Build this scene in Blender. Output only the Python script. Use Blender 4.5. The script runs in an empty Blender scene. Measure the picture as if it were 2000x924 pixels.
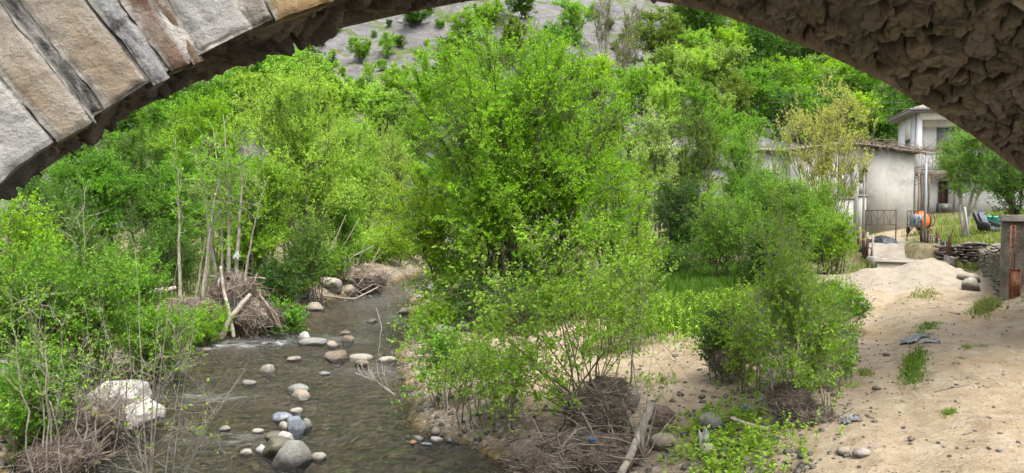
import bpy, math, time
import numpy as np
T0 = time.time()
R = math.radians
# ------------------------------------------------------------------ camera, sky, sun, exposure
sc = bpy.context.scene
COL = sc.collection
PITCH = R(-2.46)
cam_d = bpy.data.cameras.new('camera'); cam_d.lens = 26.0; cam_d.sensor_width = 36.0
cam_d.clip_start = 0.05; cam_d.clip_end = 2000
cam = bpy.data.objects.new('camera', cam_d); COL.objects.link(cam)
cam.location = (0, 0, 0); cam.rotation_euler = (math.pi / 2 + PITCH, 0, 0)
sc.camera = cam
SUN_EL, SUN_AZ = 64.0, 152.0            # azimuth from +Y towards +X, degrees
world = bpy.data.worlds.new('World'); sc.world = world; world.use_nodes = True
wn = world.node_tree; bg = wn.nodes['Background']
sky = wn.nodes.new('ShaderNodeTexSky'); sky.sky_type = 'NISHITA'; sky.sun_disc = False
sky.sun_elevation = R(SUN_EL); sky.sun_rotation = R(SUN_AZ)
sky.air_density = 1.0; sky.dust_density = 6.0; sky.ozone_density = 0.6
hsv = wn.nodes.new('ShaderNodeHueSaturation'); hsv.inputs['Saturation'].default_value = .35      # thin bright cloud: a whitish sky
wn.links.new(sky.outputs[0], hsv.inputs['Color']); wn.links.new(hsv.outputs[0], bg.inputs[0]); bg.inputs[1].default_value = 0.15
sun_d = bpy.data.lights.new('sun', 'SUN'); sun_d.energy = 1.25; sun_d.angle = R(28); sun_d.color = (1.0, 0.95, 0.86)
sun = bpy.data.objects.new('sun', sun_d); COL.objects.link(sun)
sun.rotation_euler = (R(90 - SUN_EL), 0, R(180 - SUN_AZ))
vs = sc.view_settings
vs.view_transform = 'Standard'; vs.look = 'None'; vs.exposure = 1.5; vs.gamma = 1.0; vs.use_curve_mapping = False
cy = sc.cycles
cy.max_bounces = 9; cy.diffuse_bounces = 6; cy.glossy_bounces = 2; cy.transmission_bounces = 5
cy.transparent_max_bounces = 8; cy.caustics_reflective = False; cy.caustics_refractive = False
cy.use_denoising = True; cy.use_adaptive_sampling = True; cy.adaptive_threshold = 0.02
try: cy.denoiser = 'OPENIMAGEDENOISE'; cy.denoising_prefilter = 'ACCURATE'
except Exception: pass
cy.sample_clamp_indirect = 6.0

# ------------------------------------------------------------------ helpers: noise
def _h(i, j, k, seed):
    n = (i.astype(np.int64) * 374761393 + j.astype(np.int64) * 668265263 + k.astype(np.int64) * 1274126177 + seed * 974634777) & 0xffffffff
    n = ((n ^ (n >> 13)) * 1274126177) & 0xffffffff
    n = ((n ^ (n >> 16)) * 2246822519) & 0xffffffff
    return ((n ^ (n >> 15)) & 0xffffff) / float(0xffffff)
def vnoise(P, seed=0):
    P = np.asarray(P, float); F = np.floor(P); f = P - F; f = f * f * (3 - 2 * f); I = F.astype(np.int64)
    r = 0
    for a in (0, 1):
        wa = f[:, 0] if a else 1 - f[:, 0]
        for b in (0, 1):
            wb = f[:, 1] if b else 1 - f[:, 1]
            for c in (0, 1):
                wc = f[:, 2] if c else 1 - f[:, 2]
                r = r + wa * wb * wc * _h(I[:, 0] + a, I[:, 1] + b, I[:, 2] + c, seed)
    return r * 2 - 1
def fbm(P, oct=4, seed=0, gain=0.5):
    P = np.asarray(P, float); a, s, t = 1.0, 0.0, 0.0
    for o in range(oct):
        s = s + a * vnoise(P * (2.0 ** o) + 17.3 * o, seed + o); t += a; a *= gain
    return s / t
def xy3(x, y, s=1.0): return np.stack([np.ravel(x) * s, np.ravel(y) * s, np.zeros(np.size(x))], 1)
def sstep(a, b, x):
    t = np.clip((np.asarray(x, float) - a) / (b - a), 0, 1); return t * t * (3 - 2 * t)
def voronoi(p, seed=0, jit=0.9):
    """p (n,2) -> F1, F2, cell id noise (n), offset to the cell centre (n,2)"""
    I = np.floor(p).astype(np.int64); n = len(p)
    d1 = np.full(n, 9.); d2 = np.full(n, 9.); cid = np.zeros(n); off = np.zeros((n, 2))
    for a in (-1, 0, 1):
        for b in (-1, 0, 1):
            i = I[:, 0] + a; j = I[:, 1] + b; z = np.zeros(n, np.int64)
            qx = i + .5 + jit * (_h(i, j, z, seed) - .5); qy = j + .5 + jit * (_h(i, j, z, seed + 7) - .5)
            dx = p[:, 0] - qx; dy = p[:, 1] - qy; d = np.sqrt(dx * dx + dy * dy)
            m = d < d1
            d2 = np.where(m, d1, np.minimum(d2, d))
            cid = np.where(m, _h(i, j, z, seed + 13), cid)
            off[:, 0] = np.where(m, dx, off[:, 0]); off[:, 1] = np.where(m, dy, off[:, 1])
            d1 = np.where(m, d, d1)
    return d1, d2, cid, off

# ------------------------------------------------------------------ helpers: meshes
class MB:
    def __init__(s): s.V = []; s.F = []; s.n = 0; s.A = []
    def add(s, V, *Fs, a=None):
        V = np.asarray(V, float).reshape(-1, 3)
        for F in Fs:
            F = np.asarray(F, np.int64)
            if len(F): s.F.append(F + s.n)
        s.V.append(V); s.n += len(V)
        s.A.append(np.zeros((len(V), 4)) if a is None else np.asarray(a, float))
        return s
    def build(s, name, mats, parent=None, smooth=False, attr=None, loc=None):
        V = np.concatenate(s.V) if s.V else np.zeros((0, 3))
        me = bpy.data.meshes.new(name)
        me.vertices.add(len(V)); me.vertices.foreach_set('co', V.astype(np.float32).ravel())
        tot = np.concatenate([np.full(len(F), F.shape[1], np.int32) for F in s.F]) if s.F else np.zeros(0, np.int32)
        idx = np.concatenate([F.ravel() for F in s.F]).astype(np.int32) if s.F else np.zeros(0, np.int32)
        me.loops.add(len(idx)); me.loops.foreach_set('vertex_index', idx)
        me.polygons.add(len(tot))
        me.polygons.foreach_set('loop_start', np.concatenate([[0], np.cumsum(tot)[:-1]]).astype(np.int32))
        if smooth: me.polygons.foreach_set('use_smooth', np.ones(len(tot), bool))
        if attr:
            at = me.attributes.new(attr, 'FLOAT_COLOR', 'POINT')
            at.data.foreach_set('color', np.concatenate(s.A).astype(np.float32).ravel())
        me.update(calc_edges=True); me.validate()
        for m in (mats if isinstance(mats, (list, tuple)) else [mats]): me.materials.append(m)
        o = bpy.data.objects.new(name, me); COL.objects.link(o)
        if loc is not None: o.location = loc
        if parent: o.parent = parent
        return o
def box(mb, c, d, rz=0.0, tilt=(0, 0)):
    x, y, z = [v / 2 for v in d]
    V = np.array([(-x, -y, -z), (x, -y, -z), (x, y, -z), (-x, y, -z), (-x, -y, z), (x, -y, z), (x, y, z), (-x, y, z)])
    V = rot(V, tilt[0], tilt[1], rz) + np.array(c)
    return mb.add(V, [(0, 3, 2, 1), (4, 5, 6, 7), (0, 1, 5, 4), (1, 2, 6, 5), (2, 3, 7, 6), (3, 0, 4, 7)])
def bbox(mb, c, d, b=0.01, rz=0.0, tilt=(0, 0)):
    """a box with chamfered vertical and top edges"""
    x, y, z = [v / 2 for v in d]; b = min(b, x * .45, y * .45, z * .45)
    ring = lambda i, zz: [(-x + i, -y, zz), (x - i, -y, zz), (x, -y + i, zz), (x, y - i, zz), (x - i, y, zz), (-x + i, y, zz), (-x, y - i, zz), (-x, -y + i, zz)]
    inn = lambda zz: [(-x + b, -y + b, zz), (x - b, -y + b, zz), (x - b, -y + b, zz), (x - b, y - b, zz), (x - b, y - b, zz), (-x + b, y - b, zz), (-x + b, y - b, zz), (-x + b, -y + b, zz)]
    V = np.array(ring(b, -z) + ring(b, z - b) + [(px * (1 - b / x), py * (1 - b / y), z) for px, py, _ in ring(b, z)])
    V = rot(V, tilt[0], tilt[1], rz) + np.array(c)
    F4 = [(i, (i + 1) % 8, 8 + (i + 1) % 8, 8 + i) for i in range(8)] + [(8 + i, 8 + (i + 1) % 8, 16 + (i + 1) % 8, 16 + i) for i in range(8)]
    return mb.add(V, F4, [tuple(range(7, -1, -1)), tuple(range(16, 24))])
def rot(V, ax=0, ay=0, az=0):
    V = np.asarray(V, float)
    for a, (i, j) in ((ax, (1, 2)), (ay, (2, 0)), (az, (0, 1))):
        if a:
            c, s = math.cos(a), math.sin(a); W = V.copy()
            W[:, i] = c * V[:, i] - s * V[:, j]; W[:, j] = s * V[:, i] + c * V[:, j]; V = W
    return V
def tubes(mb, P, Rd, sides=5, cap=True, a=None):
    """P (k,n,3) polylines, Rd (k,n) radii"""
    P = np.asarray(P, float); Rd = np.asarray(Rd, float); k, n, _ = P.shape
    if k == 0: return mb
    Tn = np.gradient(P, axis=1); Tn /= np.linalg.norm(Tn, axis=2, keepdims=True) + 1e-9
    D = P[:, -1] - P[:, 0]; ref = np.where(np.abs(D[:, 2:3]) > .7 * np.linalg.norm(D, axis=1, keepdims=True), [[1., .13, 0]], [[.05, .1, 1.]])
    U = np.cross(Tn, ref[:, None, :]); U /= np.linalg.norm(U, axis=2, keepdims=True) + 1e-9
    W = np.cross(Tn, U)
    an = np.arange(sides) * 2 * math.pi / sides
    V = P[:, :, None] + Rd[:, :, None, None] * (np.cos(an)[None, None, :, None] * U[:, :, None] + np.sin(an)[None, None, :, None] * W[:, :, None])
    base = (np.arange(k) * n * sides)[:, None, None] + (np.arange(n - 1) * sides)[None, :, None]
    s0 = np.arange(sides)[None, None]; s1 = (s0 + 1) % sides
    F = np.stack([base + s0, base + s1, base + s1 + sides, base + s0 + sides], -1).reshape(-1, 4)
    Fs = [F]
    if cap and sides >= 3:
        b = (np.arange(k) * n * sides)[:, None]
        Fs += [b + np.arange(sides)[::-1][None], b + (n - 1) * sides + np.arange(sides)[None]]
    return mb.add(V.reshape(-1, 3), *Fs)
def tube(mb, pts, r, sides=6):
    pts = np.asarray(pts, float); r = np.full(len(pts), r) if np.isscalar(r) else np.asarray(r)
    return tubes(mb, pts[None], r[None], sides)
def lathe(mb, prof, c, n=24, axis='z', rz=0.0, tilt=(0, 0)):
    prof = np.asarray(prof, float); an = np.arange(n) * 2 * math.pi / n
    V = np.stack([prof[:, :1] * np.cos(an), prof[:, :1] * np.sin(an), np.repeat(prof[:, 1:2], n, 1)], -1).reshape(-1, 3)
    if axis == 'x': V = V[:, [2, 0, 1]]
    V = rot(V, tilt[0], tilt[1], rz) + np.array(c); m = len(prof)
    i = np.arange(n); F = np.concatenate([np.stack([j * n + i, j * n + (i + 1) % n, (j + 1) * n + (i + 1) % n, (j + 1) * n + i], -1) for j in range(m - 1)])
    return mb.add(V, F)
def grid_faces(nu, nv):
    i, j = np.meshgrid(np.arange(nu - 1), np.arange(nv - 1), indexing='ij'); b = (i * nv + j).ravel()
    return np.stack([b, b + nv, b + nv + 1, b + 1], -1)
_ico = {}
def ico(sub):
    if sub in _ico: return _ico[sub]
    import bmesh
    bm = bmesh.new(); bmesh.ops.create_icosphere(bm, subdivisions=sub, radius=1.0)
    V = np.array([v.co[:] for v in bm.verts]); F = np.array([[v.index for v in f.verts] for f in bm.faces]); bm.free()
    _ico[sub] = (V, F); return _ico[sub]
def rock_shape(size, seed, sub=4, angular=0.5, rough=0.05):
    rng = np.random.default_rng(seed); V, F = ico(sub); V = V.copy()
    for _ in range(int(4 + 12 * angular)):
        n = rng.normal(size=3); n /= np.linalg.norm(n); d = rng.uniform(.58, .95)
        over = np.maximum(0, V @ n - d); V -= over[:, None] * n * (.6 + .4 * angular)
    V *= 1 + rough * 1.4 * fbm(V * 1.6 + seed, 3, seed)[:, None] + rough * .5 * fbm(V * 6 + seed, 3, seed + 3)[:, None]
    return V * np.asarray(size), F
# ------------------------------------------------------------------ helpers: scene rules
def tag(o, label=None, cat=None, group=None, kind=None):
    if label: o['label'] = label
    if cat: o['category'] = cat
    if group: o['group'] = group
    if kind: o['kind'] = kind
    return o
def empty(name, loc=(0, 0, 0), label=None, cat=None, group=None, rz=0.0):
    o = bpy.data.objects.new(name, None); COL.objects.link(o); o.location = loc; o.rotation_euler.z = rz
    o.empty_display_size = .1
    return tag(o, label, cat, group)
def copy_thing(o, loc, rz=0.0, sc_=None, label=None, group=None):
    r = o.copy(); COL.objects.link(r); r.location = loc; r.rotation_euler = (0, 0, rz)
    if sc_ is not None: r.scale = sc_ if hasattr(sc_, '__len__') else (sc_,) * 3
    if label: r['label'] = label
    if group: r['group'] = group
    for ch in o.children:
        c = ch.copy(); COL.objects.link(c); c.parent = r
    return r
# ------------------------------------------------------------------ helpers: materials
def mat(name):
    m = bpy.data.materials.new(name); m.use_nodes = True; nt = m.node_tree
    return m, nt, nt.nodes['Principled BSDF'], nt.nodes['Material Output']
def node(nt, t, **kw):
    n = nt.nodes.new(t)
    for k, v in kw.items():
        if k in n.inputs.keys() if hasattr(n.inputs, 'keys') else False: n.inputs[k].default_value = v
        else: setattr(n, k, v)
    return n
def noise_n(nt, scale, detail=5, vec=None, rough=.6, dist=0.0):
    n = nt.nodes.new('ShaderNodeTexNoise'); n.inputs['Scale'].default_value = scale; n.inputs['Detail'].default_value = detail
    n.inputs['Roughness'].default_value = rough; n.inputs['Distortion'].default_value = dist
    if vec is not None: nt.links.new(vec, n.inputs['Vector'])
    return n.outputs[0]
def ramp(nt, fac, stops):
    n = nt.nodes.new('ShaderNodeValToRGB'); e = n.color_ramp.elements
    while len(e) < len(stops): e.new(.5)
    for i, (p, c) in enumerate(stops):
        e[i].position = p; e[i].color = (*c, 1) if len(c) == 3 else c
    nt.links.new(fac, n.inputs[0]); return n.outputs[0]
def mixc(nt, a, b, fac, mode='MIX'):
    n = nt.nodes.new('ShaderNodeMix'); n.data_type = 'RGBA'; n.blend_type = mode
    for s, v in ((6, a), (7, b), (0, fac)):
        if isinstance(v, (tuple, list)): n.inputs[s].default_value = (*v, 1) if len(v) == 3 else v
        elif isinstance(v, (int, float)): n.inputs[s].default_value = v
        else: nt.links.new(v, n.inputs[s])
    return n.outputs[2]
def math_n(nt, op, a, b=None):
    n = nt.nodes.new('ShaderNodeMath'); n.operation = op
    for s, v in ((0, a), (1, b)):
        if v is None: continue
        if isinstance(v, (int, float)): n.inputs[s].default_value = v
        else: nt.links.new(v, n.inputs[s])
    return n.outputs[0]
def mapr(nt, v, a, b, c=0.0, d=1.0):
    n = nt.nodes.new('ShaderNodeMapRange')
    n.inputs[1].default_value = a; n.inputs[2].default_value = b; n.inputs[3].default_value = c; n.inputs[4].default_value = d
    nt.links.new(v, n.inputs[0]); return n.outputs[0]
def bump(nt, h, strength=.5, dist=.02, bsdf=None):
    n = nt.nodes.new('ShaderNodeBump'); n.inputs['Strength'].default_value = strength; n.inputs['Distance'].default_value = dist
    nt.links.new(h, n.inputs['Height'])
    if bsdf: nt.links.new(n.outputs[0], bsdf.inputs['Normal'])
    return n.outputs[0]
def objvec(nt, scale=(1, 1, 1), world=False):
    tc = nt.nodes.new('ShaderNodeNewGeometry' if world else 'ShaderNodeTexCoord')
    mp = nt.nodes.new('ShaderNodeMapping'); mp.inputs['Scale'].default_value = scale
    nt.links.new(tc.outputs['Position' if world else 'Object'], mp.inputs[0]); return mp.outputs[0]
def simple(name, col, rough=.8, var=.25, scale=6.0, metal=0.0, bmp=.2, bd=.01, col2=None, s2=(.45, .62)):
    m, nt, b, _ = mat(name); v = objvec(nt)
    n = noise_n(nt, scale, 6, v)
    lo = tuple(c * (1 - var) for c in col); hi = tuple(min(1, c * (1 + var)) for c in col)
    c = ramp(nt, n, [(.3, lo), (.7, hi)])
    if col2: c = mixc(nt, c, col2, mapr(nt, noise_n(nt, scale * .6, 8, v, .7), *s2))
    nt.links.new(c, b.inputs['Base Color']); b.inputs['Roughness'].default_value = rough; b.inputs['Metallic'].default_value = metal
    if bmp: bump(nt, noise_n(nt, scale * 5, 5, v), bmp, bd, b)
    return m
def leaf_mat(name, c_lo, c_mid, c_hi, trans=.45, rough=.6):
    m, nt, b, out = mat(name)
    g = nt.nodes.new('ShaderNodeNewGeometry'); oi = nt.nodes.new('ShaderNodeObjectInfo')
    c = ramp(nt, g.outputs['Random Per Island'], [(0.05, c_lo), (.5, c_mid), (.95, c_hi)])
    nz = noise_n(nt, .9, 3, objvec(nt))
    c = mixc(nt, c, c_mid, .5)
    c = mixc(nt, c, c_lo, mapr(nt, nz, .42, .7, 0, .7))
    hs = nt.nodes.new('ShaderNodeHueSaturation'); nt.links.new(c, hs.inputs['Color'])
    nt.links.new(mapr(nt, oi.outputs['Random'], 0, 1, .485, .515), hs.inputs['Hue'])
    nt.links.new(mapr(nt, oi.outputs['Random'], 0, 1, 1.12, .88), hs.inputs['Value']); c = hs.outputs[0]
    nt.links.new(c, b.inputs['Base Color']); b.inputs['Roughness'].default_value = rough
    b.inputs['Specular IOR Level'].default_value = .22
    tr = nt.nodes.new('ShaderNodeBsdfTranslucent')
    nt.links.new(mixc(nt, c, (1.02, 1.12, .5), 1.0, 'MULTIPLY'), tr.inputs[0])
    mx = nt.nodes.new('ShaderNodeMixShader'); mx.inputs[0].default_value = trans
    nt.links.new(b.outputs[0], mx.inputs[1]); nt.links.new(tr.outputs[0], mx.inputs[2]); nt.links.new(mx.outputs[0], out.inputs[0])
    return m
# ------------------------------------------------------------------ pixel helper (layout on the ground, metres)
def at(px, py, Y):
    a = (px - 1000) / 1444.; b = -(py - 462) / 1444.; c, s = math.cos(PITCH), math.sin(PITCH); fy = c - b * s
    return np.array([a / fy * Y, Y, (s + b * c) / fy * Y])
def X_(px, Y): return (px - 1000) / 1444. * Y
# ================================================================== THE SETTING: terrain, river, hill
WATER = -3.3
_ry = np.array([-12, -5, 0, 3, 6, 9.1, 10.6, 13.2, 16.4, 19.9, 23.8, 27.2, 30.7, 34, 40, 48, 60, 80])
_rl = np.array([-2.2, -2.3, -2.6, -3.5, -5.2, -6.2, -6.7, -7.0, -7.5, -7.2, -6.3, -5.8, -5.1, -4.6, -4.0, -3, -1, 2])
_rr = np.array([3.2, 2.6, 1.7, 1.1, .6, .2, -1.15, -1.85, -2.55, -2.8, -3.3, -3.6, -2.9, -2.2, -1.4, -.4, 1.6, 4.6])
def river_dist(x, y):
    w = .22 * vnoise(xy3(x, y, .9), 3).reshape(np.shape(x)) + .1 * vnoise(xy3(x, y, 2.7), 4).reshape(np.shape(x))
    L = np.interp(y, _ry, _rl); Rr = np.interp(y, _ry, _rr)
    return np.maximum(L - x, x - Rr) + w, (x > (L + Rr) / 2)           # <0 inside the water
CP = np.array([
 # dirt road
 (3.0,1,-2.0),(3.4,3,-2.0),(4.2,6,-2.0),(2.5,5,-2.05),(6,5,-1.95),(5.0,8,-2.0),(6.4,11,-2.02),(8,14.5,-2.05),(9.8,17,-2.06),(10.7,19.5,-2.06),(12.6,23,-1.98),(13.9,26.5,-1.85),(16.4,32,-1.66),(18,36,-1.55),(7.5,8,-1.95),(9.3,12,-1.98),(9.3,14.4,-2.05),(10.3,15.6,-2.1),(9.3,16,-2.08),(11.6,18.3,-2.1),(13,21,-2.1),(14.4,23.4,-2.12),(13.2,23.2,-2.05),
 # yard and slope to the right of the road
 (17,28,-1.3),(15.0,25.2,-1.25),(19.5,28,-1.0),(20,33,-1.15),(19,37,-1.35),(22,39,-.75),(24,41,-.5),(28,42,-.4),(35,45,-.1),(22,24,-.7),(15.6,20,-1.1),(13.6,17,-.95),(16,17,-.6),(20,18,-.2),(12,14,-1.2),(14,12,-1.0),(18,8,-.5),(30,20,.5),(40,30,2),(10,6,-1.6),(14,3,-1.2),
 # left of the road, the bar and the meadow
 (2.0,8,-2.45),(1.6,10,-2.75),(2.8,12.5,-2.6),(3.8,10,-2.35),(4.6,13,-2.35),(3.9,17,-2.55),(6.6,18,-2.25),(4.7,22.5,-2.45),(8,22,-2.2),(1,18,-2.85),(0,21,-2.8),(9.8,25,-2.3),(12,30,-2.1),(7,30,-2.3),(2,30,-2.6),(13,36,-1.7),(15,40,-1.6),(20,46,-1.0),
 # left bank
 (-9.5,10,-2.75),(-8.6,16,-2.75),(-9,20,-2.7),(-8,25,-2.6),(-12,14,-2.5),(-16,20,-2.2),(-12,28,-2.4),(-9,34,-2.5),(-20,35,-2),(-7,5,-2.6),(-12,2,-2.2),(-22,8,-1.8),(-30,25,-1),(0,40,-2.4),(8,45,-2),(-10,45,-2),(25,55,0),(0,55,-1.8),(-30,50,0),(40,55,2),(-40,0,0),(45,0,1.5),(-15,-12,-2),(0,-12,-2.6),(10,-12,-1.6)], float)
def _phi(r): return np.where(r > 0, r, 0)
def _solve():
    n = len(CP); d = np.linalg.norm(CP[:, None, :2] - CP[None, :, :2], axis=2)
    A = np.zeros((n + 3, n + 3)); A[:n, :n] = _phi(d) - .6 * np.eye(n)
    A[:n, n] = 1; A[:n, n + 1:] = CP[:, :2]; A[n, :n] = 1; A[n + 1:, :n] = CP[:, :2].T
    return np.linalg.solve(A, np.r_[CP[:, 2], 0, 0, 0])
_W = _solve()
def base_h(x, y):
    x = np.ravel(x); y = np.ravel(y); h = np.full(len(x), _W[len(CP)]) + _W[-2] * x + _W[-1] * y
    for (cx_, cy_, _), w in zip(CP, _W): h += w * np.sqrt((x - cx_) ** 2 + (y - cy_) ** 2)
    return h
ROADC = np.array([(3.2, -6), (3.4, 3), (4.2, 6), (5.1, 8), (6.5, 11), (8, 14.5), (10.2, 18), (12.3, 22.2)])
def road_d(x, y):
    """signed distance to the dirt road's edge (negative on the road)"""
    x = np.ravel(x); y = np.ravel(y)
    cxr = np.interp(y, ROADC[:, 1], ROADC[:, 0]); hw = np.interp(y, [-6, 4, 8, 15, 20, 23], [2.4, 1.95, 1.9, 1.75, 1.9, 1.2])
    d = np.abs(x - cxr) * .86 - hw + .28 * vnoise(xy3(x, y, .8), 31) + .12 * vnoise(xy3(x, y, 3), 32)
    return np.maximum(d, y - 23.2)
def mound_h(x, y):
    x = np.ravel(x); y = np.ravel(y)
    r2 = ((x - 10.55) / 2.1) ** 2 + ((y - 19.6) / 2.0) ** 2 + .12 * vnoise(xy3(x, y, 1.1), 41)
    m = np.exp(-np.maximum(r2, 0) ** 1.25 * 1.5); return .58 * m + m * (.16 * fbm(xy3(x, y, 1.6), 4, 42) - .05)
def ground_h(x, y, fine=True):
    shp = np.shape(x); x = np.ravel(np.asarray(x, float)); y = np.ravel(np.asarray(y, float))
    h = np.clip(base_h(x, y), -3.0, 8)
    d, right = river_dist(x, y); rd = road_d(x, y)
    onroad = 1 - sstep(-.3, .5, rd)
    if fine:
        n = fbm(xy3(x, y, .7), 4, 11); n2 = fbm(xy3(x, y, 4), 4, 12)
        h = h + n * .10 * (1 - .7 * onroad) + n2 * .03
        cxr = np.interp(y, ROADC[:, 1], ROADC[:, 0]); u = (x - cxr) * .86
        rut = np.exp(-((u + .75) / .28) ** 2) + np.exp(-((u - .75) / .28) ** 2)
        h = h - onroad * (.10 * rut * (.6 + .4 * vnoise(xy3(x, y, .5), 14)) - .03 * np.exp(-(u / .4) ** 2)) + onroad * .028 * fbm(np.stack([u * 7, y * .8, 0 * y], 1), 3, 15)
        h = h + .05 * np.maximum(0, fbm(xy3(x, y, 8), 3, 19) - .12)
    dw = (x - 10.9) * .884 - (y - 16.2) * .467; seg = sstep(15.2, 15.9, y) * (1 - sstep(23.6, 24.2, y))     # ground held by the retaining wall
    r_ = sstep(.05, .35, dw) * seg; h = h * (1 - r_) + np.maximum(h, np.interp(y, [16, 23], [-.98, -1.45])) * r_
    r_ = sstep(-1.6, -.3, dw) * (1 - sstep(-.1, .1, dw)) * seg; h = h * (1 - r_) + np.minimum(h, -2.08) * r_
    dx_ = sstep(13.3, 13.7, x) * (1 - sstep(15.6, 16.2, x))                                                   # and by the dry stone wall
    r_ = dx_ * sstep(24.35, 24.75, y) * (1 - sstep(25.5, 27, y)); h = h * (1 - r_) + np.maximum(h, -1.33) * r_
    r_ = dx_ * sstep(22.2, 23.2, y) * (1 - sstep(24.2, 24.45, y)); h = h * (1 - r_) + np.minimum(h, -2.08) * r_
    h = h + mound_h(x, y)
    bank = np.where(right, np.interp(d, [0, .3, .9, 2.2, 4.5], [0, .09, .22, .55, .75]), np.interp(d, [0, .25, .8, 2.0, 4.5], [0, .16, .42, .7, .8])) + WATER
    if fine: bank = bank + .05 * fbm(xy3(x, y, 2.2), 3, 16)
    bed = WATER - .05 - .30 * sstep(0, 1.6, -d) - (.05 * fbm(xy3(x, y, 3.5), 3, 17) if fine else 0)
    w = sstep(.2, np.where(right, 3.0, 2.6), d)
    out = np.where(d < 0, bed, bank * (1 - w) + np.minimum(h, 9) * w)
    return out.reshape(shp)
def hill_h(x, y):
    shp = np.shape(x); x = np.ravel(np.asarray(x, float)); y = np.ravel(np.asarray(y, float))
    foot = 46 + 10 * sstep(5, 40, x) - 6 * sstep(-10, -50, x) + 3 * vnoise(xy3(x, y, .03), 51)
    t = y - foot - .10 * x
    slope = np.interp(t, [-60, -12, 0, 12, 28, 50, 75, 110, 200], [-9, -5.5, -2.2, 3.0, 11.5, 25, 36, 40, 40])
    side = 10 * sstep(-12, -70, x) * sstep(10, 60, y) + 8 * sstep(35, 90, x) * sstep(20, 70, y)
    rocky = sstep(5, 15, slope)
    r = fbm(np.stack([x * .06, y * .09, 0 * x], 1), 4, 52) * 2.6
    # ledges dipping to the lower left, as the bedding of the outcrop
    q = (x * .35 - y * .55 + slope * 1.1) * .55 + 1.3 * fbm(np.stack([x * .12, y * .12, 0 * x], 1), 3, 53)
    led = (np.abs(q - np.floor(q) - .5) * 2) ** 1.5
    r = r + rocky * (1.1 * led + .9 * fbm(np.stack([x * .4, y * .25, slope * .4], 1), 4, 54))
    return (slope + side + r).reshape(shp)
def surf_h(x, y): return np.maximum(ground_h(x, y), hill_h(x, y))
def gh(x, y): return float(ground_h(np.array([x]), np.array([y]))[0])
def hh(x, y): return float(surf_h(np.array([x]), np.array([y]))[0])

def axis(parts):
    out = []
    for a, b, s in parts: out += list(np.arange(a, b, s))
    return np.array(out + [parts[-1][1]])
gx = axis([(-150, -40, 8), (-40, -14, .7), (-14, -8, .2), (-8, 12, .065), (12, 20, .14), (20, 40, .6), (40, 150, 8)])
gy = axis([(-40, -8, 3), (-8, 3, .5), (3, 12, .05), (12, 20, .075), (20, 36, .15), (36, 60, .5), (60, 140, 8)])
GX, GY = np.meshgrid(gx, gy, indexing='ij'); GH = ground_h(GX, GY)
GV = np.stack([GX.ravel(), GY.ravel(), GH.ravel()], 1); GF = grid_faces(len(gx), len(gy))
rdv, rightv = river_dist(GX.ravel(), GY.ravel()); rod = road_d(GX, GY); mh = mound_h(GX, GY)
nz1 = fbm(xy3(GX, GY, .5), 4, 61)
green = sstep(-.15, .35, nz1 + .9 * sstep(1.5, 4.5, np.where(rightv, rdv - 1.5, rdv + .6)) - .45) * sstep(.1, 1.2, rod)
bar = np.exp(-(((GX.ravel() - 2.9) / 1.9) ** 2 + ((GY.ravel() - 11.5) / 3.6) ** 2) * 1.1)
green = green * (1 - np.clip(bar * 1.3, 0, 1)) * (1 - sstep(.04, .12, mh))
yardp = np.exp(-(((GX.ravel() - (16.2 + (GY.ravel() - 32) * .55)) / 1.2) ** 2)) * sstep(31, 33, GY.ravel())
green = np.clip(green + sstep(22, 24, GY.ravel()) * sstep(10, 12.5, GX.ravel()) * .8, 0, 1) * (1 - .8 * yardp)
wet = 1 - sstep(-.02, .35, rdv)
gravel = np.clip((1 - sstep(.3, 2.6, rdv)) + .6 * np.exp(-(rod - .3) ** 2 / .25) * (GY.ravel() < 16), 0, 1)
GA = np.stack([green, wet, gravel, sstep(.03, .16, mh)], 1)

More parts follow.
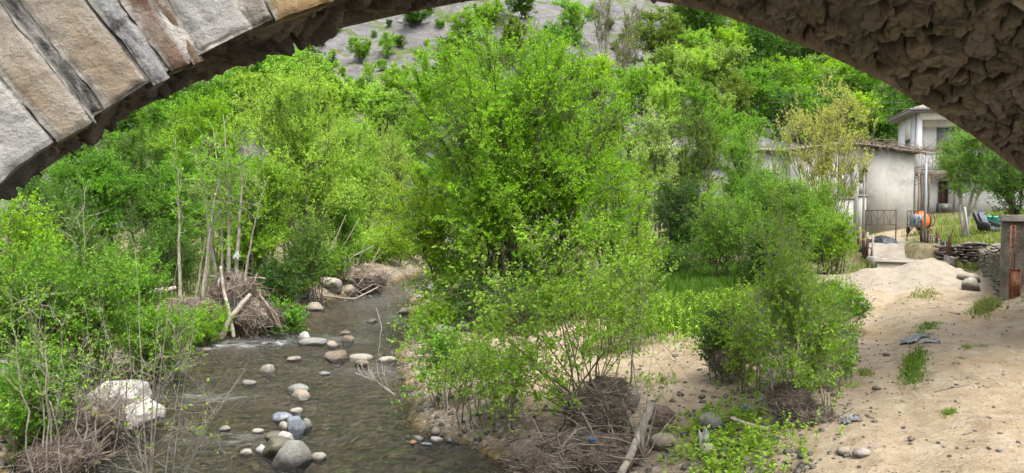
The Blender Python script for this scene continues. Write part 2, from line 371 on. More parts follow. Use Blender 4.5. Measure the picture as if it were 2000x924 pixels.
def ground_material():
    m, nt, b, _ = mat('earth'); v = objvec(nt)
    at_ = nt.nodes.new('ShaderNodeAttribute'); at_.attribute_name = 'zone'
    sp = nt.nodes.new('ShaderNodeSeparateColor'); nt.links.new(at_.outputs['Color'], sp.inputs[0])
    big = noise_n(nt, .55, 5, v, .6); med = noise_n(nt, 3.2, 8, v, .65); fin = noise_n(nt, 30, 6, v, .7)
    sand = ramp(nt, med, [(.28, (.20, .15, .094)), (.5, (.285, .228, .155)), (.72, (.355, .30, .222))])
    sand = mixc(nt, sand, (.24, .172, .092), mapr(nt, big, .5, .68, 0, .75))
    sand = mixc(nt, sand, (.35, .325, .28), mapr(nt, noise_n(nt, 1.1, 6, v, .7), .55, .72, 0, .55))
    sand = mixc(nt, sand, (.10, .075, .05), mapr(nt, fin, .56, .68, 0, .85))
    sand = mixc(nt, sand, (.16, .12, .08), mapr(nt, noise_n(nt, 7, 9, v, .8), .54, .68, 0, .7))
    sand = mixc(nt, sand, (.46, .42, .35), mapr(nt, noise_n(nt, 22, 4, v, .6), .64, .76, 0, .6))
    sand = mixc(nt, sand, ramp(nt, med, [(.3, (.19, .175, .15)), (.7, (.27, .25, .215))]), math_n(nt, 'MULTIPLY', at_.outputs['Alpha'], .6))
    soil = ramp(nt, med, [(.3, (.10, .075, .05)), (.7, (.24, .18, .12))])
    soil = mixc(nt, soil, (.05, .085, .02), mapr(nt, noise_n(nt, 6, 8, v, .7), .42, .6, 0, .85))
    vo = nt.nodes.new('ShaderNodeTexVoronoi'); vo.inputs['Scale'].default_value = 13; nt.links.new(v, vo.inputs[0])
    gr = ramp(nt, vo.outputs['Color'], [(.1, (.10, .08, .06)), (.4, (.21, .17, .125)), (.65, (.26, .24, .21)), (.9, (.38, .34, .29))])
    gr = mixc(nt, gr, (.09, .07, .05), mapr(nt, vo.outputs['Distance'], .35, .62, 0, .9))
    c = mixc(nt, sand, soil, sp.outputs[0]); c = mixc(nt, c, gr, mapr(nt, sp.outputs[2], .35, .8, 0, .75))
    wetc = mixc(nt, ramp(nt, vo.outputs['Color'], [(.15, (.028, .024, .009)), (.5, (.08, .058, .018)), (.8, (.15, .105, .04)), (.95, (.26, .21, .12))]), (.035, .036, .012), mapr(nt, med, .45, .62, 0, .8))
    wetc = mixc(nt, wetc, (.16, .078, .018), mapr(nt, noise_n(nt, .8, 4, v), .55, .7, 0, .6))
    c = mixc(nt, c, wetc, sp.outputs[1])
    nt.links.new(c, b.inputs['Base Color']); b.inputs['Roughness'].default_value = .92; b.inputs['Specular IOR Level'].default_value = .2
    hgt = math_n(nt, 'ADD', math_n(nt, 'MULTIPLY', noise_n(nt, 14, 8, v, .7), 1.0), math_n(nt, 'MULTIPLY', fin, .35))
    bump(nt, hgt, 1.0, .06, b); return m
M_earth = ground_material()
fc = GF[:, [0, 1, 2, 3]]
def fm(a): return a[fc].mean(1)
f_bed = fm(rdv) < -.15; f_road = (fm(rod) < .15) & ~f_bed
f_mound = (fm(mh) > .09) & ~f_bed; f_road &= ~f_mound
fcx = GX.ravel()[fc].mean(1); fcy = GY.ravel()[fc].mean(1)
f_bar = (~f_bed) & (~f_road) & (~f_mound) & (fcx > -4) & (fcx < 8) & (fcy < 17) & (fcy > 4)
def terrain_piece(name, mask, kind='structure'):
    F = GF[mask]; u, inv = np.unique(F, return_inverse=True)
    return tag(MB().add(GV[u], inv.reshape(-1, 4), a=GA[u]).build(name, M_earth, smooth=True, attr='zone'), kind=kind)
terrain_piece('river_bed', f_bed); terrain_piece('dirt_road', f_road)
terrain_piece('river_bank', f_bar); terrain_piece('ground', ~(f_bed | f_road | f_mound | f_bar))
o = terrain_piece('sand_pile', f_mound, None)
tag(o, 'low heap of grey building sand dumped across the dirt road before the gate', 'sand pile')

# water ------------------------------------------------------------
def water_material():
    m, nt, b, out = mat('water'); nt.nodes.remove(b)
    v = objvec(nt, (.55, 1.25, 1)); v2 = objvec(nt, (.7, 1.5, 1))
    h = math_n(nt, 'ADD', noise_n(nt, 2.6, 3, v, .5, .6), math_n(nt, 'MULTIPLY', noise_n(nt, 9, 5, v2, .65, .4), .6))
    nb = nt.nodes.new('ShaderNodeBump'); nb.inputs['Strength'].default_value = 1.0; nb.inputs['Distance'].default_value = .30
    nt.links.new(h, nb.inputs['Height'])
    gl = nt.nodes.new('ShaderNodeBsdfGlossy'); gl.inputs['Roughness'].default_value = .06; nt.links.new(nb.outputs[0], gl.inputs['Normal'])
    tr = nt.nodes.new('ShaderNodeBsdfTransparent'); tr.inputs[0].default_value = (.78, .77, .48, 1)
    fr = nt.nodes.new('ShaderNodeFresnel'); fr.inputs['IOR'].default_value = 1.36; nt.links.new(nb.outputs[0], fr.inputs['Normal'])
    mx = nt.nodes.new('ShaderNodeMixShader'); nt.links.new(math_n(nt, 'MINIMUM', math_n(nt, 'MULTIPLY', fr.outputs[0], 3.2), .92), mx.inputs[0])
    nt.links.new(tr.outputs[0], mx.inputs[1]); nt.links.new(gl.outputs[0], mx.inputs[2])
    # broken white water where the surface stands up over stones
    at_ = nt.nodes.new('ShaderNodeAttribute'); at_.attribute_name = 'zone'; sp = nt.nodes.new('ShaderNodeSeparateColor'); nt.links.new(at_.outputs['Color'], sp.inputs[0])
    fo = nt.nodes.new('ShaderNodeBsdfDiffuse'); fo.inputs[0].default_value = (.75, .78, .78, 1)
    fm_ = math_n(nt, 'MULTIPLY', sp.outputs[0], mapr(nt, noise_n(nt, 6, 7, objvec(nt, (.5, 1.2, 1)), .75), .46, .80, 0, .8))
    m2 = nt.nodes.new('ShaderNodeMixShader'); nt.links.new(fm_, m2.inputs[0]); nt.links.new(mx.outputs[0], m2.inputs[1]); nt.links.new(fo.outputs[0], m2.inputs[2])
    nt.links.new(m2.outputs[0], out.inputs[0]); return m
wx = axis([(-9, 4, .06)]); wy = axis([(-10, 6, .4), (6, 24, .05), (24, 40, .12), (40, 60, .6)])
WX, WY = np.meshgrid(wx, wy, indexing='ij'); px_, py_ = WX.ravel(), WY.ravel()
wz = .035 * fbm(np.stack([px_ * .8, py_ * 1.6, 0 * px_], 1), 3, 71) + .018 * fbm(np.stack([px_ * 3, py_ * 6, 0 * px_], 1), 3, 72)
foam = np.zeros(len(px_))
for fx, fy, rx, ry, amt in ((-6.75, 17.3, .75, .5, 1.0), (-5.7, 17.6, .8, .35, .8), (-4.4, 17.9, .9, .5, .55), (-3.6, 21, .6, 1.5, .35), (-3.2, 29, .8, 2.5, .7), (-4.6, 25, .7, 2.0, .3), (-5.3, 12.6, .9, .25, .4), (-2.6, 14.5, .7, .5, .35), (-3.9, 10.3, .7, .25, .3)):
    foam = np.maximum(foam, amt * np.exp(-((px_ - fx) / rx) ** 2 - ((py_ - fy) / ry) ** 2))
wz += .03 * foam * fbm(np.stack([px_ * 4, py_ * 4, 0 * px_], 1), 2, 73)
wd, _ = river_dist(px_, py_); WF = grid_faces(len(wx), len(wy)); WF = WF[wd[WF].min(1) < .5]
u, inv = np.unique(WF, return_inverse=True)
A = np.zeros((len(px_), 4)); A[:, 0] = foam
tag(MB().add(np.stack([px_, py_, WATER + wz], 1)[u], inv.reshape(-1, 4), a=A[u]).build('river', water_material(), smooth=True, attr='zone'), kind='structure')

# hill -------------------------------------------------------------
def hill_material():
    m, nt, b, _ = mat('hillside'); v = objvec(nt); vs_ = objvec(nt, (.5, .8, 1.6))
    n1 = noise_n(nt, .35, 8, vs_, .65); n2 = math_n(nt, 'ADD', math_n(nt, 'MULTIPLY', noise_n(nt, .55, 9, vs_, .7, .8), .6), math_n(nt, 'MULTIPLY', noise_n(nt, 3.0, 8, vs_, .8), .4))
    rock = ramp(nt, n2, [(.28, (.07, .07, .075)), (.45, (.24, .23, .235)), (.6, (.42, .41, .41)), (.75, (.58, .57, .56))])
    grass = ramp(nt, noise_n(nt, 1.6, 8, v, .7), [(.3, (.09, .13, .035)), (.55, (.20, .25, .08)), (.75, (.34, .33, .18))])
    g = nt.nodes.new('ShaderNodeNewGeometry'); sp = nt.nodes.new('ShaderNodeSeparateXYZ'); nt.links.new(g.outputs['Normal'], sp.inputs[0])
    f = math_n(nt, 'ADD', math_n(nt, 'MULTIPLY', mapr(nt, sp.outputs[2], .97, .78), .55), math_n(nt, 'MULTIPLY', mapr(nt, n1, .40, .60), .75))
    nt.links.new(mixc(nt, grass, rock, mapr(nt, f, .58, .70)), b.inputs['Base Color']); b.inputs['Roughness'].default_value = .95
    bump(nt, n2, 1.0, .35, b); return m
hx = axis([(-160, -45, 3), (-45, 45, .45), (45, 160, 3)]); hy = axis([(20, 44, 3), (44, 100, .45), (100, 230, 4)])
HX, HY = np.meshgrid(hx, hy, indexing='ij')
HV = np.stack([HX.ravel(), HY.ravel(), hill_h(HX, HY).ravel()], 1)
tag(MB().add(HV, grid_faces(len(hx), len(hy))).build('hill', hill_material(), smooth=True), kind='structure')
print('terrain', round(time.time() - T0, 1))
# ================================================================== THE BRIDGE
TH = R(33.0); BD = np.array([math.cos(TH), math.sin(TH), 0]); BN = np.array([-math.sin(TH), math.cos(TH), 0])
D_NEAR, D_FAR = 3.0, 5.0
FARP = np.array([(-1.35, -3.9), (-1.25, -2.9), (-1.08, -1.9), (-.8, -1.0), (-.45, -.38), (-.15, .04), (.07, .2), (.41, .49), (.79, .72), (1.05, .85), (1.4, 1.04), (1.78, 1.21), (2.15, 1.34), (2.65, 1.50), (2.96, 1.60), (4.31, 1.83), (5.14, 1.87), (5.78, 1.85), (6.31, 1.79), (7.07, 1.69), (7.68, 1.61), (8.72, 1.42), (9.16, 1.31), (10.22, 1.06), (11.06, .8), (12.15, .48), (13.3, .0), (14.3, -.6), (15.1, -1.3), (15.6, -2.1), (15.8, -3.0), (15.85, -3.6)])
NEARP = np.array([(-1.35, -3.9), (-1.25, -2.9), (-1.06, -1.85), (-.75, -.9), (-.4, -.32), (-.09, .08), (.06, .21), (.24, .33), (.39, .45), (.51, .53), (.75, .68), (.83, .73), (1.05, .83), (1.4, 1.0), (1.8, 1.18), (2.4, 1.40), (3.2, 1.62), (4.31, 1.82), (5.14, 1.88), (6.31, 1.86), (7.07, 1.80), (7.68, 1.74), (8.72, 1.56), (10.22, 1.18), (11.06, .92), (12.15, .55), (13.3, .03), (14.3, -.6), (15.1, -1.3), (15.6, -2.1), (15.8, -3.0), (15.85, -3.6)])
def resample(P, n, smooth=3):
    for _ in range(smooth):
        Q = [P[0]]
        for a, b in zip(P[:-1], P[1:]): Q += [a * .75 + b * .25, a * .25 + b * .75]
        P = np.array(Q + [P[-1]])
    L = np.r_[0, np.cumsum(np.linalg.norm(np.diff(P, axis=0), axis=1))]
    t = np.linspace(0, L[-1], n); return np.stack([np.interp(t, L, P[:, 0]), np.interp(t, L, P[:, 1])], 1), L[-1]
def bw(s, z, t):
    """bridge coordinates (along, up, depth from the near face) to the world"""
    s, z, t = [np.asarray(a, float)[..., None] for a in (s, z, t)]
    return BN * (D_NEAR + t) + BD * s + np.array([0, 0, 1.]) * z
bridge = empty('stone_bridge', bw(-1.3, -3.3, 1.0), 'old stone arch bridge framing the view, with a dark rubble vault', 'bridge')
BINV = -np.array(bw(-1.3, -3.3, 1.0))
# vault: rough rubble with slabs standing at angles
NU, NVv = 1560, 164
near_c, _ = resample(NEARP, NU); far_c, arcL = resample(FARP, NU)
tt = np.linspace(0.02, 1, NVv)
SU = np.linspace(0, arcL, NU)
S2, T2 = np.meshgrid(SU, tt * (D_FAR - D_NEAR), indexing='ij')
C = near_c[:, None] * (1 - tt[None, :, None]) + far_c[:, None] * tt[None, :, None]
tan = np.gradient(C, axis=0); tan /= np.linalg.norm(tan, axis=2, keepdims=True)
nrm = np.stack([tan[..., 1], -tan[..., 0]], -1)                      # towards the opening
p2 = np.stack([S2.ravel(), T2.ravel()], 1)
p2 = p2 + .07 * np.stack([fbm(np.c_[p2 * 2.1, 0 * p2[:, :1]], 3, 81), fbm(np.c_[p2 * 2.1, 0 * p2[:, :1] + 5], 3, 82)], 1)
disp = np.zeros(len(p2)); cidA = np.zeros(len(p2)); edge = np.zeros(len(p2))
for k, (ss, st, amp) in enumerate(((2.9, 4.3, 1.2), (7.5, 10, .4))):
    f1, f2, cid, off = voronoi(p2 * [ss, st], 83 + k)
    e = sstep(0.0, .15, f2 - f1)
    tx = (cid * 7.13 % 1 - .5); ty = (cid * 13.7 % 1 - .5)
    slab = .045 * (cid * 3.1 % 1) + .20 * (tx * off[:, 0] + 1.2 * ty * off[:, 1])
    disp += amp * (slab * (.15 + .85 * sstep(0, .11, f2 - f1)) - .09 * (1 - e) * (.4 + .6 * (cid * 5.7 % 1)))
    if k == 0: cidA, edge = cid, e
disp += .05 * fbm(np.c_[p2 * .8, 0 * p2[:, :1]], 2, 86) + .012 * fbm(np.c_[p2 * 6, 0 * p2[:, :1]], 3, 87) + .01 * fbm(np.c_[p2 * 18, 0 * p2[:, :1]], 2, 88)
disp *= 1.05
disp -= np.percentile(disp, 97)
disp *= (.35 + .65 * sstep(0, .12, T2.ravel()))
V = bw(C[..., 0].ravel() + nrm[..., 0].ravel() * disp, C[..., 1].ravel() + nrm[..., 1].ravel() * disp, T2.ravel() + .03 * vnoise(np.c_[p2 * 3, 0 * p2[:, :1]], 89))
A = np.stack([cidA, edge, fbm(np.c_[p2 * 1.2, 0 * p2[:, :1]], 3, 90) * .5 + .5, 0 * cidA], 1)
def vault_material():
    m, nt, b, _ = mat('vault_rubble'); v = objvec(nt)
    at_ = nt.nodes.new('ShaderNodeAttribute'); at_.attribute_name = 'zone'; sp = nt.nodes.new('ShaderNodeSeparateColor'); nt.links.new(at_.outputs['Color'], sp.inputs[0])
    st = ramp(nt, sp.outputs[0], [(.0, (0.064, 0.058, 0.053)), (.2, (0.167, 0.143, 0.119)), (.4, (0.083, 0.083, 0.088)), (.6, (0.216, 0.191, 0.156)), (.8, (0.118, 0.111, 0.106)), (1, (0.186, 0.175, 0.169))])
    st = mixc(nt, st, (0.042, 0.037, 0.033), mapr(nt, noise_n(nt, 16, 9, objvec(nt, (1, 1, 2.2)), .75), .52, .70, 0, .55))
    st = mixc(nt, st, (0.230, 0.212, 0.196), mapr(nt, noise_n(nt, 11, 9, objvec(nt, (1, 1, 2)), .78), .54, .7, 0, .8))
    st = mixc(nt, st, (0.047, 0.065, 0.021), mapr(nt, noise_n(nt, 2.3, 6, v, .7), .57, .7, 0, .6))
    c = mixc(nt, (0.029, 0.025, 0.022), st, mapr(nt, sp.outputs[1], .15, .8))
    c = mixc(nt, c, (0.333, 0.339, 0.362), mapr(nt, noise_n(nt, 1.9, 9, v, .8), .56, .68, 0, .55))
    nt.links.new(c, b.inputs['Base Color']); b.inputs['Roughness'].default_value = .85
    bump(nt, noise_n(nt, 24, 9, objvec(nt, (1, 1, 2.6)), .78), 1.0, .035, b); return m
MB().add(V + BINV, grid_faces(NU, NVv), a=A).build('vault', vault_material(), bridge, smooth=True, attr='zone')
# voussoirs: each a roughly dressed block standing proud of its mortar
def stone_mat(name, base, dark, light, stain=None, stain_rng=(.5, .62), seed=0., soot=0.0, soot_rng=(.45, .6)):
    m, nt, b, _ = mat(name)
    at_ = nt.nodes.new('ShaderNodeAttribute'); at_.attribute_name = 'zone'      # x: across, y: along the joint, z: random
    mp = nt.nodes.new('ShaderNodeMapping'); mp.inputs['Location'].default_value = (seed, seed * 1.7, 0); nt.links.new(at_.outputs['Vector'], mp.inputs[0])
    v = mp.outputs[0]; mp2 = nt.nodes.new('ShaderNodeMapping'); mp2.inputs['Scale'].default_value = (1, .33, 1); nt.links.new(v, mp2.inputs[0]); vstreak = mp2.outputs[0]
    c = ramp(nt, noise_n(nt, 26, 12, v, .8), [(.30, dark), (.45, base), (.57, base), (.70, light)])
    c = mixc(nt, c, tuple(x * .5 for x in dark), mapr(nt, noise_n(nt, 75, 8, v, .8), .54, .66, 0, .8))
    c = mixc(nt, c, tuple(min(.75, x * 1.25) for x in light), mapr(nt, noise_n(nt, 95, 8, v, .8), .56, .68, 0, .7))
    c = mixc(nt, c, light, mapr(nt, noise_n(nt, 5, 8, v, .7), .52, .72, 0, .7))
    c = mixc(nt, c, tuple(x * .55 for x in dark), mapr(nt, noise_n(nt, 8, 10, vstreak, .78), .53, .66, 0, .6))
    if stain: c = mixc(nt, c, stain, mapr(nt, noise_n(nt, 5.5, 8, vstreak, .72), *stain_rng))
    if soot: c = mixc(nt, c, (.035, .035, .038), mapr(nt, noise_n(nt, 8, 8, vstreak, .7), soot_rng[0], soot_rng[1], 0, soot))
    c = mixc(nt, c, (.60, .57, .52), mapr(nt, noise_n(nt, 9, 9, v, .75), .63, .72, 0, .65))
    cr = math_n(nt, 'ADD', math_n(nt, 'SUBTRACT', 1.0, at_.outputs['Alpha']), math_n(nt, 'MULTIPLY', noise_n(nt, 10, 8, vstreak, .75), 1.7))     # lime mortar smeared over the joints
    c = mixc(nt, c, (.56, .54, .50), mapr(nt, cr, 1.58, 1.80, 0, .75))
    c = mixc(nt, c, (.03, .03, .03), mapr(nt, noise_n(nt, 60, 6, v, .75), .64, .76, 0, .75))
    nt.links.new(c, b.inputs['Base Color']); b.inputs['Roughness'].default_value = .9; b.inputs['Specular IOR Level'].default_value = .25
    h = math_n(nt, 'ADD', noise_n(nt, 45, 9, v, .75), math_n(nt, 'MULTIPLY', noise_n(nt, 12, 8, v, .7), 1.4))
    bump(nt, h, 1.0, .034, b); return m
G_ = ((.42, .40, .36), (.20, .19, .17), (.60, .58, .53))
SM = {
 'grey': stone_mat('stone_grey', *G_, stain=(.27, .215, .15), stain_rng=(.52, .68), seed=1),
 'tan': stone_mat('stone_tan', (.41, .365, .30), (.22, .185, .145), (.57, .53, .47), stain=(.34, .26, .18), stain_rng=(.45, .62), seed=4),
 'black': stone_mat('stone_black', (.12, .12, .125), (.035, .035, .04), (.36, .35, .34), soot=.9, soot_rng=(.38, .56), seed=7),
 'brown': stone_mat('stone_brown', (.24, .165, .105), (.13, .085, .055), (.42, .36, .30), stain=(.17, .09, .05), stain_rng=(.45, .6), seed=9),
 'blue': stone_mat('stone_speckled', (.37, .38, .39), (.13, .14, .16), (.62, .62, .62), soot=.85, soot_rng=(.5, .62), seed=12),
 'red': stone_mat('stone_rust', (.24, .165, .12), (.08, .035, .025), (.46, .42, .37), stain=(.13, .04, .028), stain_rng=(.46, .58), seed=15),
 'pale': stone_mat('stone_pale', (.47, .465, .45), (.24, .24, .235), (.62, .61, .59), seed=19),
 'orange': stone_mat('stone_ochre', (.42, .31, .17), (.28, .19, .09), (.52, .44, .31), stain=(.33, .20, .08), stain_rng=(.48, .62), seed=23),
 'mid': stone_mat('stone_mid', (.30, .275, .235), (.18, .165, .14), (.40, .38, .34), seed=27)}
fine_n, Lnear = resample(NEARP, 6000)
arc_s = np.linspace(0, Lnear, 6000)
def near_at(L):
    i = np.clip(np.searchsorted(arc_s, L), 1, 5998); p = fine_n[i]; t = fine_n[i + 1] - fine_n[i - 1]; t = t / np.linalg.norm(t)
    return p, np.array([-t[1], t[0]])
# arc length whose pixel column is px (joints read off the photograph)
W_ = bw(fine_n[:, 0], fine_n[:, 1], 0 * fine_n[:, 0]); pxs = 1000 + 1444 * W_[:, 0] / np.maximum(W_[:, 1], .2)
def L_of_px(px): return float(np.interp(px, pxs[1200:3500], arc_s[1200:3500]))
i0 = L_of_px(0)
DEP = .56
joints = [(i0 - .92, 'grey'), (i0 - .60, 'tan'), (i0 - .36, 'pale'), (i0 - .14, 'tan'), (L_of_px(14), 'brown'), (L_of_px(62), 'black'), (L_of_px(101), 'grey'), (L_of_px(186), 'black'), (L_of_px(213), 'tan'),
          (L_of_px(301), 'blue'), (L_of_px(336), 'red'), (L_of_px(378), 'brown'), (L_of_px(402), 'pale'), (L_of_px(500), 'mid'), (L_of_px(541), 'orange'), (L_of_px(655), 'grey')]
rngb = np.random.default_rng(5)
L = joints[-1][0]
L0 = joints[0][0]
pre = []
while L0 > .5: L0 -= rngb.uniform(.26, .40); pre.append((L0, rngb.choice(['grey', 'tan', 'pale', 'mid'])))
joints = pre[::-1] + joints
while L < Lnear - .4: L += rngb.uniform(.22, .42); joints.append((L, rngb.choice(['grey', 'tan', 'pale', 'mid', 'orange', 'brown'])))
VLAB = {'black': 'voussoir blackened by soot', 'red': 'rust-red stained narrow voussoir', 'orange': 'ochre sandstone voussoir', 'blue': 'blue-grey speckled voussoir', 'pale': 'pale grey voussoir', 'brown': 'brown stained voussoir', 'tan': 'tan voussoir with brown staining', 'grey': 'weathered grey voussoir', 'mid': 'plain grey-brown voussoir'}
for k in range(len(joints) - 1):
    (La, kind), (Lb, _) = joints[k], joints[k + 1]
    g = .001 + .004 * rngb.random(); hi = 150 < 0
    inview = i0 - .5 < La < L_of_px(700)
    res = .011 if inview else .05
    nu = max(4, int((Lb - La) / res)); nv = max(6, int(DEP / res)); dep = DEP * rngb.uniform(.95, 1.03)
    out = rngb.uniform(.006, .032)
    us = np.linspace(0, 1, nu); vs2 = np.linspace(0, 1, nv); U, Vv = np.meshgrid(us, vs2, indexing='ij'); U = U.ravel(); Vv = Vv.ravel()
    La_, Lb_ = La + g, Lb - g
    pa, na = near_at(La_); pb, nb = near_at(Lb_)
    Lc = La_ + (Lb_ - La_) * U; ii = np.clip(np.searchsorted(arc_s, Lc), 1, 5998); base = fine_n[ii]
    nn = na * (1 - U[:, None]) + nb * U[:, None]; nn /= np.linalg.norm(nn, axis=1, keepdims=True)
    wob = fbm(np.stack([U * 2 + k * 3.1, Vv * 3, 0 * U], 1), 3, 91)
    edge_d = np.minimum(np.minimum(U, 1 - U) * (Lb_ - La_), np.minimum(Vv, 1 - Vv) * dep)
    rag = fbm(np.stack([Lc * 9, Vv * 6, 0 * U + k], 1), 3, 92) * .013
    rnd = np.maximum(0, 1 - np.maximum(edge_d + rag * .7, 0) / .018) ** 2
    ripple = .011 * fbm(np.stack([Lc * 5, Vv * dep * 5, 0 * U + k * 2.3], 1), 4, 93) + .008 * fbm(np.stack([Lc * 24, Vv * dep * 24, 0 * U + k], 1), 3, 94)
    if kind in ('black', 'brown', 'red'): out -= .008
    pitn = fbm(np.stack([Lc * 14, Vv * dep * 9, 0 * U + k * 1.3], 1), 2, 95)
    pits = np.maximum(0, pitn - .48) * (.09 if kind == 'blue' else .05)
    tz = -(out + ripple - .016 * rnd - pits) - .004
    down = .05 * (1 - Vv) ** 8 * (rngb.random() - .3) + rag * (1 - Vv) ** 3
    pp = base + nn * (Vv * dep + down)[:, None] + (pb - pa)[None] / np.linalg.norm(pb - pa) * (rag * np.clip(np.minimum(U, 1 - U) < .02, 0, 1))[:, None]
    W = bw(pp[:, 0], pp[:, 1], tz) + BINV
    F = grid_faces(nu, nv)[:, ::-1]
    ring = np.r_[np.arange(nu) * nv, (nu - 1) * nv + np.arange(1, nv), ((nu - 2 - np.arange(nu - 1)) * nv + nv - 1), np.arange(nv - 2, 0, -1)]
    back = bw(pp[ring, 0], pp[ring, 1], np.full(len(ring), .16)) + BINV
    n0 = len(W); m_ = len(ring); q = np.arange(m_)
    Fs = np.stack([ring, n0 + q, n0 + (q + 1) % m_, ring[(q + 1) % m_]], 1)
    A = np.stack([np.r_[Lc, Lc[ring]], np.r_[Vv, Vv[ring]] * dep, np.full(n0 + m_, k * .37), np.r_[np.clip(np.minimum(U, 1 - U) * (Lb_ - La_) / .06, 0, 1), np.zeros(m_)]], 1)
    ob = MB().add(np.r_[W, back], F, Fs, a=A).build('voussoir', SM[kind], bridge, smooth=True, attr='zone')
    if inview: ob['label'] = VLAB[kind]
# mortar bed behind the stones, crusted whitish along the joints
M_mortar = simple('old_mortar', (.46, .44, .40), .95, .3, 22, bmp=.8, bd=.02, col2=(.16, .15, .14), s2=(.5, .66))
Lm = np.linspace(.1, Lnear - .1, 1100); im = np.clip(np.searchsorted(arc_s, Lm), 1, 5998)
pm = fine_n[im]; tm = fine_n[np.clip(im + 1, 0, 5999)] - fine_n[im - 1]; tm /= np.linalg.norm(tm, axis=1, keepdims=True); nm_ = np.stack([-tm[:, 1], tm[:, 0]], 1)
vv = np.linspace(.012, DEP + .05, 34); PM = pm[:, None] + nm_[:, None] * vv[None, :, None]
nzm = fbm(np.stack([np.repeat(Lm, len(vv)) * 9, np.tile(vv, len(Lm)) * 9, np.zeros(len(Lm) * len(vv))], 1), 4, 96)
MB().add(bw(PM[..., 0].ravel(), PM[..., 1].ravel(), .004 - .020 * nzm) + BINV, grid_faces(len(Lm), len(vv))[:, ::-1]).build('mortar_bed', M_mortar, bridge, smooth=True)
# string course above the ring, spandrel, deck, far face
def ring_strip(off0, off1, t0, t1, n=500):
    Lq = np.linspace(.05, Lnear - .05, n); iq = np.clip(np.searchsorted(arc_s, Lq), 1, 5998); p = fine_n[iq]
    t = fine_n[np.clip(iq + 1, 0, 5999)] - fine_n[iq - 1]; t /= np.linalg.norm(t, axis=1, keepdims=True); nn = np.stack([-t[:, 1], t[:, 0]], 1)
    w = .02 * fbm(np.stack([Lq * 3, 0 * Lq, 0 * Lq], 1), 3, 97)[:, None]
    a = p + nn * (off0 + w); b = p + nn * (off1 + w)
    q = [(a, t1), (a, t0), (b, t0), (b, t1)]
    V = np.stack([bw(x[:, 0], x[:, 1], np.full(n, tz) + .01 * fbm(np.stack([Lq * 11, 0 * Lq + i, 0 * Lq], 1), 3, 98)) for i, (x, tz) in enumerate(q)], 1)
    return V.reshape(-1, 3), grid_faces(n, 4)
V, F = ring_strip(DEP + .02, DEP + .15, -.10, .1)
MB().add(V + BINV, F).build('string_course', simple('course_stone', (.33, .29, .235), .92, .35, 9, bmp=.9, bd=.02, col2=(.16, .12, .08)), bridge)
def spandrel(tz, off, top, mat_, name, flip):
    c, L_ = (fine_n, Lnear) if tz < 1 else resample(FARP, 6000)
    iq = np.linspace(2, 5990, 300).astype(int); p = c[iq]; t = c[iq + 1] - c[iq - 1]; t /= np.linalg.norm(t, axis=1, keepdims=True)
    a = p + np.stack([-t[:, 1], t[:, 0]], 1) * off
    s_ = np.r_[-7, -3, a[:, 0], 18, 23]; lo = np.r_[-4, -4, a[:, 1], -4, -4]
    rows = 14; f = np.linspace(0, 1, rows)
    Z = lo[:, None] * (1 - f) + top * f; S = np.repeat(s_[:, None], rows, 1)
    dz = .02 * fbm(np.stack([S.ravel() * 3, Z.ravel() * 3, 0 * S.ravel()], 1), 3, 99)
    F = grid_faces(len(s_), rows)
    MB().add(bw(S.ravel(), Z.ravel(), tz + dz) + BINV, F if flip else F[:, ::-1]).build(name, mat_, bridge)
M_sp = simple('spandrel_stone', (.33, .30, .25), .95, .35, 5, bmp=.9, bd=.04, col2=(.17, .14, .1))
TOP = 2.75
spandrel(.03, DEP + .01, TOP, M_sp, 'spandrel_wall', False); spandrel(D_FAR - D_NEAR + .02, .0, TOP, M_sp, 'spandrel_wall', True)
S = np.array([-7, 23, 23, -7.]); dk = MB()
V = np.r_[bw(S[[0, 1, 1, 0]], np.full(4, TOP), np.array([-.08, -.08, 2.1, 2.1])), bw(S[[0, 1, 1, 0]], np.full(4, TOP + .22), np.array([-.08, -.08, 2.1, 2.1]))]
dk.add(V + BINV, [(0, 3, 2, 1), (4, 5, 6, 7), (0, 1, 5, 4), (1, 2, 6, 5), (2, 3, 7, 6), (3, 0, 4, 7)]).build('bridge_deck', M_sp, bridge)
print('bridge', round(time.time() - T0, 1))
# ================================================================== THE YARD: shed, house, gate, mixer, walls
def bez(a, b, c, n):
    t = np.linspace(0, 1, n)[None, :, None]; a, b, c = a[:, None], b[:, None], c[:, None]
    return a * (1 - t) ** 2 + 2 * b * t * (1 - t) + c * t * t
def plaster_mat(name, base, dirt, lo, hi):
    m, nt, b, _ = mat(name); v = objvec(nt)
    c = mixc(nt, base, dirt, mapr(nt, noise_n(nt, .9, 9, v, .7), lo, hi, 0, .6))
    c = mixc(nt, c, tuple(x * .72 for x in base), mapr(nt, noise_n(nt, 3.0, 9, objvec(nt, (1.6, 1, .35)), .7), .5, .72, 0, .7))
    c = mixc(nt, c, (.50, .47, .42), mapr(nt, noise_n(nt, 14, 6, v, .7), .6, .75, 0, .5))
    nt.links.new(c, b.inputs['Base Color']); b.inputs['Roughness'].default_value = .92
    bump(nt, noise_n(nt, 25, 6, v, .7), .35, .01, b); return m
TWIGM = simple('dry_wood', (.27, .215, .165), .9, .35, 7, bmp=.5, bd=.01, col2=(.42, .37, .31))
TWIGD = simple('brown_brush', (.14, .10, .075), .95, .4, 7, bmp=.6, bd=.01, col2=(.28, .23, .18))
BARKP = simple('bark_pale', (.30, .265, .22), .9, .3, 9, bmp=.6, bd=.015, col2=(.16, .14, .11))
M_shed = plaster_mat('shed_plaster', (.68, .665, .60), (.30, .30, .295), .48, .62)
M_house = plaster_mat('house_plaster', (.62, .62, .62), (.46, .45, .43), .55, .75)
M_trimw = simple('white_trim', (.58, .58, .56), .7, .1, 5, bmp=.1)
M_grey = simple('weathered_grey', (.24, .235, .22), .85, .3, 7, bmp=.4)
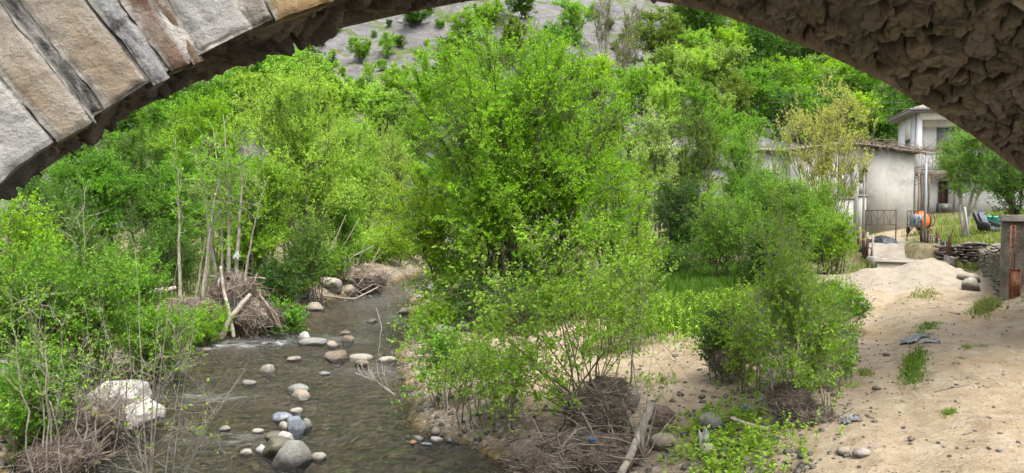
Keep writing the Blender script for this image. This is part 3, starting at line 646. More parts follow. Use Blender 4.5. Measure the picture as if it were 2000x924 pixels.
M_conc = simple('old_concrete', (.34, .32, .28), .95, .25, 6, bmp=.7, bd=.015, col2=(.19, .175, .15))
M_rust = simple('rusty_iron', (.10, .055, .035), .85, .4, 22, .2, bmp=.5, bd=.006, col2=(.19, .09, .05))
M_iron = simple('dark_iron', (.06, .05, .045), .7, .3, 20, .4, bmp=.2, bd=.004, col2=(.14, .08, .05))
M_galv = simple('galvanised_pipe', (.42, .44, .45), .45, .12, 9, .6, bmp=.1, bd=.004)
M_tile = None
def glass_mat(name, col):
    m, nt, b, _ = mat(name); v = objvec(nt)
    c = ramp(nt, noise_n(nt, 3, 3, objvec(nt, (9, 1, .3))), [(.35, tuple(x * .6 for x in col)), (.65, col)])
    nt.links.new(c, b.inputs['Base Color']); b.inputs['Roughness'].default_value = .2; return m
M_glass = glass_mat('curtained_glass', (.26, .27, .27)); M_dark = simple('shadowed_room', (.05, .05, .05), .9, .3, 5)
def wall_poly(mb, pts, y0, y1):
    """a wall from an outline in (x,z), y0 front, y1 back"""
    n = len(pts); V = [(x, y0, z) for x, z in pts] + [(x, y1, z) for x, z in pts]
    mb.add(V, [tuple(range(n))], [tuple(range(2 * n - 1, n - 1, -1))], [(i, n + i, n + (i + 1) % n, (i + 1) % n) for i in range(n)])
def wall_holes(mb, x0, x1, z0, z1, y, th, holes, ztop=None):
    """front wall with real openings; holes = [(xa,xb,za,zb)]; ztop(x) optional roof line"""
    xs = sorted({x0, x1, *[h[0] for h in holes], *[h[1] for h in holes]}); zs = sorted({z0, z1, *[h[2] for h in holes], *[h[3] for h in holes]})
    for xa, xb in zip(xs[:-1], xs[1:]):
        for za, zb in zip(zs[:-1], zs[1:]):
            cx_, cz_ = (xa + xb) / 2, (za + zb) / 2
            if any(h[0] < cx_ < h[1] and h[2] < cz_ < h[3] for h in holes): continue
            ta, tb = (ztop(xa), ztop(xb)) if ztop and zb == z1 else (zb, zb)
            V = [(xa, y, za), (xb, y, za), (xb, y, tb), (xa, y, ta), (xa, y + th, za), (xb, y + th, za), (xb, y + th, tb), (xa, y + th, ta)]
            mb.add(V, [(0, 1, 2, 3), (7, 6, 5, 4), (0, 3, 7, 4), (1, 5, 6, 2), (3, 2, 6, 7), (0, 4, 5, 1)])
def window(parent, xa, xb, za, zb, y, mull=1, frame=M_trimw, pane=M_glass, inv=(0, 0, 0)):
    f = MB(); w = .06; c = -np.array(inv)
    box(f, ((xa + xb) / 2, y, za + w / 2) + c, (xb - xa, .07, w)); box(f, ((xa + xb) / 2, y, zb - w / 2) + c, (xb - xa, .07, w))
    for x in [xa + w / 2, xb - w / 2] + [xa + (xb - xa) * (k + 1) / (mull + 1) for k in range(mull)]: box(f, (x, y + .004, (za + zb) / 2) + c, (w, .066, zb - za - 2 * w + .004))
    fo = f.build('window', frame, parent)
    p = MB(); box(p, ((xa + xb) / 2, y + .045, (za + zb) / 2) + c, (xb - xa - w, .012, zb - za - w)); p.build('pane', pane, fo)
    s = MB(); box(s, ((xa + xb) / 2, y - .05, za - .035) + c, (xb - xa + .12, .14, .05)); s.build('sill', frame, fo)
# --- white shed
YS = 37.0; sx0, sx1 = X_(1543, YS), X_(1783, YS); gz = -1.9
def zpx(py, Y): return at(1000, py, Y)[2]
peak_x = X_(1652, YS); pk, er, el = zpx(281, YS), zpx(298, YS), zpx(292, YS)
def shed_top(x): return float(np.interp(x, [sx0, peak_x - .8, peak_x, peak_x + .9, sx1], [el, pk - .06, pk, pk - .07, er]))
so = np.array([sx0 + 3, YS + 3, -1.55]); shed = empty('garden_shed', so, 'white plastered shed with stained wall, sagging low gable roof and one curtained window', 'shed')
w1 = (X_(1634, YS), X_(1666, YS), zpx(386, YS), zpx(333, YS)); w2 = (X_(1676, YS), X_(1691, YS), zpx(381, YS), zpx(352, YS))
mb = MB()
holes = [w1, w2]
xs_ = sorted({sx0, sx1, peak_x - .8, peak_x, peak_x + .9, w1[0], w1[1], w2[0], w2[1]})
zt = er - .25
for xa, xb in zip(xs_[:-1], xs_[1:]):
    hs = [h for h in holes if h[0] <= xa + 1e-6 and h[1] >= xb - 1e-6]
    segs = [(gz, hs[0][2]), (hs[0][3], None)] if hs else [(gz, None)]
    for za, zb in segs:
        ta, tb = (shed_top(xa), shed_top(xb)) if zb is None else (zb, zb)
        mb.add([(xa, YS, za), (xb, YS, za), (xb, YS, tb), (xa, YS, ta), (xa, YS + .25, za), (xb, YS + .25, za), (xb, YS + .25, tb), (xa, YS + .25, ta)],
               [(0, 1, 2, 3), (7, 6, 5, 4), (0, 3, 7, 4), (1, 5, 6, 2), (3, 2, 6, 7), (0, 4, 5, 1)])
box(mb, (sx0 + .125, YS + 3.6, (gz + el) / 2), (.25, 6.69, el - gz)); box(mb, (sx1 - .125, YS + 3.6, (gz + er) / 2), (.25, 6.69, er - gz)); box(mb, ((sx0 + sx1) / 2, YS + 7.07, (gz + er) / 2), (sx1 - sx0, .25, er - gz))
mb.V = [v - so for v in mb.V]; mb.build('wall', M_shed, shed)
# ragged corrugated roof hanging over the front
xr = np.linspace(sx0 - .25, sx1 + .35, 120); yr = np.linspace(YS - .30, YS + 7.4, 40); XR, YR = np.meshgrid(xr, yr, indexing='ij')
zr = np.array([shed_top(np.clip(x, sx0, sx1)) for x in xr])[:, None] + .05 + .025 * np.sin(XR * 40) + .03 * fbm(xy3(XR, YR, 1.5), 3, 301).reshape(XR.shape) - .06 * np.maximum(0, XR - sx1)
YR = YR + np.where(YR < YS, .07 * fbm(xy3(XR, YR, 5), 3, 302).reshape(XR.shape), 0)
mb = MB(); V = np.stack([XR.ravel(), YR.ravel(), zr.ravel()], 1); n0 = len(V); F = grid_faces(120, 40)
mb.add(V - so, F).add(V - so - [0, 0, .07], F[:, ::-1])
e_ = np.arange(120) * 40; mb.F.append(np.stack([e_[:-1], e_[:-1] + n0, e_[1:] + n0, e_[1:]], 1))
mb.build('roof', simple('old_roofing', (.25, .225, .19), .95, .35, 5, bmp=.8, bd=.03, col2=(.12, .10, .08)), shed)
window(shed, *w1, YS + .07, 1, M_grey, M_glass, so); window(shed, *w2, YS + .07, 0, M_grey, M_glass, so)
# flat roofed lean-to at its left
ax0 = X_(1488, YS); ao = np.array([ax0 + 1, YS + 2, -1.6]); an_ = empty('lean_to', ao, 'low flat-roofed white outbuilding joined to the left side of the shed', 'shed')
mb = MB(); box(mb, ((ax0 + sx0) / 2 - .01, YS + 2.4, (gz + zpx(296, YS)) / 2), (sx0 - ax0 - .03, 4, zpx(296, YS) - gz)); mb.V = [v - ao for v in mb.V]; mb.build('wall', M_shed, an_)
mb = MB(); bbox(mb, ((ax0 + sx0) / 2 - .08, YS + 2.3, zpx(292, YS)), (sx0 - ax0 + .1, 4.4, .14), .02); mb.V = [v - ao for v in mb.V]; mb.build('roof', M_conc, an_)
window(an_, X_(1500, YS), X_(1526, YS), zpx(380, YS), zpx(335, YS), YS + .36, 1, M_trimw, M_glass, ao)
# dry vine stems heaped on the shed's eave
rv = np.random.default_rng(31); K = 420
a_ = np.stack([rv.uniform(peak_x - .3, sx1 + .9, K), rv.uniform(YS - .42, YS + .2, K), np.zeros(K)], 1); a_[:, 2] = [shed_top(np.clip(x, sx0, sx1)) + .1 for x in a_[:, 0]]
dv = rv.normal(size=(K, 3)) * [.45, .25, .2]; Pv = bez(a_, a_ + dv * .5 + rv.normal(size=(K, 3)) * [.1, .08, .09] + [0, 0, .06], a_ + dv, 5)
mb = MB(); tubes(mb, Pv, np.full((K, 5), .008) * rv.uniform(.5, 1.8, (K, 1)), 4)
tag(mb.build('dry_vine', TWIGD), 'tangle of dry grey vine stems lying along the eave of the shed', 'vine')
# --- two storey house
YH = 43.0; hx0, hx1 = X_(1792, YH), X_(2010, YH); hl = X_(1768, YH)
zb, zf, ze = zpx(418, YH), zpx(334, YH), zpx(222, YH)
ho = np.array([hx0, YH, zb]); house = empty('white_house', ho, 'white two-storey house with tiled hip roof, balcony and open ground floor veranda', 'house', None, R(-15))
rec = YH + 1.5                       # the recessed back wall of balcony and veranda
mb = MB()
uw = (X_(1806, rec), X_(1850, rec), zpx(296, rec), zpx(249, rec))
wall_holes(mb, hx0 + .1, hx1, zf, ze + .05, rec, .22, [uw])
lw = (X_(1812, rec), X_(1829, rec), zb, zpx(348, rec)); wall_holes(mb, hx0 + .1, hx1, zb, zf - .2, rec, .22, [lw])
for sy in (YH,):                     # pilaster at the left corner, upper floor
    box(mb, (hx0 - .02, YH + .16, (zf + ze) / 2), (.3, .32, ze - zf))
sw = (YH + .4, YH + .95)             # left flank, set back: a strip of wall with its own window
fy0, fy1 = YH + 1.6, YH + 2.9                                       # window opening in the flank
for ya, yb, za, zz in ((YH + .33, fy0, zb - 1, ze), (fy1, YH + 4.6, zb - 1, ze), (fy0, fy1, zb - 1, zf + .75), (fy0, fy1, zf + 2.0, ze)): box(mb, (hx0, (ya + yb) / 2, (za + zz) / 2), (.22, yb - ya, zz - za))
box(mb, ((hx0 + hx1) / 2, YH + 4.72, (zb + ze) / 2), (hx1 - hx0, .22, ze - zb))
bbox(mb, ((hx0 + hx1) / 2 + .02, YH + .14, ze - .12), (hx1 - hx0 + .1, .28, .45), .02)      # lintel beam over the balcony
mb.V = [v - ho for v in mb.V]; mb.build('wall', M_house, house)
mb = MB(); bbox(mb, ((hx0 + hx1) / 2 + .05, YH + .72, zf - .10), (hx1 - hx0 + .3, 1.5, .2), .02); mb.V = [v - ho for v in mb.V]; mb.build('balcony_floor', M_conc, house)
mb = MB(); bbox(mb, ((hx0 + hx1) / 2 + .3, YH + .5, zb - .3), (hx1 - hx0 + .2, 2.2, .6), .03); mb.V = [v - ho for v in mb.V]; mb.build('step', M_conc, house)
window(house, *uw, rec + .08, 1, M_trimw, M_glass, ho)
f = MB(); ym, zm = (fy0 + fy1) / 2, zf + 1.375
for yy in (fy0 + .03, ym, fy1 - .03): box(f, (hx0 - .06, yy, zm), (.07, .06, 1.25))
for zz in (zf + .78, zf + 1.97): box(f, (hx0 - .062, ym, zz), (.066, fy1 - fy0 - .12, .06))
f.V = [v - ho for v in f.V]; fo = f.build('window', M_grey, house); f = MB(); box(f, (hx0 - .02, ym, zm), (.012, fy1 - fy0 - .06, 1.2)); f.V = [v - ho for v in f.V]; f.build('pane', M_glass, fo)
d = MB(); dx0, dx1, dz1 = lw[0], lw[1], lw[3]
for x in (dx0 + .04, dx1 - .04): box(d, (x, rec - .0, (zb + dz1) / 2), (.08, .1, dz1 - zb))
box(d, ((dx0 + dx1) / 2, rec, dz1 - .04), (dx1 - dx0, .098, .08)); box(d, ((dx0 + dx1) / 2, rec + .05, (zb + dz1) / 2), (dx1 - dx0 - .1, .03, dz1 - zb - .1))
d.V = [v - ho for v in d.V]; d.build('door', simple('brown_door', (.13, .06, .04), .6, .3, 6), house)
for px in (1800, 1868, 1950):
    d = MB(); bbox(d, (X_(px, YH + .2), YH + .2, (zb + zf - .2) / 2), (.14, .14, zf - zb - .2), .01); d.V = [v - ho for v in d.V]; d.build('veranda_post', M_trimw if px > 1800 else M_grey, house)
r = MB(); zr0, zr1 = zf + .08, zpx(301, YH)
for zz in (zr1, zr0): tube(r, [(hx0 + .1, YH + .06, zz), (hx1, YH + .06, zz)], .022, 6)
for x in np.arange(hx0 + .15, hx1, .19): tube(r, [(x, YH + .06, zr0), (x, YH + .06, zr1)], .010, 5)
r.V = [v - ho for v in r.V]; r.build('railing', M_iron, house)
# hip roof with rows of barrel tiles, boxed eave
def roof_tiles():
    m, nt, b, _ = mat('clay_tiles'); v = objvec(nt)
    c = ramp(nt, noise_n(nt, 4, 8, v, .7), [(.3, (.16, .115, .095)), (.5, (.27, .21, .18)), (.7, (.34, .30, .27))])
    nt.links.new(c, b.inputs['Base Color']); b.inputs['Roughness'].default_value = .9; bump(nt, noise_n(nt, 20, 6, v), .5, .02, b); return m
ex0, ex1, ey0, ey1 = hx0 - .65, hx1 + .5, YH - .65, YH + 5.3
ez = zpx(215, YH); rzp = ez + .8; rx0, rx1, ryc = ex0 + 2.4, ex1 - 2.4, (ey0 + ey1) / 2
mb = MB()
def slope(A, B, C_, D_):
    n, m_ = 90, 26; u = np.linspace(0, 1, n)[:, None, None]; v_ = np.linspace(0, 1, m_)[None, :, None]; A, B, C_, D_ = [np.array(q, float) for q in (A, B, C_, D_)]
    lo = A * (1 - u) + B * u; hi = D_ * (1 - u) + C_ * u; P = lo * (1 - v_) + hi * v_
    ln = np.linalg.norm(B - A); tdir = (B - A) / ln; cc = (P - A) @ tdir
    P[..., 2] += .05 * np.abs(np.sin(cc * math.pi / .24)) + .035 * (1 - (np.linspace(0, 1, m_) * 12 % 1))[None]
    mb.add(P.reshape(-1, 3) - ho, grid_faces(n, m_))
E1, E2, E3, E4 = (ex0, ey0, ez), (ex1, ey0, ez), (ex1, ey1, ez), (ex0, ey1, ez); R1, R2 = (rx0, ryc, rzp), (rx1, ryc, rzp)
slope(E1, E2, R2, R1); slope(E4, E1, R1, R1); slope(E2, E3, R2, R2); slope(E3, E4, R1, R2)
ro = mb.build('roof', roof_tiles(), house, smooth=True)
mb = MB(); bbox(mb, ((ex0 + ex1) / 2, ryc, ez - .10), (ex1 - ex0 + .06, ey1 - ey0 + .06, .16), .02); mb.V = [v - ho for v in mb.V]; mb.build('eave_board', M_grey, ro)
mb = MB(); tube(mb, [(ex0 - .05, ey0 - .1, ez - .02), (ex1, ey0 - .1, ez - .02)], .065, 8); mb.V = [v - ho for v in mb.V]; mb.build('gutter', M_galv, ro)
mb = MB(); tube(mb, [(hx0 - .22, YH - .02, ez - .1), (hx0 - .22, YH - .02, zb)], .035, 7); mb.V = [v - ho for v in mb.V]; mb.build('drainpipe', M_grey, house)
# bits standing on the veranda, the pergola of dry vine in front of it
mb = MB(); bx_, sy_ = X_(1842, YH) + .2, YH + .25; bbox(mb, (bx_, sy_, zb + .31), (.75, .5, .6), .02, rz=R(-15)); box(mb, (bx_ - .07, sy_ - .26, zb + .36), (.5, .03, .4), rz=R(-15))
tag(mb.build('stove', simple('grey_stove', (.12, .12, .12), .5, .2, 5)), 'dark grey stove standing on the veranda of the white house', 'stove')
pg = empty('pergola', (X_(1800, 40.5), 40.5, hh(X_(1800, 40.5), 40.5)), 'rough wooden vine pergola between the shed and the house veranda', 'pergola'); po = np.array(pg.location)
for px, y in ((1792, 39.6), (1798, 40.6), (1862, 39.9), (1812, 41.8), (1803, 39.8)):
    q = MB(); x = X_(px, y); tube(q, [(x, y, hh(x, y) - .1), (x + .04, y, hh(x, y) + 1.4), (x, y, zpx(338, y))], [.055, .05, .045], 7); q.V = [v - po for v in q.V]; q.build('post', TWIGM, pg)
q = MB(); K = 60; rv = np.random.default_rng(32)
for y in (39.6, 40.4, 41.2, 41.9): tube(q, [(X_(1786, y), y, zpx(340, 40)), (X_(1872, y), y, zpx(341, 40) + .03)], .03, 6)
for px in range(1790, 1870, 13): tube(q, [(X_(px, 39.4), 39.4, zpx(338, 40)), (X_(px, 39.4) + .3, 42.2, zpx(338, 40) + .05)], .025, 5)
q.V = [v - po for v in q.V]; q.build('rafter', TWIGM, pg)
a_ = np.stack([rv.uniform(X_(1780, 40), X_(1868, 40), 130), rv.uniform(39.4, 42, 130), rv.uniform(zpx(352, 40), zpx(318, 40), 130)], 1); dv = rv.normal(size=(130, 3)) * [.6, .4, .28]
q = MB(); tubes(q, bez(a_, a_ + dv * .5 + rv.normal(size=(130, 3)) * .15, a_ + dv, 6), np.full((130, 6), .010), 4); q.V = [v - po for v in q.V]; q.build('vine_stems', TWIGM, pg)
# --- concrete path and its small bridge over the ditch
pcl = np.array([(12.75, 23.4), (13.3, 25), (14.6, 28.2), (16.3, 32.2), (17.2, 34.5)])
def strip(pc, hw, n, dz, jag=.05, seed=0):
    L_ = np.r_[0, np.cumsum(np.linalg.norm(np.diff(pc, axis=0), axis=1))]; t = np.linspace(0, L_[-1], n); c = np.stack([np.interp(t, L_, pc[:, 0]), np.interp(t, L_, pc[:, 1])], 1)
    tg_ = np.gradient(c, axis=0); tg_ /= np.linalg.norm(tg_, axis=1, keepdims=True); nn = np.stack([tg_[:, 1], -tg_[:, 0]], 1); u = np.linspace(-1, 1, 25)
    P = c[:, None] + nn[:, None] * (u[None, :, None] * (hw + jag * vnoise(np.stack([t * 2, 0 * t, 0 * t], 1), seed)[:, None, None])); z = np.max([ground_h(c[:, 0], c[:, 1], False)], 0) + dz
    return np.concatenate([P, np.repeat(z[:, None, None], 25, 1)], 2), c, nn
Pp, pc_, pn_ = strip(pcl, 1.08, 60, .07, .03)
Pp[..., 2] = np.maximum(Pp[..., 2], 0 * Pp[..., 2] + np.interp(Pp[..., 1], [23, 26, 32, 35], [-1.84, -1.80, -1.60, -1.46])); Pp[..., 2] += .008 * fbm(np.c_[Pp.reshape(-1, 3)[:, :2] * 3, np.zeros(Pp.size // 3)], 3, 401).reshape(Pp.shape[:2])
V = Pp.reshape(-1, 3); n0 = len(V); mb = MB(); F = grid_faces(60, 25); mb.add(V, F[:, ::-1]).add(V - [0, 0, .22], F)
ed = [np.arange(60) * 25, np.arange(60) * 25 + 24, np.arange(25), 59 * 25 + np.arange(25)]
for e_ in ed: mb.F.append(np.stack([e_[:-1], e_[1:], e_[1:] + n0, e_[:-1] + n0], 1))
tag(mb.build('path', simple('path_concrete', (.33, .30, .255), .95, .2, 3, bmp=.6, bd=.015, col2=(.24, .20, .15)), smooth=False), kind='structure')
def path_z(y): return float(np.interp(y, [23, 26, 32, 35], [-1.84, -1.80, -1.60, -1.46]))
# right kerb and railing
def side(u, y0, y1, n=20):
    i = (pc_[:, 1] >= y0) & (pc_[:, 1] <= y1); c = pc_[i] + pn_[i] * u; k = np.linspace(0, len(c) - 1, n).astype(int); return c[k]
kr = side(1.15, 23.4, 31.6); rr_ = empty('iron_railing', (kr[0][0], kr[0][1], path_z(kr[0][1])), 'low rusty railing on a concrete kerb along the right side of the path', 'railing'); ro_ = np.array(rr_.location)
mb = MB()
for a, b in zip(kr[:-1], kr[1:]):
    pass
P = np.array([(x, y, path_z(y)) for x, y in kr]); n = len(P); w = np.array([.09, .03, 0])
V = np.concatenate([P - w + [0, 0, -.5], P - w + [0, 0, .17], P + w + [0, 0, .17], P + w + [0, 0, -.5]]); q = np.arange(n - 1)
mb.add(V - ro_, np.stack([q, q + 1, q + 1 + n, q + n], 1)[:, ::-1], np.stack([n + q, n + q + 1, 2 * n + q + 1, 2 * n + q], 1)[:, ::-1], np.stack([2 * n + q, 2 * n + q + 1, 3 * n + q + 1, 3 * n + q], 1)[:, ::-1], [(0, n, 2 * n, 3 * n)], [(4 * n - 1, 3 * n - 1, 2 * n - 1, n - 1)])
mb.build('kerb', M_conc, rr_)
kb = side(1.15, 24.0, 30.5, 34)
for i, (x, y) in enumerate(kb):
    z = path_z(y); h = .62 + .05 * math.sin(i * 2.1); mb = MB(); lean = .02 * math.sin(i * 3.3)
    if i % 11 == 0: bbox(mb, (x, y, z + .5), (.08, .08, .7), .01); mb.V = [v - ro_ for v in mb.V]; mb.build('post', M_rust, rr_)
    else: tube(mb, [(x, y, z + .16), (x + lean, y, z + h)], .016, 6); mb.V = [v - ro_ for v in mb.V]; mb.build('bar', M_rust if i % 3 else M_galv, rr_)
mb = MB(); tube(mb, [(x, y, path_z(y) + .60) for x, y in kb], .017, 6); mb.V = [v - ro_ for v in mb.V]; mb.build('rail', M_rust, rr_)
# left parapet: leaning rusted posts with tin sheet
kl = side(-1.12, 23.8, 30.5, 10); lr = empty('iron_railing', (kl[0][0], kl[0][1], path_z(kl[0][1])), 'broken rusty railing with leaning posts beside the black sheet, left of the path', 'railing'); lo_ = np.array(lr.location)
for i, (x, y) in enumerate(kl):
    z = path_z(y); mb = MB(); l = .12 * math.sin(i * 1.9); tube(mb, [(x, y, z - .35), (x + l, y, z + .85 - .1 * (i % 3))], .035, 7); mb.V = [v - lo_ for v in mb.V]; mb.build('post', M_rust if i % 2 else M_conc, lr)
for zz in (.35, .62): mb = MB(); tube(mb, [(x, y, path_z(y) + zz) for x, y in kl], .02, 6); mb.V = [v - lo_ for v in mb.V]; mb.build('rail', M_rust, lr)
mb = MB(); box(mb, (kl[0][0] + .0, kl[0][1] + .4, path_z(24) + .38), (.03, .75, .62), rz=-.35, tilt=(0, .12)); mb.V = [v - lo_ for v in mb.V]; mb.build('tin_sheet', M_rust, lr)
mb = MB(); bbox(mb, (kl[0][0] - .02, kl[0][1] - .15, path_z(24) - .12), (.35, .35, .5), .03, rz=.3); mb.V = [v - lo_ for v in mb.V]; mb.build('footing', M_conc, lr)
# --- gate
YG = 32.0
def gate(px0, px1, label, swing, seed):
    x0, x1 = X_(px0, YG), X_(px1, YG); z = hh((x0 + x1) / 2, YG) - .05; g = empty('garden_gate', (x0, YG, z), label, 'gate', 'iron garden gate leaves', swing); w = x1 - x0
    h1, h0 = zpx(411 + (1 if seed else 0), YG) - z, .0; hm = zpx(439, YG) - z
    f = MB()
    for x in (0, w): tube(f, [(x, 0, h0), (x, 0, h1)], .022, 6)
    for zz in (h1, hm): tube(f, [(0, 0, zz), (w, 0, zz)], .02, 6)
    f.build('frame', M_iron, g); s = MB(); k = 5
    for i in range(1, k):
        x = w * i / k; za, zb_ = (hm, h1) if i % 2 else (hm + .12, h1); tube(s, [(x, 0, za), (x, 0, zb_)], .010, 5)
    for i in range(k):
        a, b = w * i / k, w * (i + 1) / k
        if i % 2: a, b = b, a
        tube(s, [(a, .01, hm), ((a + b) / 2, .01, (hm + h1) / 2 + .05), (b, .01, h1)], .009, 5)
    s.build('scrollwork', M_iron, g); return g
gate(1690, 1750, 'left leaf of the rusty iron gate, open grid over the white shed wall', 0, 0)
gate(1772, 1806, 'right leaf of the rusty iron gate, in front of the orange concrete mixer', 0, 1)
def pipe_post(px, Y, pyt, r, label, m=M_galv, lean=0.0, name='metal_post', cap=True):
    x = X_(px, Y); z = hh(x, Y) - .15; zt_ = zpx(pyt, Y); mb = MB(); tube(mb, [(x, Y, z), (x + lean / 2, Y, (z + zt_) / 2), (x + lean, Y, zt_), (x + lean, Y, zt_ + .01)], [r, r, r, r * .8], 9)
    return tag(mb.build(name, m, smooth=False), label, 'post')
pipe_post(1806, 31.7, 320, .055, 'tall light grey steel pipe post at the right side of the iron gate')
pipe_post(1686, 31.9, 345, .05, 'tall grey pipe post at the left side of the iron gate', M_grey)
pipe_post(1672, 35.5, 335, .045, 'pale pipe post against the shed wall beside its window', M_galv)
pipe_post(1893, 26.3, 405, .045, 'thin pale metal pole beside the trunk of the fruit tree', M_galv, -.18)
pipe_post(1852, 26.0, 446, .022, 'short thin dark iron rod stuck in the ground above the dry stone wall', M_iron, .18, 'iron_rod')
# --- concrete mixer
mx_, my_ = X_(1798, 34.0), 34.0; mz = hh(mx_, my_); mixer = empty('cement_mixer', (mx_, my_, mz), 'orange drum concrete mixer on a black stand behind the gate', 'concrete mixer', None, .62); mixer.scale = (.86, .86, .95); Om = simple('orange_paint', (.72, .13, .025), .5, .15, 8, bmp=.15, col2=(.38, .13, .06), s2=(.6, .74))
zc = zpx(429, my_) - mz
d = MB(); lathe(d, [(.02, -.52), (.24, -.5), (.30, -.42), (.44, -.2), (.455, -.02), (.455, .06), (.43, .12), (.25, .42), (.235, .46), (.215, .45), (.2, .38)], (.12, 0, zc), 28, 'x', 0, (0, -.12)); d.build('drum', Om, mixer, smooth=True)
d = MB(); lathe(d, [(.46, -.04), (.50, -.03), (.50, .03), (.46, .04)], (.10, 0, zc), 40, 'x', 0, (0, -.12)); d.build('ring_gear', M_iron, mixer)
f = MB()
for s in (-1, 1):
    tube(f, [(-.55, .38 * s, 0), (-.25, .12 * s, .5), (-.18, 0, zc - .46)], .03, 6); tube(f, [(.62, .38 * s, 0), (.42, .12 * s, .5), (.35, 0, zc - .42)], .03, 6)
tube(f, [(-.42, 0, zc - .46), (.55, 0, zc - .44)], .035, 6); tube(f, [(-.48, -.3, .14), (.55, -.3, .14)], .022, 6); tube(f, [(.52, 0, zc - .44), (.62, 0, zc)], .03, 6); f.build('stand', M_iron, mixer)
d = MB(); bbox(d, (-.58, 0, zc - .02), (.42, .5, .62), .09); bbox(d, (-.58, -.26, zc + .05), (.3, .06, .3), .02); d.build('motor_housing', simple('grey_blue_cover', (.25, .33, .37), .6, .25, 7, bmp=.4, col2=(.12, .15, .17)), mixer)
d = MB(); an = np.linspace(0, 2 * math.pi, 33); tube(d, [(.86, .05 + .0 * t, 0) for t in [0]] + [], .0, 6) if False else None
tubes(d, np.array([[(.88 + .16 * math.cos(t) * .5, .36 * math.cos(t), zc + .02 + .36 * math.sin(t)) for t in an]]), np.full((1, 33), .02), 6)
for t in (0, 2.1, 4.2): tube(d, [(.88, 0, zc + .02), (.88 + .08 * math.cos(t), .36 * math.cos(t), zc + .02 + .36 * math.sin(t))], .014, 5)
tube(d, [(.6, 0, zc), (.9, 0, zc + .02)], .025, 6); d.build('tilt_wheel', M_iron, mixer)
for s in (-1, 1):
    d = MB(); lathe(d, [(.02, -.04), (.15, -.04), (.17, 0), (.15, .04), (.02, .04)], (-.5, .4 * s, .16), 18, 'x', math.pi / 2); d.build('wheel', M_iron, mixer)
# --- heap under a black sheet, black sack
bx_, by_ = X_(1732, 26.6), 26.6; nz_ = 64; U = np.linspace(-1, 1, nz_); UX, UY = np.meshgrid(U, U, indexing='ij'); r2 = UX ** 2 + UY ** 2
z = .62 * np.maximum(0, 1 - np.abs(UX) ** 2.6) ** .7 * np.maximum(0, 1 - np.abs(UY) ** 2.4) ** .6 * (1 - .3 * (UX + .2))
z += (.13 * (np.abs(fbm(np.stack([UX.ravel() * 2.2 + UY.ravel(), UY.ravel() * 1.6, 0 * UX.ravel()], 1), 4, 411)).reshape(z.shape) * 2 - .3)) * (z > .01) + .012
M_sheet = simple('black_plastic', (.022, .024, .028), .35, .3, 6, bmp=.5, bd=.03)
lump = .08 * fbm(np.stack([UX.ravel() * 1.7, UY.ravel() * 1.7, 0 * UX.ravel() + 3], 1), 3, 412).reshape(z.shape)
mb = MB(); mb.add(np.stack([bx_ + UX.ravel() * (.62 + lump.ravel()), by_ + UY.ravel() * (.85 + lump.ravel()), path_z(by_) + .02 + z.ravel()], 1), grid_faces(nz_, nz_)[:, ::1])
tag(mb.build('covered_heap', M_sheet, smooth=True), 'heap of building material under a crumpled black plastic sheet on the path', 'tarp')
V, F = rock_shape((.17, .17, .17), 421, 4, .3, .22); V[:, 2] += .16 + np.maximum(0, .1 - np.hypot(V[:, 0], V[:, 1])) * (V[:, 2] > .05) * 1.0
mb = MB().add(V + [X_(1757, 25.9), 25.9, path_z(25.9) + .02], F); tag(mb.build('plastic_sack', M_sheet, smooth=True), 'small tied black plastic sack at the end of the covered heap', 'sack')
# --- turquoise basin, tipped dark chair
tx, ty = X_(1940, 31), 31; tz = hh(tx, ty); b = empty('water_basin', (tx, ty, tz), 'turquoise plastic basin half hidden under the fruit tree', 'basin')
mb = MB(); lathe(mb, [(.02, .02), (.55, .0), (.68, .5), (.72, .52), (.72, .56), (.64, .54), (.52, .06), (.02, .07)], (0, 0, 0), 32); mb.build('bowl', simple('turquoise_plastic', (.03, .42, .40), .4, .1, 4, bmp=0), b, smooth=True)
cx0, cy0 = X_(1917, 29.2), 29.2; cz0 = hh(cx0, cy0); ch = empty('old_armchair', (cx0, cy0, cz0), 'dark armchair with blue-grey seat tipped back in the yard grass', 'armchair', None, .4)
Md, Mb2 = simple('black_vinyl', (.035, .035, .04), .5, .3, 6), simple('blue_grey_fabric', (.12, .15, .20), .8, .3, 9)
mb = MB(); bbox(mb, (0, .05, .55), (.55, .14, .85), .05, tilt=(-.45, 0)); mb.build('backrest', Md, ch)
mb = MB(); bbox(mb, (.02, -.1, .52), (.34, .05, .7), .03, tilt=(-.45, 0)); mb.build('back_cushion', Mb2, ch)
mb = MB(); bbox(mb, (0, -.36, .22), (.55, .5, .16), .05, tilt=(.25, 0)); mb.build('seat', Md, ch)
for s in (-1, 1): mb = MB(); bbox(mb, (.3 * s, -.3, .32), (.09, .5, .3), .03, tilt=(.2, 0)); mb.build('arm', Md, ch)
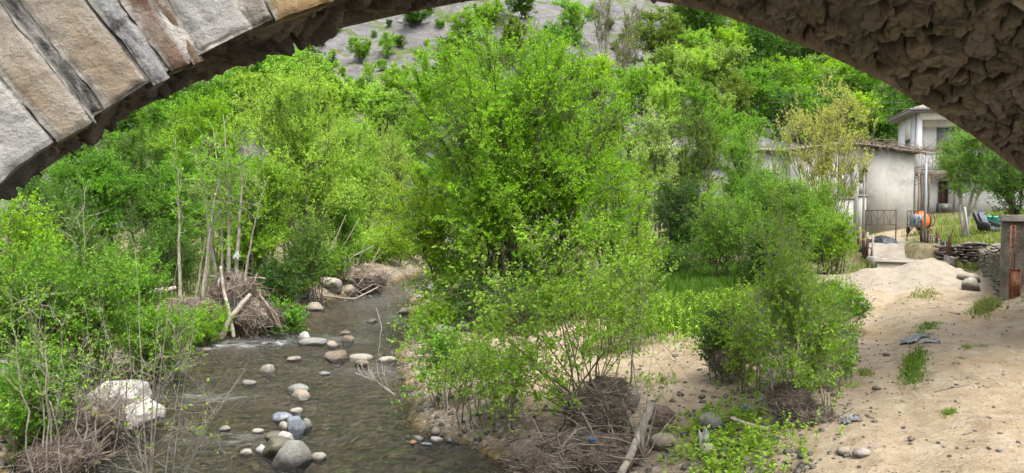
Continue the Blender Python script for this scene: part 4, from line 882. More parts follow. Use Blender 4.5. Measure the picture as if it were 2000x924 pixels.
# --- walls of loose stone
def stone_wall(pts, zt, zb_, course, label, name, m, seed, face, depth=.35, rag=.06, smin=.5):
    """a wall laid of separate rough stones; pts plan polyline, zt/zb heights per point; face = outward normal (x,y)"""
    rng = np.random.default_rng(seed); pts = np.array(pts, float); L_ = np.r_[0, np.cumsum(np.linalg.norm(np.diff(pts, axis=0), axis=1))]; mb = MB(); f_ = np.array(face, float); f_ /= np.linalg.norm(f_); ang = math.atan2(f_[1], f_[0]) + math.pi / 2
    z = min(zb_) - .1
    while z < max(zt):
        h = course * rng.uniform(.7, 1.35); s = -rng.uniform(0, .3)
        while s < L_[-1]:
            w_ = course * rng.uniform(1.2, 3.4); sc_ = s + w_ / 2
            top = np.interp(sc_, L_, zt); bot = np.interp(sc_, L_, zb_)
            if z + h * .5 < top + rag * rng.normal() and z + h > bot - .15 and 0 <= sc_ <= L_[-1]:
                p = np.array([np.interp(sc_, L_, pts[:, 0]), np.interp(sc_, L_, pts[:, 1])]) + f_ * rng.normal() * .03
                V, F = rock_shape((w_ * .54, depth * .5, h * .56), rng.integers(1e6), 3, .75, .07); V = rot(V, rng.normal() * .06, rng.normal() * .1, ang + rng.normal() * .1)
                mb.add(V + [p[0], p[1], z + h / 2], F)
            s += w_
        z += h
    # dark earth core behind the stones
    b = pts - f_[None] * depth * .45
    n = len(pts); V = np.r_[np.c_[b, np.array(zb_) - .3], np.c_[b, np.array(zt) - .06], np.c_[b - f_ * .4, np.array(zt) - .06], np.c_[b - f_ * .4, np.array(zb_) - .3]]; q = np.arange(n - 1)
    for k in range(3): mb.add(V, np.stack([k * n + q, k * n + q + 1, (k + 1) * n + q + 1, (k + 1) * n + q], 1)) if k == 0 else mb.F.append(np.stack([k * n + q, k * n + q + 1, (k + 1) * n + q + 1, (k + 1) * n + q], 1) + mb.n - 4 * n)
    return tag(mb.build(name, m, smooth=False), label, 'wall')
M_dry = simple('dry_stone', (.155, .125, .10), .92, .4, 3.5, bmp=.7, bd=.02, col2=(.26, .23, .19))
M_rub = simple('mossy_rubble', (.22, .195, .16), .95, .4, 5, bmp=.8, bd=.03, col2=(.13, .13, .07))
stone_wall([(X_(1832, 24.4), 24.4), (X_(1870, 24.5), 24.5), (X_(1926, 24.0), 24.0)], [-1.30, -1.27, -1.22], [-2.1, -2.12, -2.15], .095, 'dry stone wall of flat brown slabs right of the railing', 'dry_stone_wall', M_dry, 501, (.05, -1), .45, .04)
wl = [(X_(1922, 23.2), 23.2), (X_(1938, 20.3), 20.3), (X_(1958, 17.6), 17.6), (X_(1972, 16.2), 16.2)]
stone_wall(wl, [-1.45, -1.25, -1.02, -.92], [-2.2, -2.2, -2.2, -2.2], .11, 'mossy grey rubble retaining wall leading to the concrete pillar', 'retaining_wall', M_rub, 502, (-.85, -.5), .5, .07)
# pillar and rusty gate
Yp = 15.8; pxx = X_(1990, Yp); pz = -2.25; pil = empty('gate_pillar', (pxx, Yp, pz), 'thick weathered concrete gate pillar with a slab cap at the right edge', 'pillar', None, -.5)
def noisy_block(dx, dy, z0, z1, seed, amp=.025, taper=0.0):
    mb = MB(); n = 14; m_ = 40; z = np.linspace(z0, z1, m_); per = []
    for i in range(4 * n):
        s, f = divmod(i, n); f = f / n * 2 - 1; per.append([(f, -1), (1, f), (-f, 1), (-1, -f)][s])
    per = np.array(per); rr = (np.abs(per) ** 8).sum(1) ** (1 / 8.); per = per / rr[:, None]
    V = np.stack([np.concatenate([per[:, 0] * dx / 2 * (1 - taper * k / m_) for k in range(m_)]), np.concatenate([per[:, 1] * dy / 2 * (1 - taper * k / m_) for k in range(m_)]), np.repeat(z, len(per))], 1)
    d_ = V.copy(); d_[:, 2] = 0; d_ /= np.linalg.norm(d_, axis=1, keepdims=True); V += d_ * (amp * fbm(V * 4 + seed, 5, seed))[:, None]
    k = len(per); q = np.arange(k); F = np.concatenate([np.stack([j * k + q, j * k + (q + 1) % k, (j + 1) * k + (q + 1) % k, (j + 1) * k + q], 1) for j in range(m_ - 1)])
    return mb.add(V, F, [tuple((m_ - 1) * k + q)], [tuple(q[::-1])])
zt_ = zpx(432, Yp) - pz
noisy_block(.60, .60, 0, zt_, 511, .035).build('shaft', simple('pillar_concrete', (.22, .19, .155), .95, .35, 4, bmp=.9, bd=.03, col2=(.10, .09, .075)), pil, smooth=True)
noisy_block(.74, .74, zt_ + .003, zt_ + .13, 512, .03, .08).build('cap', simple('cap_slab', (.30, .275, .24), .95, .3, 6, bmp=.9, bd=.02, col2=(.15, .13, .11)), pil, smooth=True)
gx_, gy_ = X_(1975, 15.35), 15.35; rg = empty('rusty_gate', (gx_, gy_, pz), 'narrow orange-rusted sheet metal gate folded against the concrete pillar', 'gate', None, -.25)
M_or = simple('orange_rust', (.26, .085, .035), .85, .45, 14, .1, bmp=.6, bd=.006, col2=(.36, .25, .18), s2=(.48, .6))
z0, z1, z2 = zpx(588, gy_) - pz, zpx(526, gy_) - pz, zpx(441, gy_) - pz
f = MB()
for x in (0, .19): tube(f, [(x, 0, z0 - .1), (x, 0, z1 if x else z2)], .014, 6)
tube(f, [(.075, 0, z1), (.075, 0, z2)], .014, 6)
for zz in (z0, z1): tube(f, [(0, 0, zz), (.19, 0, zz)], .014, 6)
tube(f, [(0, 0, z2), (.075, 0, z2)], .014, 6); f.build('frame', M_or, rg)
f = MB(); box(f, (.095, .006, (z0 + z1) / 2), (.175, .008, z1 - z0 - .02)); f.build('panel', M_or, rg)
f = MB(); tube(f, [(.02, .03, (z1 + z2) / 2), (.10, .12, (z1 + z2) / 2)], .02, 6); f.build('hinge', M_rust, rg)
# wires: power lines crossing before the wooded hill, and slack cables from the shed
def wire(p, q, sag, r, name, label, group, m):
    t = np.linspace(0, 1, 24)[:, None]; P = np.array(p) * (1 - t) + np.array(q) * t; P[:, 2] -= sag * 4 * (t[:, 0] * (1 - t[:, 0])); return tag(tube(MB(), P, r, 4).build(name, m), label, 'cable', group)
M_wire = simple('grey_wire', (.20, .20, .20), .6, .1, 3, bmp=0)
for i, (ya, yb) in enumerate(((172, 158), (186, 170), (200, 196), (214, 208), (226, 222), (150, 130))):
    wire(at(1500, ya, 52), at(1985, yb - 10, 46), .25, .006, 'power_line', 'thin grey overhead line crossing in front of the wood above the shed', 'overhead lines above the shed', M_wire)
for (a, b, s, r) in (((1690, 331, 36.9), (1800, 326, 39.5), .05, .016), ((1690, 332, 36.9), (1797, 345, 39.5), .28, .022), ((1690, 333, 36.9), (1797, 358, 39.5), .35, .014)):
    wire(at(*a), at(*b), s, r, 'slack_cable', 'slack black cable hung from the shed wall to the vine pergola', 'cables on the shed', M_iron)
print('yard', round(time.time() - T0, 1))
# ================================================================== PLANT BUILDER
LG = {'hi': None}
def leaf_mesh(mb, P, D, size, rng, shape='quad', flat=.5, width=.5):
    """P (n,3) leaf bases, D (n,3) pointing directions"""
    n = len(P)
    if n == 0: return
    D = D / (np.linalg.norm(D, axis=1, keepdims=True) + 1e-9)
    up = rng.normal(size=(n, 3)) * (1 - flat) + np.array([0, 0, 1.0]) * flat
    S = np.cross(D, up); S /= np.linalg.norm(S, axis=1, keepdims=True) + 1e-9
    N = np.cross(S, D)
    L = (size * rng.uniform(.6, 1.25, n))[:, None]; w = L * width * rng.uniform(.8, 1.15, (n, 1)); fold = w * rng.uniform(.05, .45, (n, 1))
    if shape == 'quad':
        V = np.stack([P, P + D * L * .45 + S * w * .5 + N * fold, P + D * L, P + D * L * .45 - S * w * .5 + N * fold], 1)
        b = (np.arange(n) * 4)[:, None]; mb.add(V.reshape(-1, 3), b + [[0, 1, 2]], b + [[0, 2, 3]])
    else:
        dr = N * L * rng.uniform(-.2, .05, (n, 1))
        V = np.stack([P, P + D * L * .28 + S * w * .46 + N * fold, P + D * L * .68 + S * w * .42 + N * fold + dr * .5, P + D * L + dr, P + D * L * .68 - S * w * .42 + N * fold + dr * .5, P + D * L * .28 - S * w * .46 + N * fold], 1)
        b = (np.arange(n) * 6)[:, None]; mb.add(V.reshape(-1, 3), b + [[0, 1, 2, 3]], b + [[0, 3, 4, 5]])
def sample_poly(P, i, t):
    n = P.shape[1]; f = t * (n - 1); k = np.minimum(f.astype(int), n - 2); u = (f - k)[:, None]
    return P[i, k] * (1 - u) + P[i, k + 1] * u, P[i, k + 1] - P[i, k]
def make_plant(seed, H, rad, cz=.6, rz=.45, n_stem=6, stem_r=.06, base_r=.3, n_br=60, n_tw=700, tw_len=.5, n_leaf=14, leaf=.07, leaf_w=.55,
               shape='quad', low=.25, up=.35, droop=0.0, flat=.45, leaf_up=.2, shell=.45, bare=0.0, stem_targets=None, br_r=.35, spread=1.0, lobes=7, offset=(0, 0), clump=.42, lobe_amp=.8, st_share=.18, tw_r=.004, sides=5, stem_top=.95, wig=.05, tip_bias=0.0):
    """returns wood MB and leaf MB. crown = lumpy ellipsoid centred at height cz*H, radii rad (horizontal, scalar or pair) and rz*H (vertical)"""
    rng = np.random.default_rng(seed); rad = np.array(rad if hasattr(rad, '__len__') else (rad, rad), float)
    Rv = np.array([rad[0], rad[1], rz * H]); Cc = np.array([offset[0], offset[1], cz * H])
    lob = rng.normal(size=(lobes, 3)); lob /= np.linalg.norm(lob, axis=1, keepdims=True); la = rng.uniform(-.28, .22, lobes) * lobe_amp
    def lump(d): return 1 + ((np.maximum(0, d @ lob.T) ** 4) * la).sum(1) + .10 * vnoise(d * 2.3, seed)
    def env(d): return Cc + d * Rv * lump(d)[:, None]
    # stems
    if stem_targets is None:
        ph = np.arange(n_stem) * 2.39996 + rng.uniform(0, 6); al = np.sqrt(rng.uniform(.0, 1, n_stem)) * R(62) * spread
        d = np.stack([np.sin(al) * np.cos(ph), np.sin(al) * np.sin(ph), np.cos(al)], 1)
        tip = Cc + (env(d) - Cc) * stem_top
        b0 = np.stack([np.cos(ph), np.sin(ph), 0 * ph], 1) * base_r * np.sqrt(rng.uniform(.05, 1, n_stem))[:, None]
    else:
        tip = np.array(stem_targets, float)[:, 3:]; b0 = np.array(stem_targets, float)[:, :3]; n_stem = len(tip)
    mid = b0 * .55 + tip * .45; mid[:, 2] = b0[:, 2] + (tip[:, 2] - b0[:, 2]) * .58; mid[:, :2] = b0[:, :2] * .7 + tip[:, :2] * .3
    mid += rng.normal(size=mid.shape) * wig * H
    ns = 12; ST = bez(b0, mid, tip, ns)
    ST[:, 1:-1] += rng.normal(size=(n_stem, ns - 2, 3)) * wig * .18 * H * np.array([1, 1, .3])
    sr = stem_r * rng.uniform(.55, 1.1, n_stem)
    SR = sr[:, None] * (1 - .88 * np.linspace(0, 1, ns))[None] ** 1.0
    wood = MB(); tubes(wood, ST, SR, sides + 1)
    # branches
    i = rng.integers(0, n_stem, n_br); t = rng.uniform(low, .95, n_br); s0, td = sample_poly(ST, i, t)
    best = None
    for _ in range(5):
        d = rng.normal(size=(n_br, 3)); d[:, 2] = d[:, 2] * .9 + .15; d /= np.linalg.norm(d, axis=1, keepdims=True)
        q = Cc + (env(d) - Cc) * (rng.uniform(0, 1, n_br) ** shell)[:, None]
        v = q - s0; l = np.linalg.norm(v, axis=1)
        cost = l + 2.5 * np.maximum(0, -v[:, 2] - .1 * H * (1 if droop == 0 else 3)) + .3 * l * (1 - (v * td).sum(1) / (l * np.linalg.norm(td, axis=1) + 1e-6))
        if best is None: best, bq = cost, q
        else:
            m = cost < best; best = np.where(m, cost, best); bq = np.where(m[:, None], q, bq)
    bl = np.linalg.norm(bq - s0, axis=1)
    mid = (s0 + bq) / 2; mid[:, 2] += bl * (.18 - .0 * droop) ; mid += rng.normal(size=mid.shape) * bl[:, None] * .07
    nb = 8; BR = bez(s0, mid, bq, nb)
    BR[:, 1:-1] += rng.normal(size=(n_br, nb - 2, 3)) * bl[:, None, None] * .022
    b_r = np.clip(br_r * sr[i] * (1 - .8 * t), .004, None); BRr = b_r[:, None] * (1 - .8 * np.linspace(0, 1, nb))[None]
    tubes(wood, BR, BRr, max(3, sides - 1), cap=False)
    # twigs
    nstem_tw = int(n_tw * st_share)
    ib = rng.choice(n_br, n_tw - nstem_tw, p=bl / bl.sum()); tb = rng.uniform(.18, 1, len(ib)) ** (.8); p1, d1 = sample_poly(BR, ib, tb)
    is_ = rng.integers(0, n_stem, nstem_tw); ts_ = rng.uniform(max(.35, low), 1, nstem_tw); p2_, d2 = sample_poly(ST, is_, ts_)
    p0 = np.r_[p1, p2_]; dd = np.r_[d1, d2]; dd /= np.linalg.norm(dd, axis=1, keepdims=True) + 1e-9
    outw = (p0 - Cc) / Rv; outw /= np.linalg.norm(outw, axis=1, keepdims=True) + 1e-9
    dr = dd * .55 + outw * .45 + rng.normal(size=dd.shape) * .5 + np.array([0, 0, up]); dr /= np.linalg.norm(dr, axis=1, keepdims=True)
    tl = tw_len * rng.uniform(.45, 1.3, len(p0))
    e = p0 + dr * tl[:, None]; e[:, 2] -= droop * tl
    m_ = p0 + dr * tl[:, None] * .5; m_[:, 2] += .06 * tl
    TW = bez(p0, m_, e, 4); tubes(wood, TW, np.linspace(tw_r, tw_r * .35, 4)[None].repeat(len(TW), 0), 3, cap=False)
    # leaves
    cl = vnoise(TW[:, 2] * (2.6 / max(.6, min(rad))) + seed, seed + 5) + .5 * vnoise(TW[:, 2] * (6.0 / max(.6, min(rad))), seed + 6)
    keep = (rng.uniform(0, 1, len(TW)) > bare) & (rng.uniform(0, 1, len(TW)) < 1 - clump * sstep(.25, -.35, cl)); TWk = TW[keep]; K = len(TWk)
    lt = rng.uniform(.08 + .5 * tip_bias, 1.05, (K, n_leaf)); ii = np.repeat(np.arange(K), n_leaf)
    cnt = rng.uniform(.35, 1.0, K); sel = (rng.uniform(0, 1, (K, n_leaf)) < cnt[:, None]).ravel()
    P, Dl = sample_poly(TWk, ii[sel], np.clip(lt.ravel()[sel], 0, 1)); Dl = Dl / (np.linalg.norm(Dl, axis=1, keepdims=True) + 1e-9)
    side = rng.normal(size=P.shape); side -= (side * Dl).sum(1, keepdims=True) * Dl; side /= np.linalg.norm(side, axis=1, keepdims=True) + 1e-9
    Dv = Dl * .55 + side * .9 + np.array([0, 0, leaf_up]); Dv[:, 2] -= droop * .8
    lv = MB(); leaf_mesh(lv, P + side * leaf * .1, Dv, leaf, rng, shape, flat, leaf_w)
    return wood, lv
LM = {
 'spring': leaf_mat('leaf_spring', (0.147, 0.290, 0.015), (0.295, 0.513, 0.026), (0.448, 0.695, 0.060), .5),
 'willow': leaf_mat('leaf_willow', (0.190, 0.348, 0.042), (0.346, 0.562, 0.072), (0.501, 0.712, 0.133), .5),
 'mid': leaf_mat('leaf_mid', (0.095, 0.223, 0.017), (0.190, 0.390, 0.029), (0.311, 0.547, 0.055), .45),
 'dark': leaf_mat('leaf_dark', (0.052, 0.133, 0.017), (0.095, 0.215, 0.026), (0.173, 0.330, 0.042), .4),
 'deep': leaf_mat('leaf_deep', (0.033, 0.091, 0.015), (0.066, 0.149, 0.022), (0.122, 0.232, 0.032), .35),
 'olive': leaf_mat('leaf_olive', (0.103, 0.157, 0.017), (0.190, 0.272, 0.032), (0.295, 0.380, 0.060), .4),
 'yellow': leaf_mat('leaf_yellow', (.38, .40, .08), (.60, .58, .17), (.70, .66, .28), .5), 'old_yellow': leaf_mat('leaf_old', (0.380, 0.390, 0.057), (0.690, 0.624, 0.127), (0.720, 0.720, 0.218), .45),
 'pale': leaf_mat('leaf_pale', (0.173, 0.282, 0.060), (0.311, 0.447, 0.097), (0.468, 0.596, 0.169), .45),
 'blossom': leaf_mat('leaf_blossom', (0.190, 0.312, 0.057), (0.380, 0.515, 0.115), (0.720, 0.720, 0.632), .4),
 'scrub': leaf_mat('leaf_scrub', (0.156, 0.272, 0.024), (0.284, 0.463, 0.048), (0.432, 0.612, 0.108), .45)}
BARK = simple('bark_dark', (.095, .075, .06), .9, .35, 9, bmp=.8, bd=.02)
BARKG = simple('bark_green', (.15, .135, .075), .85, .3, 9, bmp=.5, bd=.01)
def plant(name, label, cat, loc, group=None, leafm='mid', bark=None, rz=0.0, **kw):
    w, l = make_plant(**kw); e = empty(name, loc, label, cat, group, rz)
    w.build('trunk' if cat in ('tree', 'sapling') else 'stems', bark or BARK, e, smooth=True); l.build('crown' if cat == 'tree' else 'foliage', LM[leafm] if isinstance(leafm, str) else leafm, e)
    return e
def gpos(px, Y, dz=-.03): x = X_(px, Y); return (x, Y, hh(x, Y) + dz)
# ================================================================== STONES, DEBRIS, LITTER
def stone_mat2(name, c, var=.3, col2=None, s2=(.5, .68), rough=.8):
    m = simple(name, c, rough, var, 9, bmp=.8, bd=.02, col2=col2, s2=s2); nt = m.node_tree; b = nt.nodes['Principled BSDF']; tc = nt.nodes.new('ShaderNodeTexCoord')
    sp = nt.nodes.new('ShaderNodeSeparateXYZ'); nt.links.new(tc.outputs['Generated'], sp.inputs[0])      # wet, silted foot of each stone
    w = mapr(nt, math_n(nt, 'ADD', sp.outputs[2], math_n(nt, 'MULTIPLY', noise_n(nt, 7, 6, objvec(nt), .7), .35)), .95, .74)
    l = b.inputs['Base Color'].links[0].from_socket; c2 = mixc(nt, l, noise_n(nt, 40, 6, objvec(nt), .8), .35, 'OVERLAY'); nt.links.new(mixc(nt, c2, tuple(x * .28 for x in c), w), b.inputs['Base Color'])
    nt.links.new(mapr(nt, w, 0, 1, rough, .25), b.inputs['Roughness']); return m
ST = {'white': stone_mat2('white_stone', (.62, .60, .56), .12, (.30, .29, .26), (.58, .72)), 'grey': stone_mat2('grey_stone', (.27, .265, .24), .3, (.15, .15, .12)), 'tan': stone_mat2('tan_stone', (.36, .31, .235), .25, (.24, .17, .11)),
      'buff': stone_mat2('buff_stone', (.45, .41, .34), .2, (.28, .25, .2)), 'blue': stone_mat2('blue_stone', (.19, .22, .26), .3, (.44, .45, .46), (.52, .64)), 'brown': stone_mat2('brown_stone', (.20, .155, .11), .3, (.12, .09, .06)), 'orange': stone_mat2('orange_stone', (.34, .17, .065), .3, (.15, .09, .05)), 'olive': stone_mat2('wet_stone', (.13, .12, .075), .3, (.22, .2, .13), (.5, .7), .35)}
def stone(px, py, wpx, hpx, kind, label, ang=.25, z=None, group=None, seed=None, dk=.75, sink=.40, name='river_stone', sub=4, rough=.06):
    """a stone whose waterline sits under the photo pixel (px, py)"""
    zz = WATER if z is None else z
    d = at(px, py, 1.0); Y = zz / d[2]; x = d[0] * Y; w = wpx / 1444. * Y / 2 * .9; h = hpx / 1444. * Y * .88; ang = min(.95, ang + .38); rough = .10
    if z is not None and z > WATER + .01: zz = gh(x, Y)
    hv = h / (2 - 2 * sink) ; V, F = rock_shape((w, w * dk, hv), seed or int(px * 7 + py), sub, ang, rough); V = rot(V, 0, 0, (px * .37) % .6 - .3)
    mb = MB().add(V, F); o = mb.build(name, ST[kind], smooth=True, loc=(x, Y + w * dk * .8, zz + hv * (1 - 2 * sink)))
    return tag(o, label, 'stone', group)
# boulder
bl = at(208, 846, 1); Yb = WATER / bl[2]; xb = bl[0] * Yb
M_bould = simple('pale_boulder', (.60, .575, .53), .9, .18, 3.2, bmp=1.0, bd=.04, col2=(.30, .28, .25), s2=(.56, .7))
sB = 90 / 1444. * Yb; mb = MB()
for dx, dy, dz, sz, sd in ((-.38, .15, .10, (.62, .62, .60), 612), (.05, .25, .22, (.55, .55, .52), 619), (.52, -.05, -.10, (.52, .48, .36), 625), (.10, -.25, -.20, (.70, .42, .34), 633), (-.80, .05, -.12, (.42, .45, .42), 641)):
    V, F = rock_shape(sz, sd, 5, .62, .13); V = V + .02 * fbm(V * 14, 3, sd)[:, None] * V; mb.add((V + [dx, dy, dz]) * sB, F)
tag(mb.build('boulder', M_bould, smooth=True, loc=(xb - .02, Yb + sB * .55, WATER + .24)), 'big angular white boulder at the left edge of the stream behind bare twigs', 'boulder')
V, F = rock_shape((.42, .4, .42), 616, 5, .7, .08); tag(MB().add(V, F).build('boulder', M_bould, smooth=True, loc=(X_(22, 11.6), 11.6, gh(X_(22, 11.6), 11.6) + .15)), 'white rock almost hidden by the bushes at the left edge', 'boulder')
for s in (
 (564, 916, 92, 56, 'grey', 'largest rounded grey-brown stone in the stream, nearest the viewer', .12), (536, 893, 78, 40, 'olive', 'rounded olive stone right behind the nearest grey-brown stone', .12),
 (548, 872, 52, 30, 'white', 'angular white stone above the two rounded stones in the stream', .8), (508, 886, 32, 18, 'white', 'small white stone left of the angular white stone', .4), (478, 890, 32, 12, 'buff', 'flat buff stone at the left end of the near cluster', .3), (620, 900, 36, 17, 'buff', 'low buff stone just right of the largest near stone', .3),
 (575, 850, 60, 38, 'blue', 'blue-grey veined stone in mid stream', .6), (594, 842, 30, 26, 'grey', 'grey stone propping the right end of the blue-grey stone', .3), (548, 824, 50, 20, 'blue', 'flat slate-grey stone pointing left beyond the veined one', .6), (553, 842, 26, 20, 'buff', 'small yellowish stone left of the blue-grey veined stone', .3), (502, 846, 26, 10, 'buff', 'thin pale stone left in mid stream', .4), (535, 860, 50, 16, 'olive', 'wet dark stone awash below the blue-grey veined stone', .2), (437, 842, 28, 10, 'grey', 'lone dull stone awash in the left half of the stream', .2),
 (577, 808, 28, 14, 'buff', 'small round buff stone between slate stone and stacked pair', .2), (583, 782, 44, 22, 'tan', 'front brown stone of the stacked pair in mid stream', .15), (577, 768, 50, 18, 'grey', 'rear grey stone of the stacked pair in mid stream', .15),
 (520, 731, 40, 26, 'buff', 'cream block-shaped stone standing alone in dark water', .7), (484, 752, 32, 12, 'grey', 'low grey stone left of the cream block-shaped stone', .2),
 (653, 706, 52, 26, 'brown', 'big brown rounded stone near the far riffle', .2), (678, 672, 34, 18, 'brown', 'dome-shaped brown stone beside the far riffle', .2), (648, 678, 30, 14, 'tan', 'tan stone left of the dome-shaped brown stone', .2), (607, 675, 66, 14, 'grey', 'long low grey slab below the white riffle stone', .2), (592, 668, 34, 22, 'white', 'white wedge-shaped stone at the riffle', .8), (572, 705, 30, 10, 'tan', 'small flat tan stone above the cream block stone', .3), (632, 733, 24, 8, 'grey', 'thin grey stone awash right of the cream block', .2), (706, 718, 34, 16, 'brown', 'brown stone near the bare white twigs', .3), (700, 705, 60, 12, 'buff', 'flat pale slab near the right bank of the stream', .3), (755, 708, 46, 12, 'buff', 'pale flat stone at the right edge of the stream by leaning twigs', .3), (724, 632, 30, 10, 'olive', 'mossy stone in the far narrow part of the stream', .2), (672, 654, 24, 8, 'brown', 'reddish flat stone in the far stream', .2), (527, 646, 44, 26, 'orange', 'orange-brown rock at the foot of the flood debris on the left bank', .5), (402, 686, 20, 8, 'brown', 'small brown stone at the left waterline under leaves', .2)):
    stone(*s[:6], ang=s[6])
for s in ((816, 862, 24, 13, 'grey', 'grey cobble at the right waterline, left of the white one', .2), (852, 866, 30, 15, 'white', 'white egg-shaped cobble at the right waterline', .15), (850, 850, 24, 16, 'buff', 'buff cobble behind the white egg-shaped one', .2), (876, 864, 16, 10, 'blue', 'small blue-grey cobble right of the white egg-shaped one', .3), (832, 871, 26, 7, 'blue', 'thin flat slate lying in the shallows by the cobbles', .3), (896, 850, 26, 14, 'grey', 'pale grey cobble among gravel under the shrub', .2), (806, 868, 20, 9, 'orange', 'reddish cobble at the left end of the cobble row', .3)):
    stone(*s[:6], ang=s[6], name='cobble')
GBK = 'rocks on the bar under the trees'
for px, py, w, h, k, lab in ((870, 668, 52, 34, 'grey', 'grey boulder under the shrub between the stream and the tallest tree'), (850, 580, 60, 26, 'grey', 'flat grey rock by the far stream below the leaning tree'), (905, 660, 34, 22, 'grey', 'smaller grey rock right of the boulder under the shrub'), (835, 625, 36, 18, 'buff', 'pale rock on the bank beside the far stream'), (800, 600, 50, 20, 'tan', 'tan rock at the edge of the far stream'), (640, 570, 70, 32, 'buff', 'pale rocky lump on the far left bank'), (612, 590, 46, 22, 'tan', 'tan rock beside the pale lump on the far left bank'), (680, 565, 50, 22, 'tan', 'brownish rock on the left bank near the bend')):
    stone(px, py, w, h, k, lab, ang=.7, z=WATER + .25, group=GBK, name='rock')
for px, py, w, h, k, lab in ((1640, 664, 16, 14, 'grey', 'round grey stone at the left edge of the dirt road beside the shrub'), (1905, 570, 40, 26, 'buff', 'pale slab leaning at the foot of the rubble wall'), (1900, 545, 46, 18, 'tan', 'flat tan slab below the dry stone wall'), (1875, 538, 30, 14, 'buff', 'small pale slab beside the flat tan slab below the wall'), (1868, 614, 22, 5, 'tan', 'flat stone half buried in the road near the rubble wall'), (1784, 861, 18, 9, 'brown', 'small dark stone lying on the near road'), (1942, 797, 6, 5, 'brown', 'tiny dark pebble alone on the right of the road'), (1392, 848, 52, 42, 'grey', 'dark boulder among the weeds at the bottom left of the road'), (1300, 880, 54, 36, 'tan', 'sandy rock beside the driftwood log'), (1652, 890, 30, 16, 'tan', 'tan stone at the lower left edge of the road'), (1690, 893, 40, 14, 'buff', 'flat pale stone at the bottom of the road'), (1385, 895, 40, 30, 'buff', 'pale stone at the bottom under the weeds'), (1235, 800, 40, 40, 'buff', 'whitish upright stone behind the driftwood heap')):
    d = at(px, py, 1); Y = -2.1 / d[2]
    for _ in range(12): Y = gh(d[0] * Y, Y) / d[2]
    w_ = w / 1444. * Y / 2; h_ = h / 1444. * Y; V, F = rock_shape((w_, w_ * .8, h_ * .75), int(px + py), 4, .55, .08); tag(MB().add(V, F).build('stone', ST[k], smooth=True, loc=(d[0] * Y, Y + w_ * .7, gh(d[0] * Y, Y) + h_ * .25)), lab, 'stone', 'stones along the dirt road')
# gravel: nobody could count it
rg_ = np.random.default_rng(621); gm = {k: MB() for k in ('grey', 'tan', 'buff')}
Vp, Fp = [], []
N = 9000; xs = rg_.uniform(-4, 6, N); ys = 6.5 + 13 * rg_.uniform(0, 1, N) ** 1.6; d_, rt = river_dist(xs, ys); rd_ = road_d(xs, ys)
pr = np.where(rt, np.exp(-np.maximum(d_, 0) / .8), 0) + .95 * np.exp(-((rd_ - .1) / .5) ** 2) + .35 * np.exp(-(((xs - 2.0) / .9) ** 2 + ((ys - 9.0) / 1.8) ** 2)) + .05
ok = (rg_.uniform(0, 1, N) < pr) & (d_ > -.5) & (rd_ > -1.2)
zs = np.maximum(ground_h(xs, ys), -9)
for x, y, z in np.stack([xs, ys, zs], 1)[ok]:
    s = .018 + .05 * rg_.uniform() ** 3; V, F = rock_shape((s, s * rg_.uniform(.6, .9), s * rg_.uniform(.45, .7)), rg_.integers(60), 2, .3, .1); gm[rg_.choice(['grey', 'tan', 'buff'])].add(rot(V, 0, 0, rg_.uniform(0, 6)) + [x, y, z + s * .12], F)
N = 4200; xs = rg_.uniform(1.5, 12, N); ys = 4.8 + 14 * rg_.uniform(0, 1, N) ** 1.7; rd_ = road_d(xs, ys); ok = rd_ < .2; zs = ground_h(xs, ys)
for x, y, z in np.stack([xs, ys, zs], 1)[ok]:
    s = .006 + .022 * rg_.uniform() ** 4; V, F = rock_shape((s, s * .8, s * .6), rg_.integers(60), 2, .5, .1); gm[rg_.choice(['grey', 'tan', 'buff'])].add(rot(V, 0, 0, rg_.uniform(0, 6)) + [x, y, z + s * .2], F)
N = 2600; ys = rg_.uniform(7, 30, N); L_ = np.interp(ys, _ry, _rl); xs = L_ - rg_.normal(size=N) * .35; d_, rt = river_dist(xs, ys); zs = ground_h(xs, ys)
for x, y, z in np.stack([xs, ys, zs], 1)[(d_ > -.4) & (d_ < 1.2)]:
    s = .02 + .06 * rg_.uniform() ** 3; V, F = rock_shape((s, s * .8, s * .55), rg_.integers(60), 2, .3, .1); gm[rg_.choice(['grey', 'tan', 'buff'])].add(rot(V, 0, 0, rg_.uniform(0, 6)) + [x, y, z + s * .12], F)
for k, g in gm.items(): tag(g.build('gravel', ST[k], smooth=True), {'grey': 'grey pebbles and gravel along the waterline and road edge', 'tan': 'tan pebbles and gravel along the waterline and road edge', 'buff': 'pale buff pebbles and gravel along the waterline and road edge'}[k], 'gravel', kind='stuff')
# ------------------------------------------------------------------ flood debris
def sticks(mb, c, rad, n, seed, L=(.3, .9), r=.008, dirn=None, spread=1.0, sag=.0, surf=None):
    rng = np.random.default_rng(seed); d = rng.normal(size=(n, 3)); d /= np.linalg.norm(d, axis=1, keepdims=True)
    a = np.array(c) + d * np.array(rad) * rng.uniform(.55, 1.02, (n, 1)) ** (1 / 3.)
    v = rng.normal(size=(n, 3)) * [1, 1, .35] * spread + (0 if dirn is None else np.array(dirn)); v /= np.linalg.norm(v, axis=1, keepdims=True)
    l = rng.uniform(*L, n)[:, None]; a = a - v * l * .5; b = a + v * l; m_ = (a + b) / 2 + rng.normal(size=(n, 3)) * l * .14; b[:, 2] -= sag * l[:, 0]
    rr = r * np.exp(rng.normal(size=(n, 1)) * .55 - .35); tubes(mb, bez(a, m_, b, 5), rr * np.array([[1, .95, .85, .7, .45]]), 4, cap=False)
M_straw = simple('flood_straw', (.185, .15, .115), .95, .5, 6, bmp=0, col2=(.36, .31, .25))
M_dead = simple('dead_leaf', (.16, .12, .085), .9, .5, 30, bmp=0, col2=(.30, .26, .22))
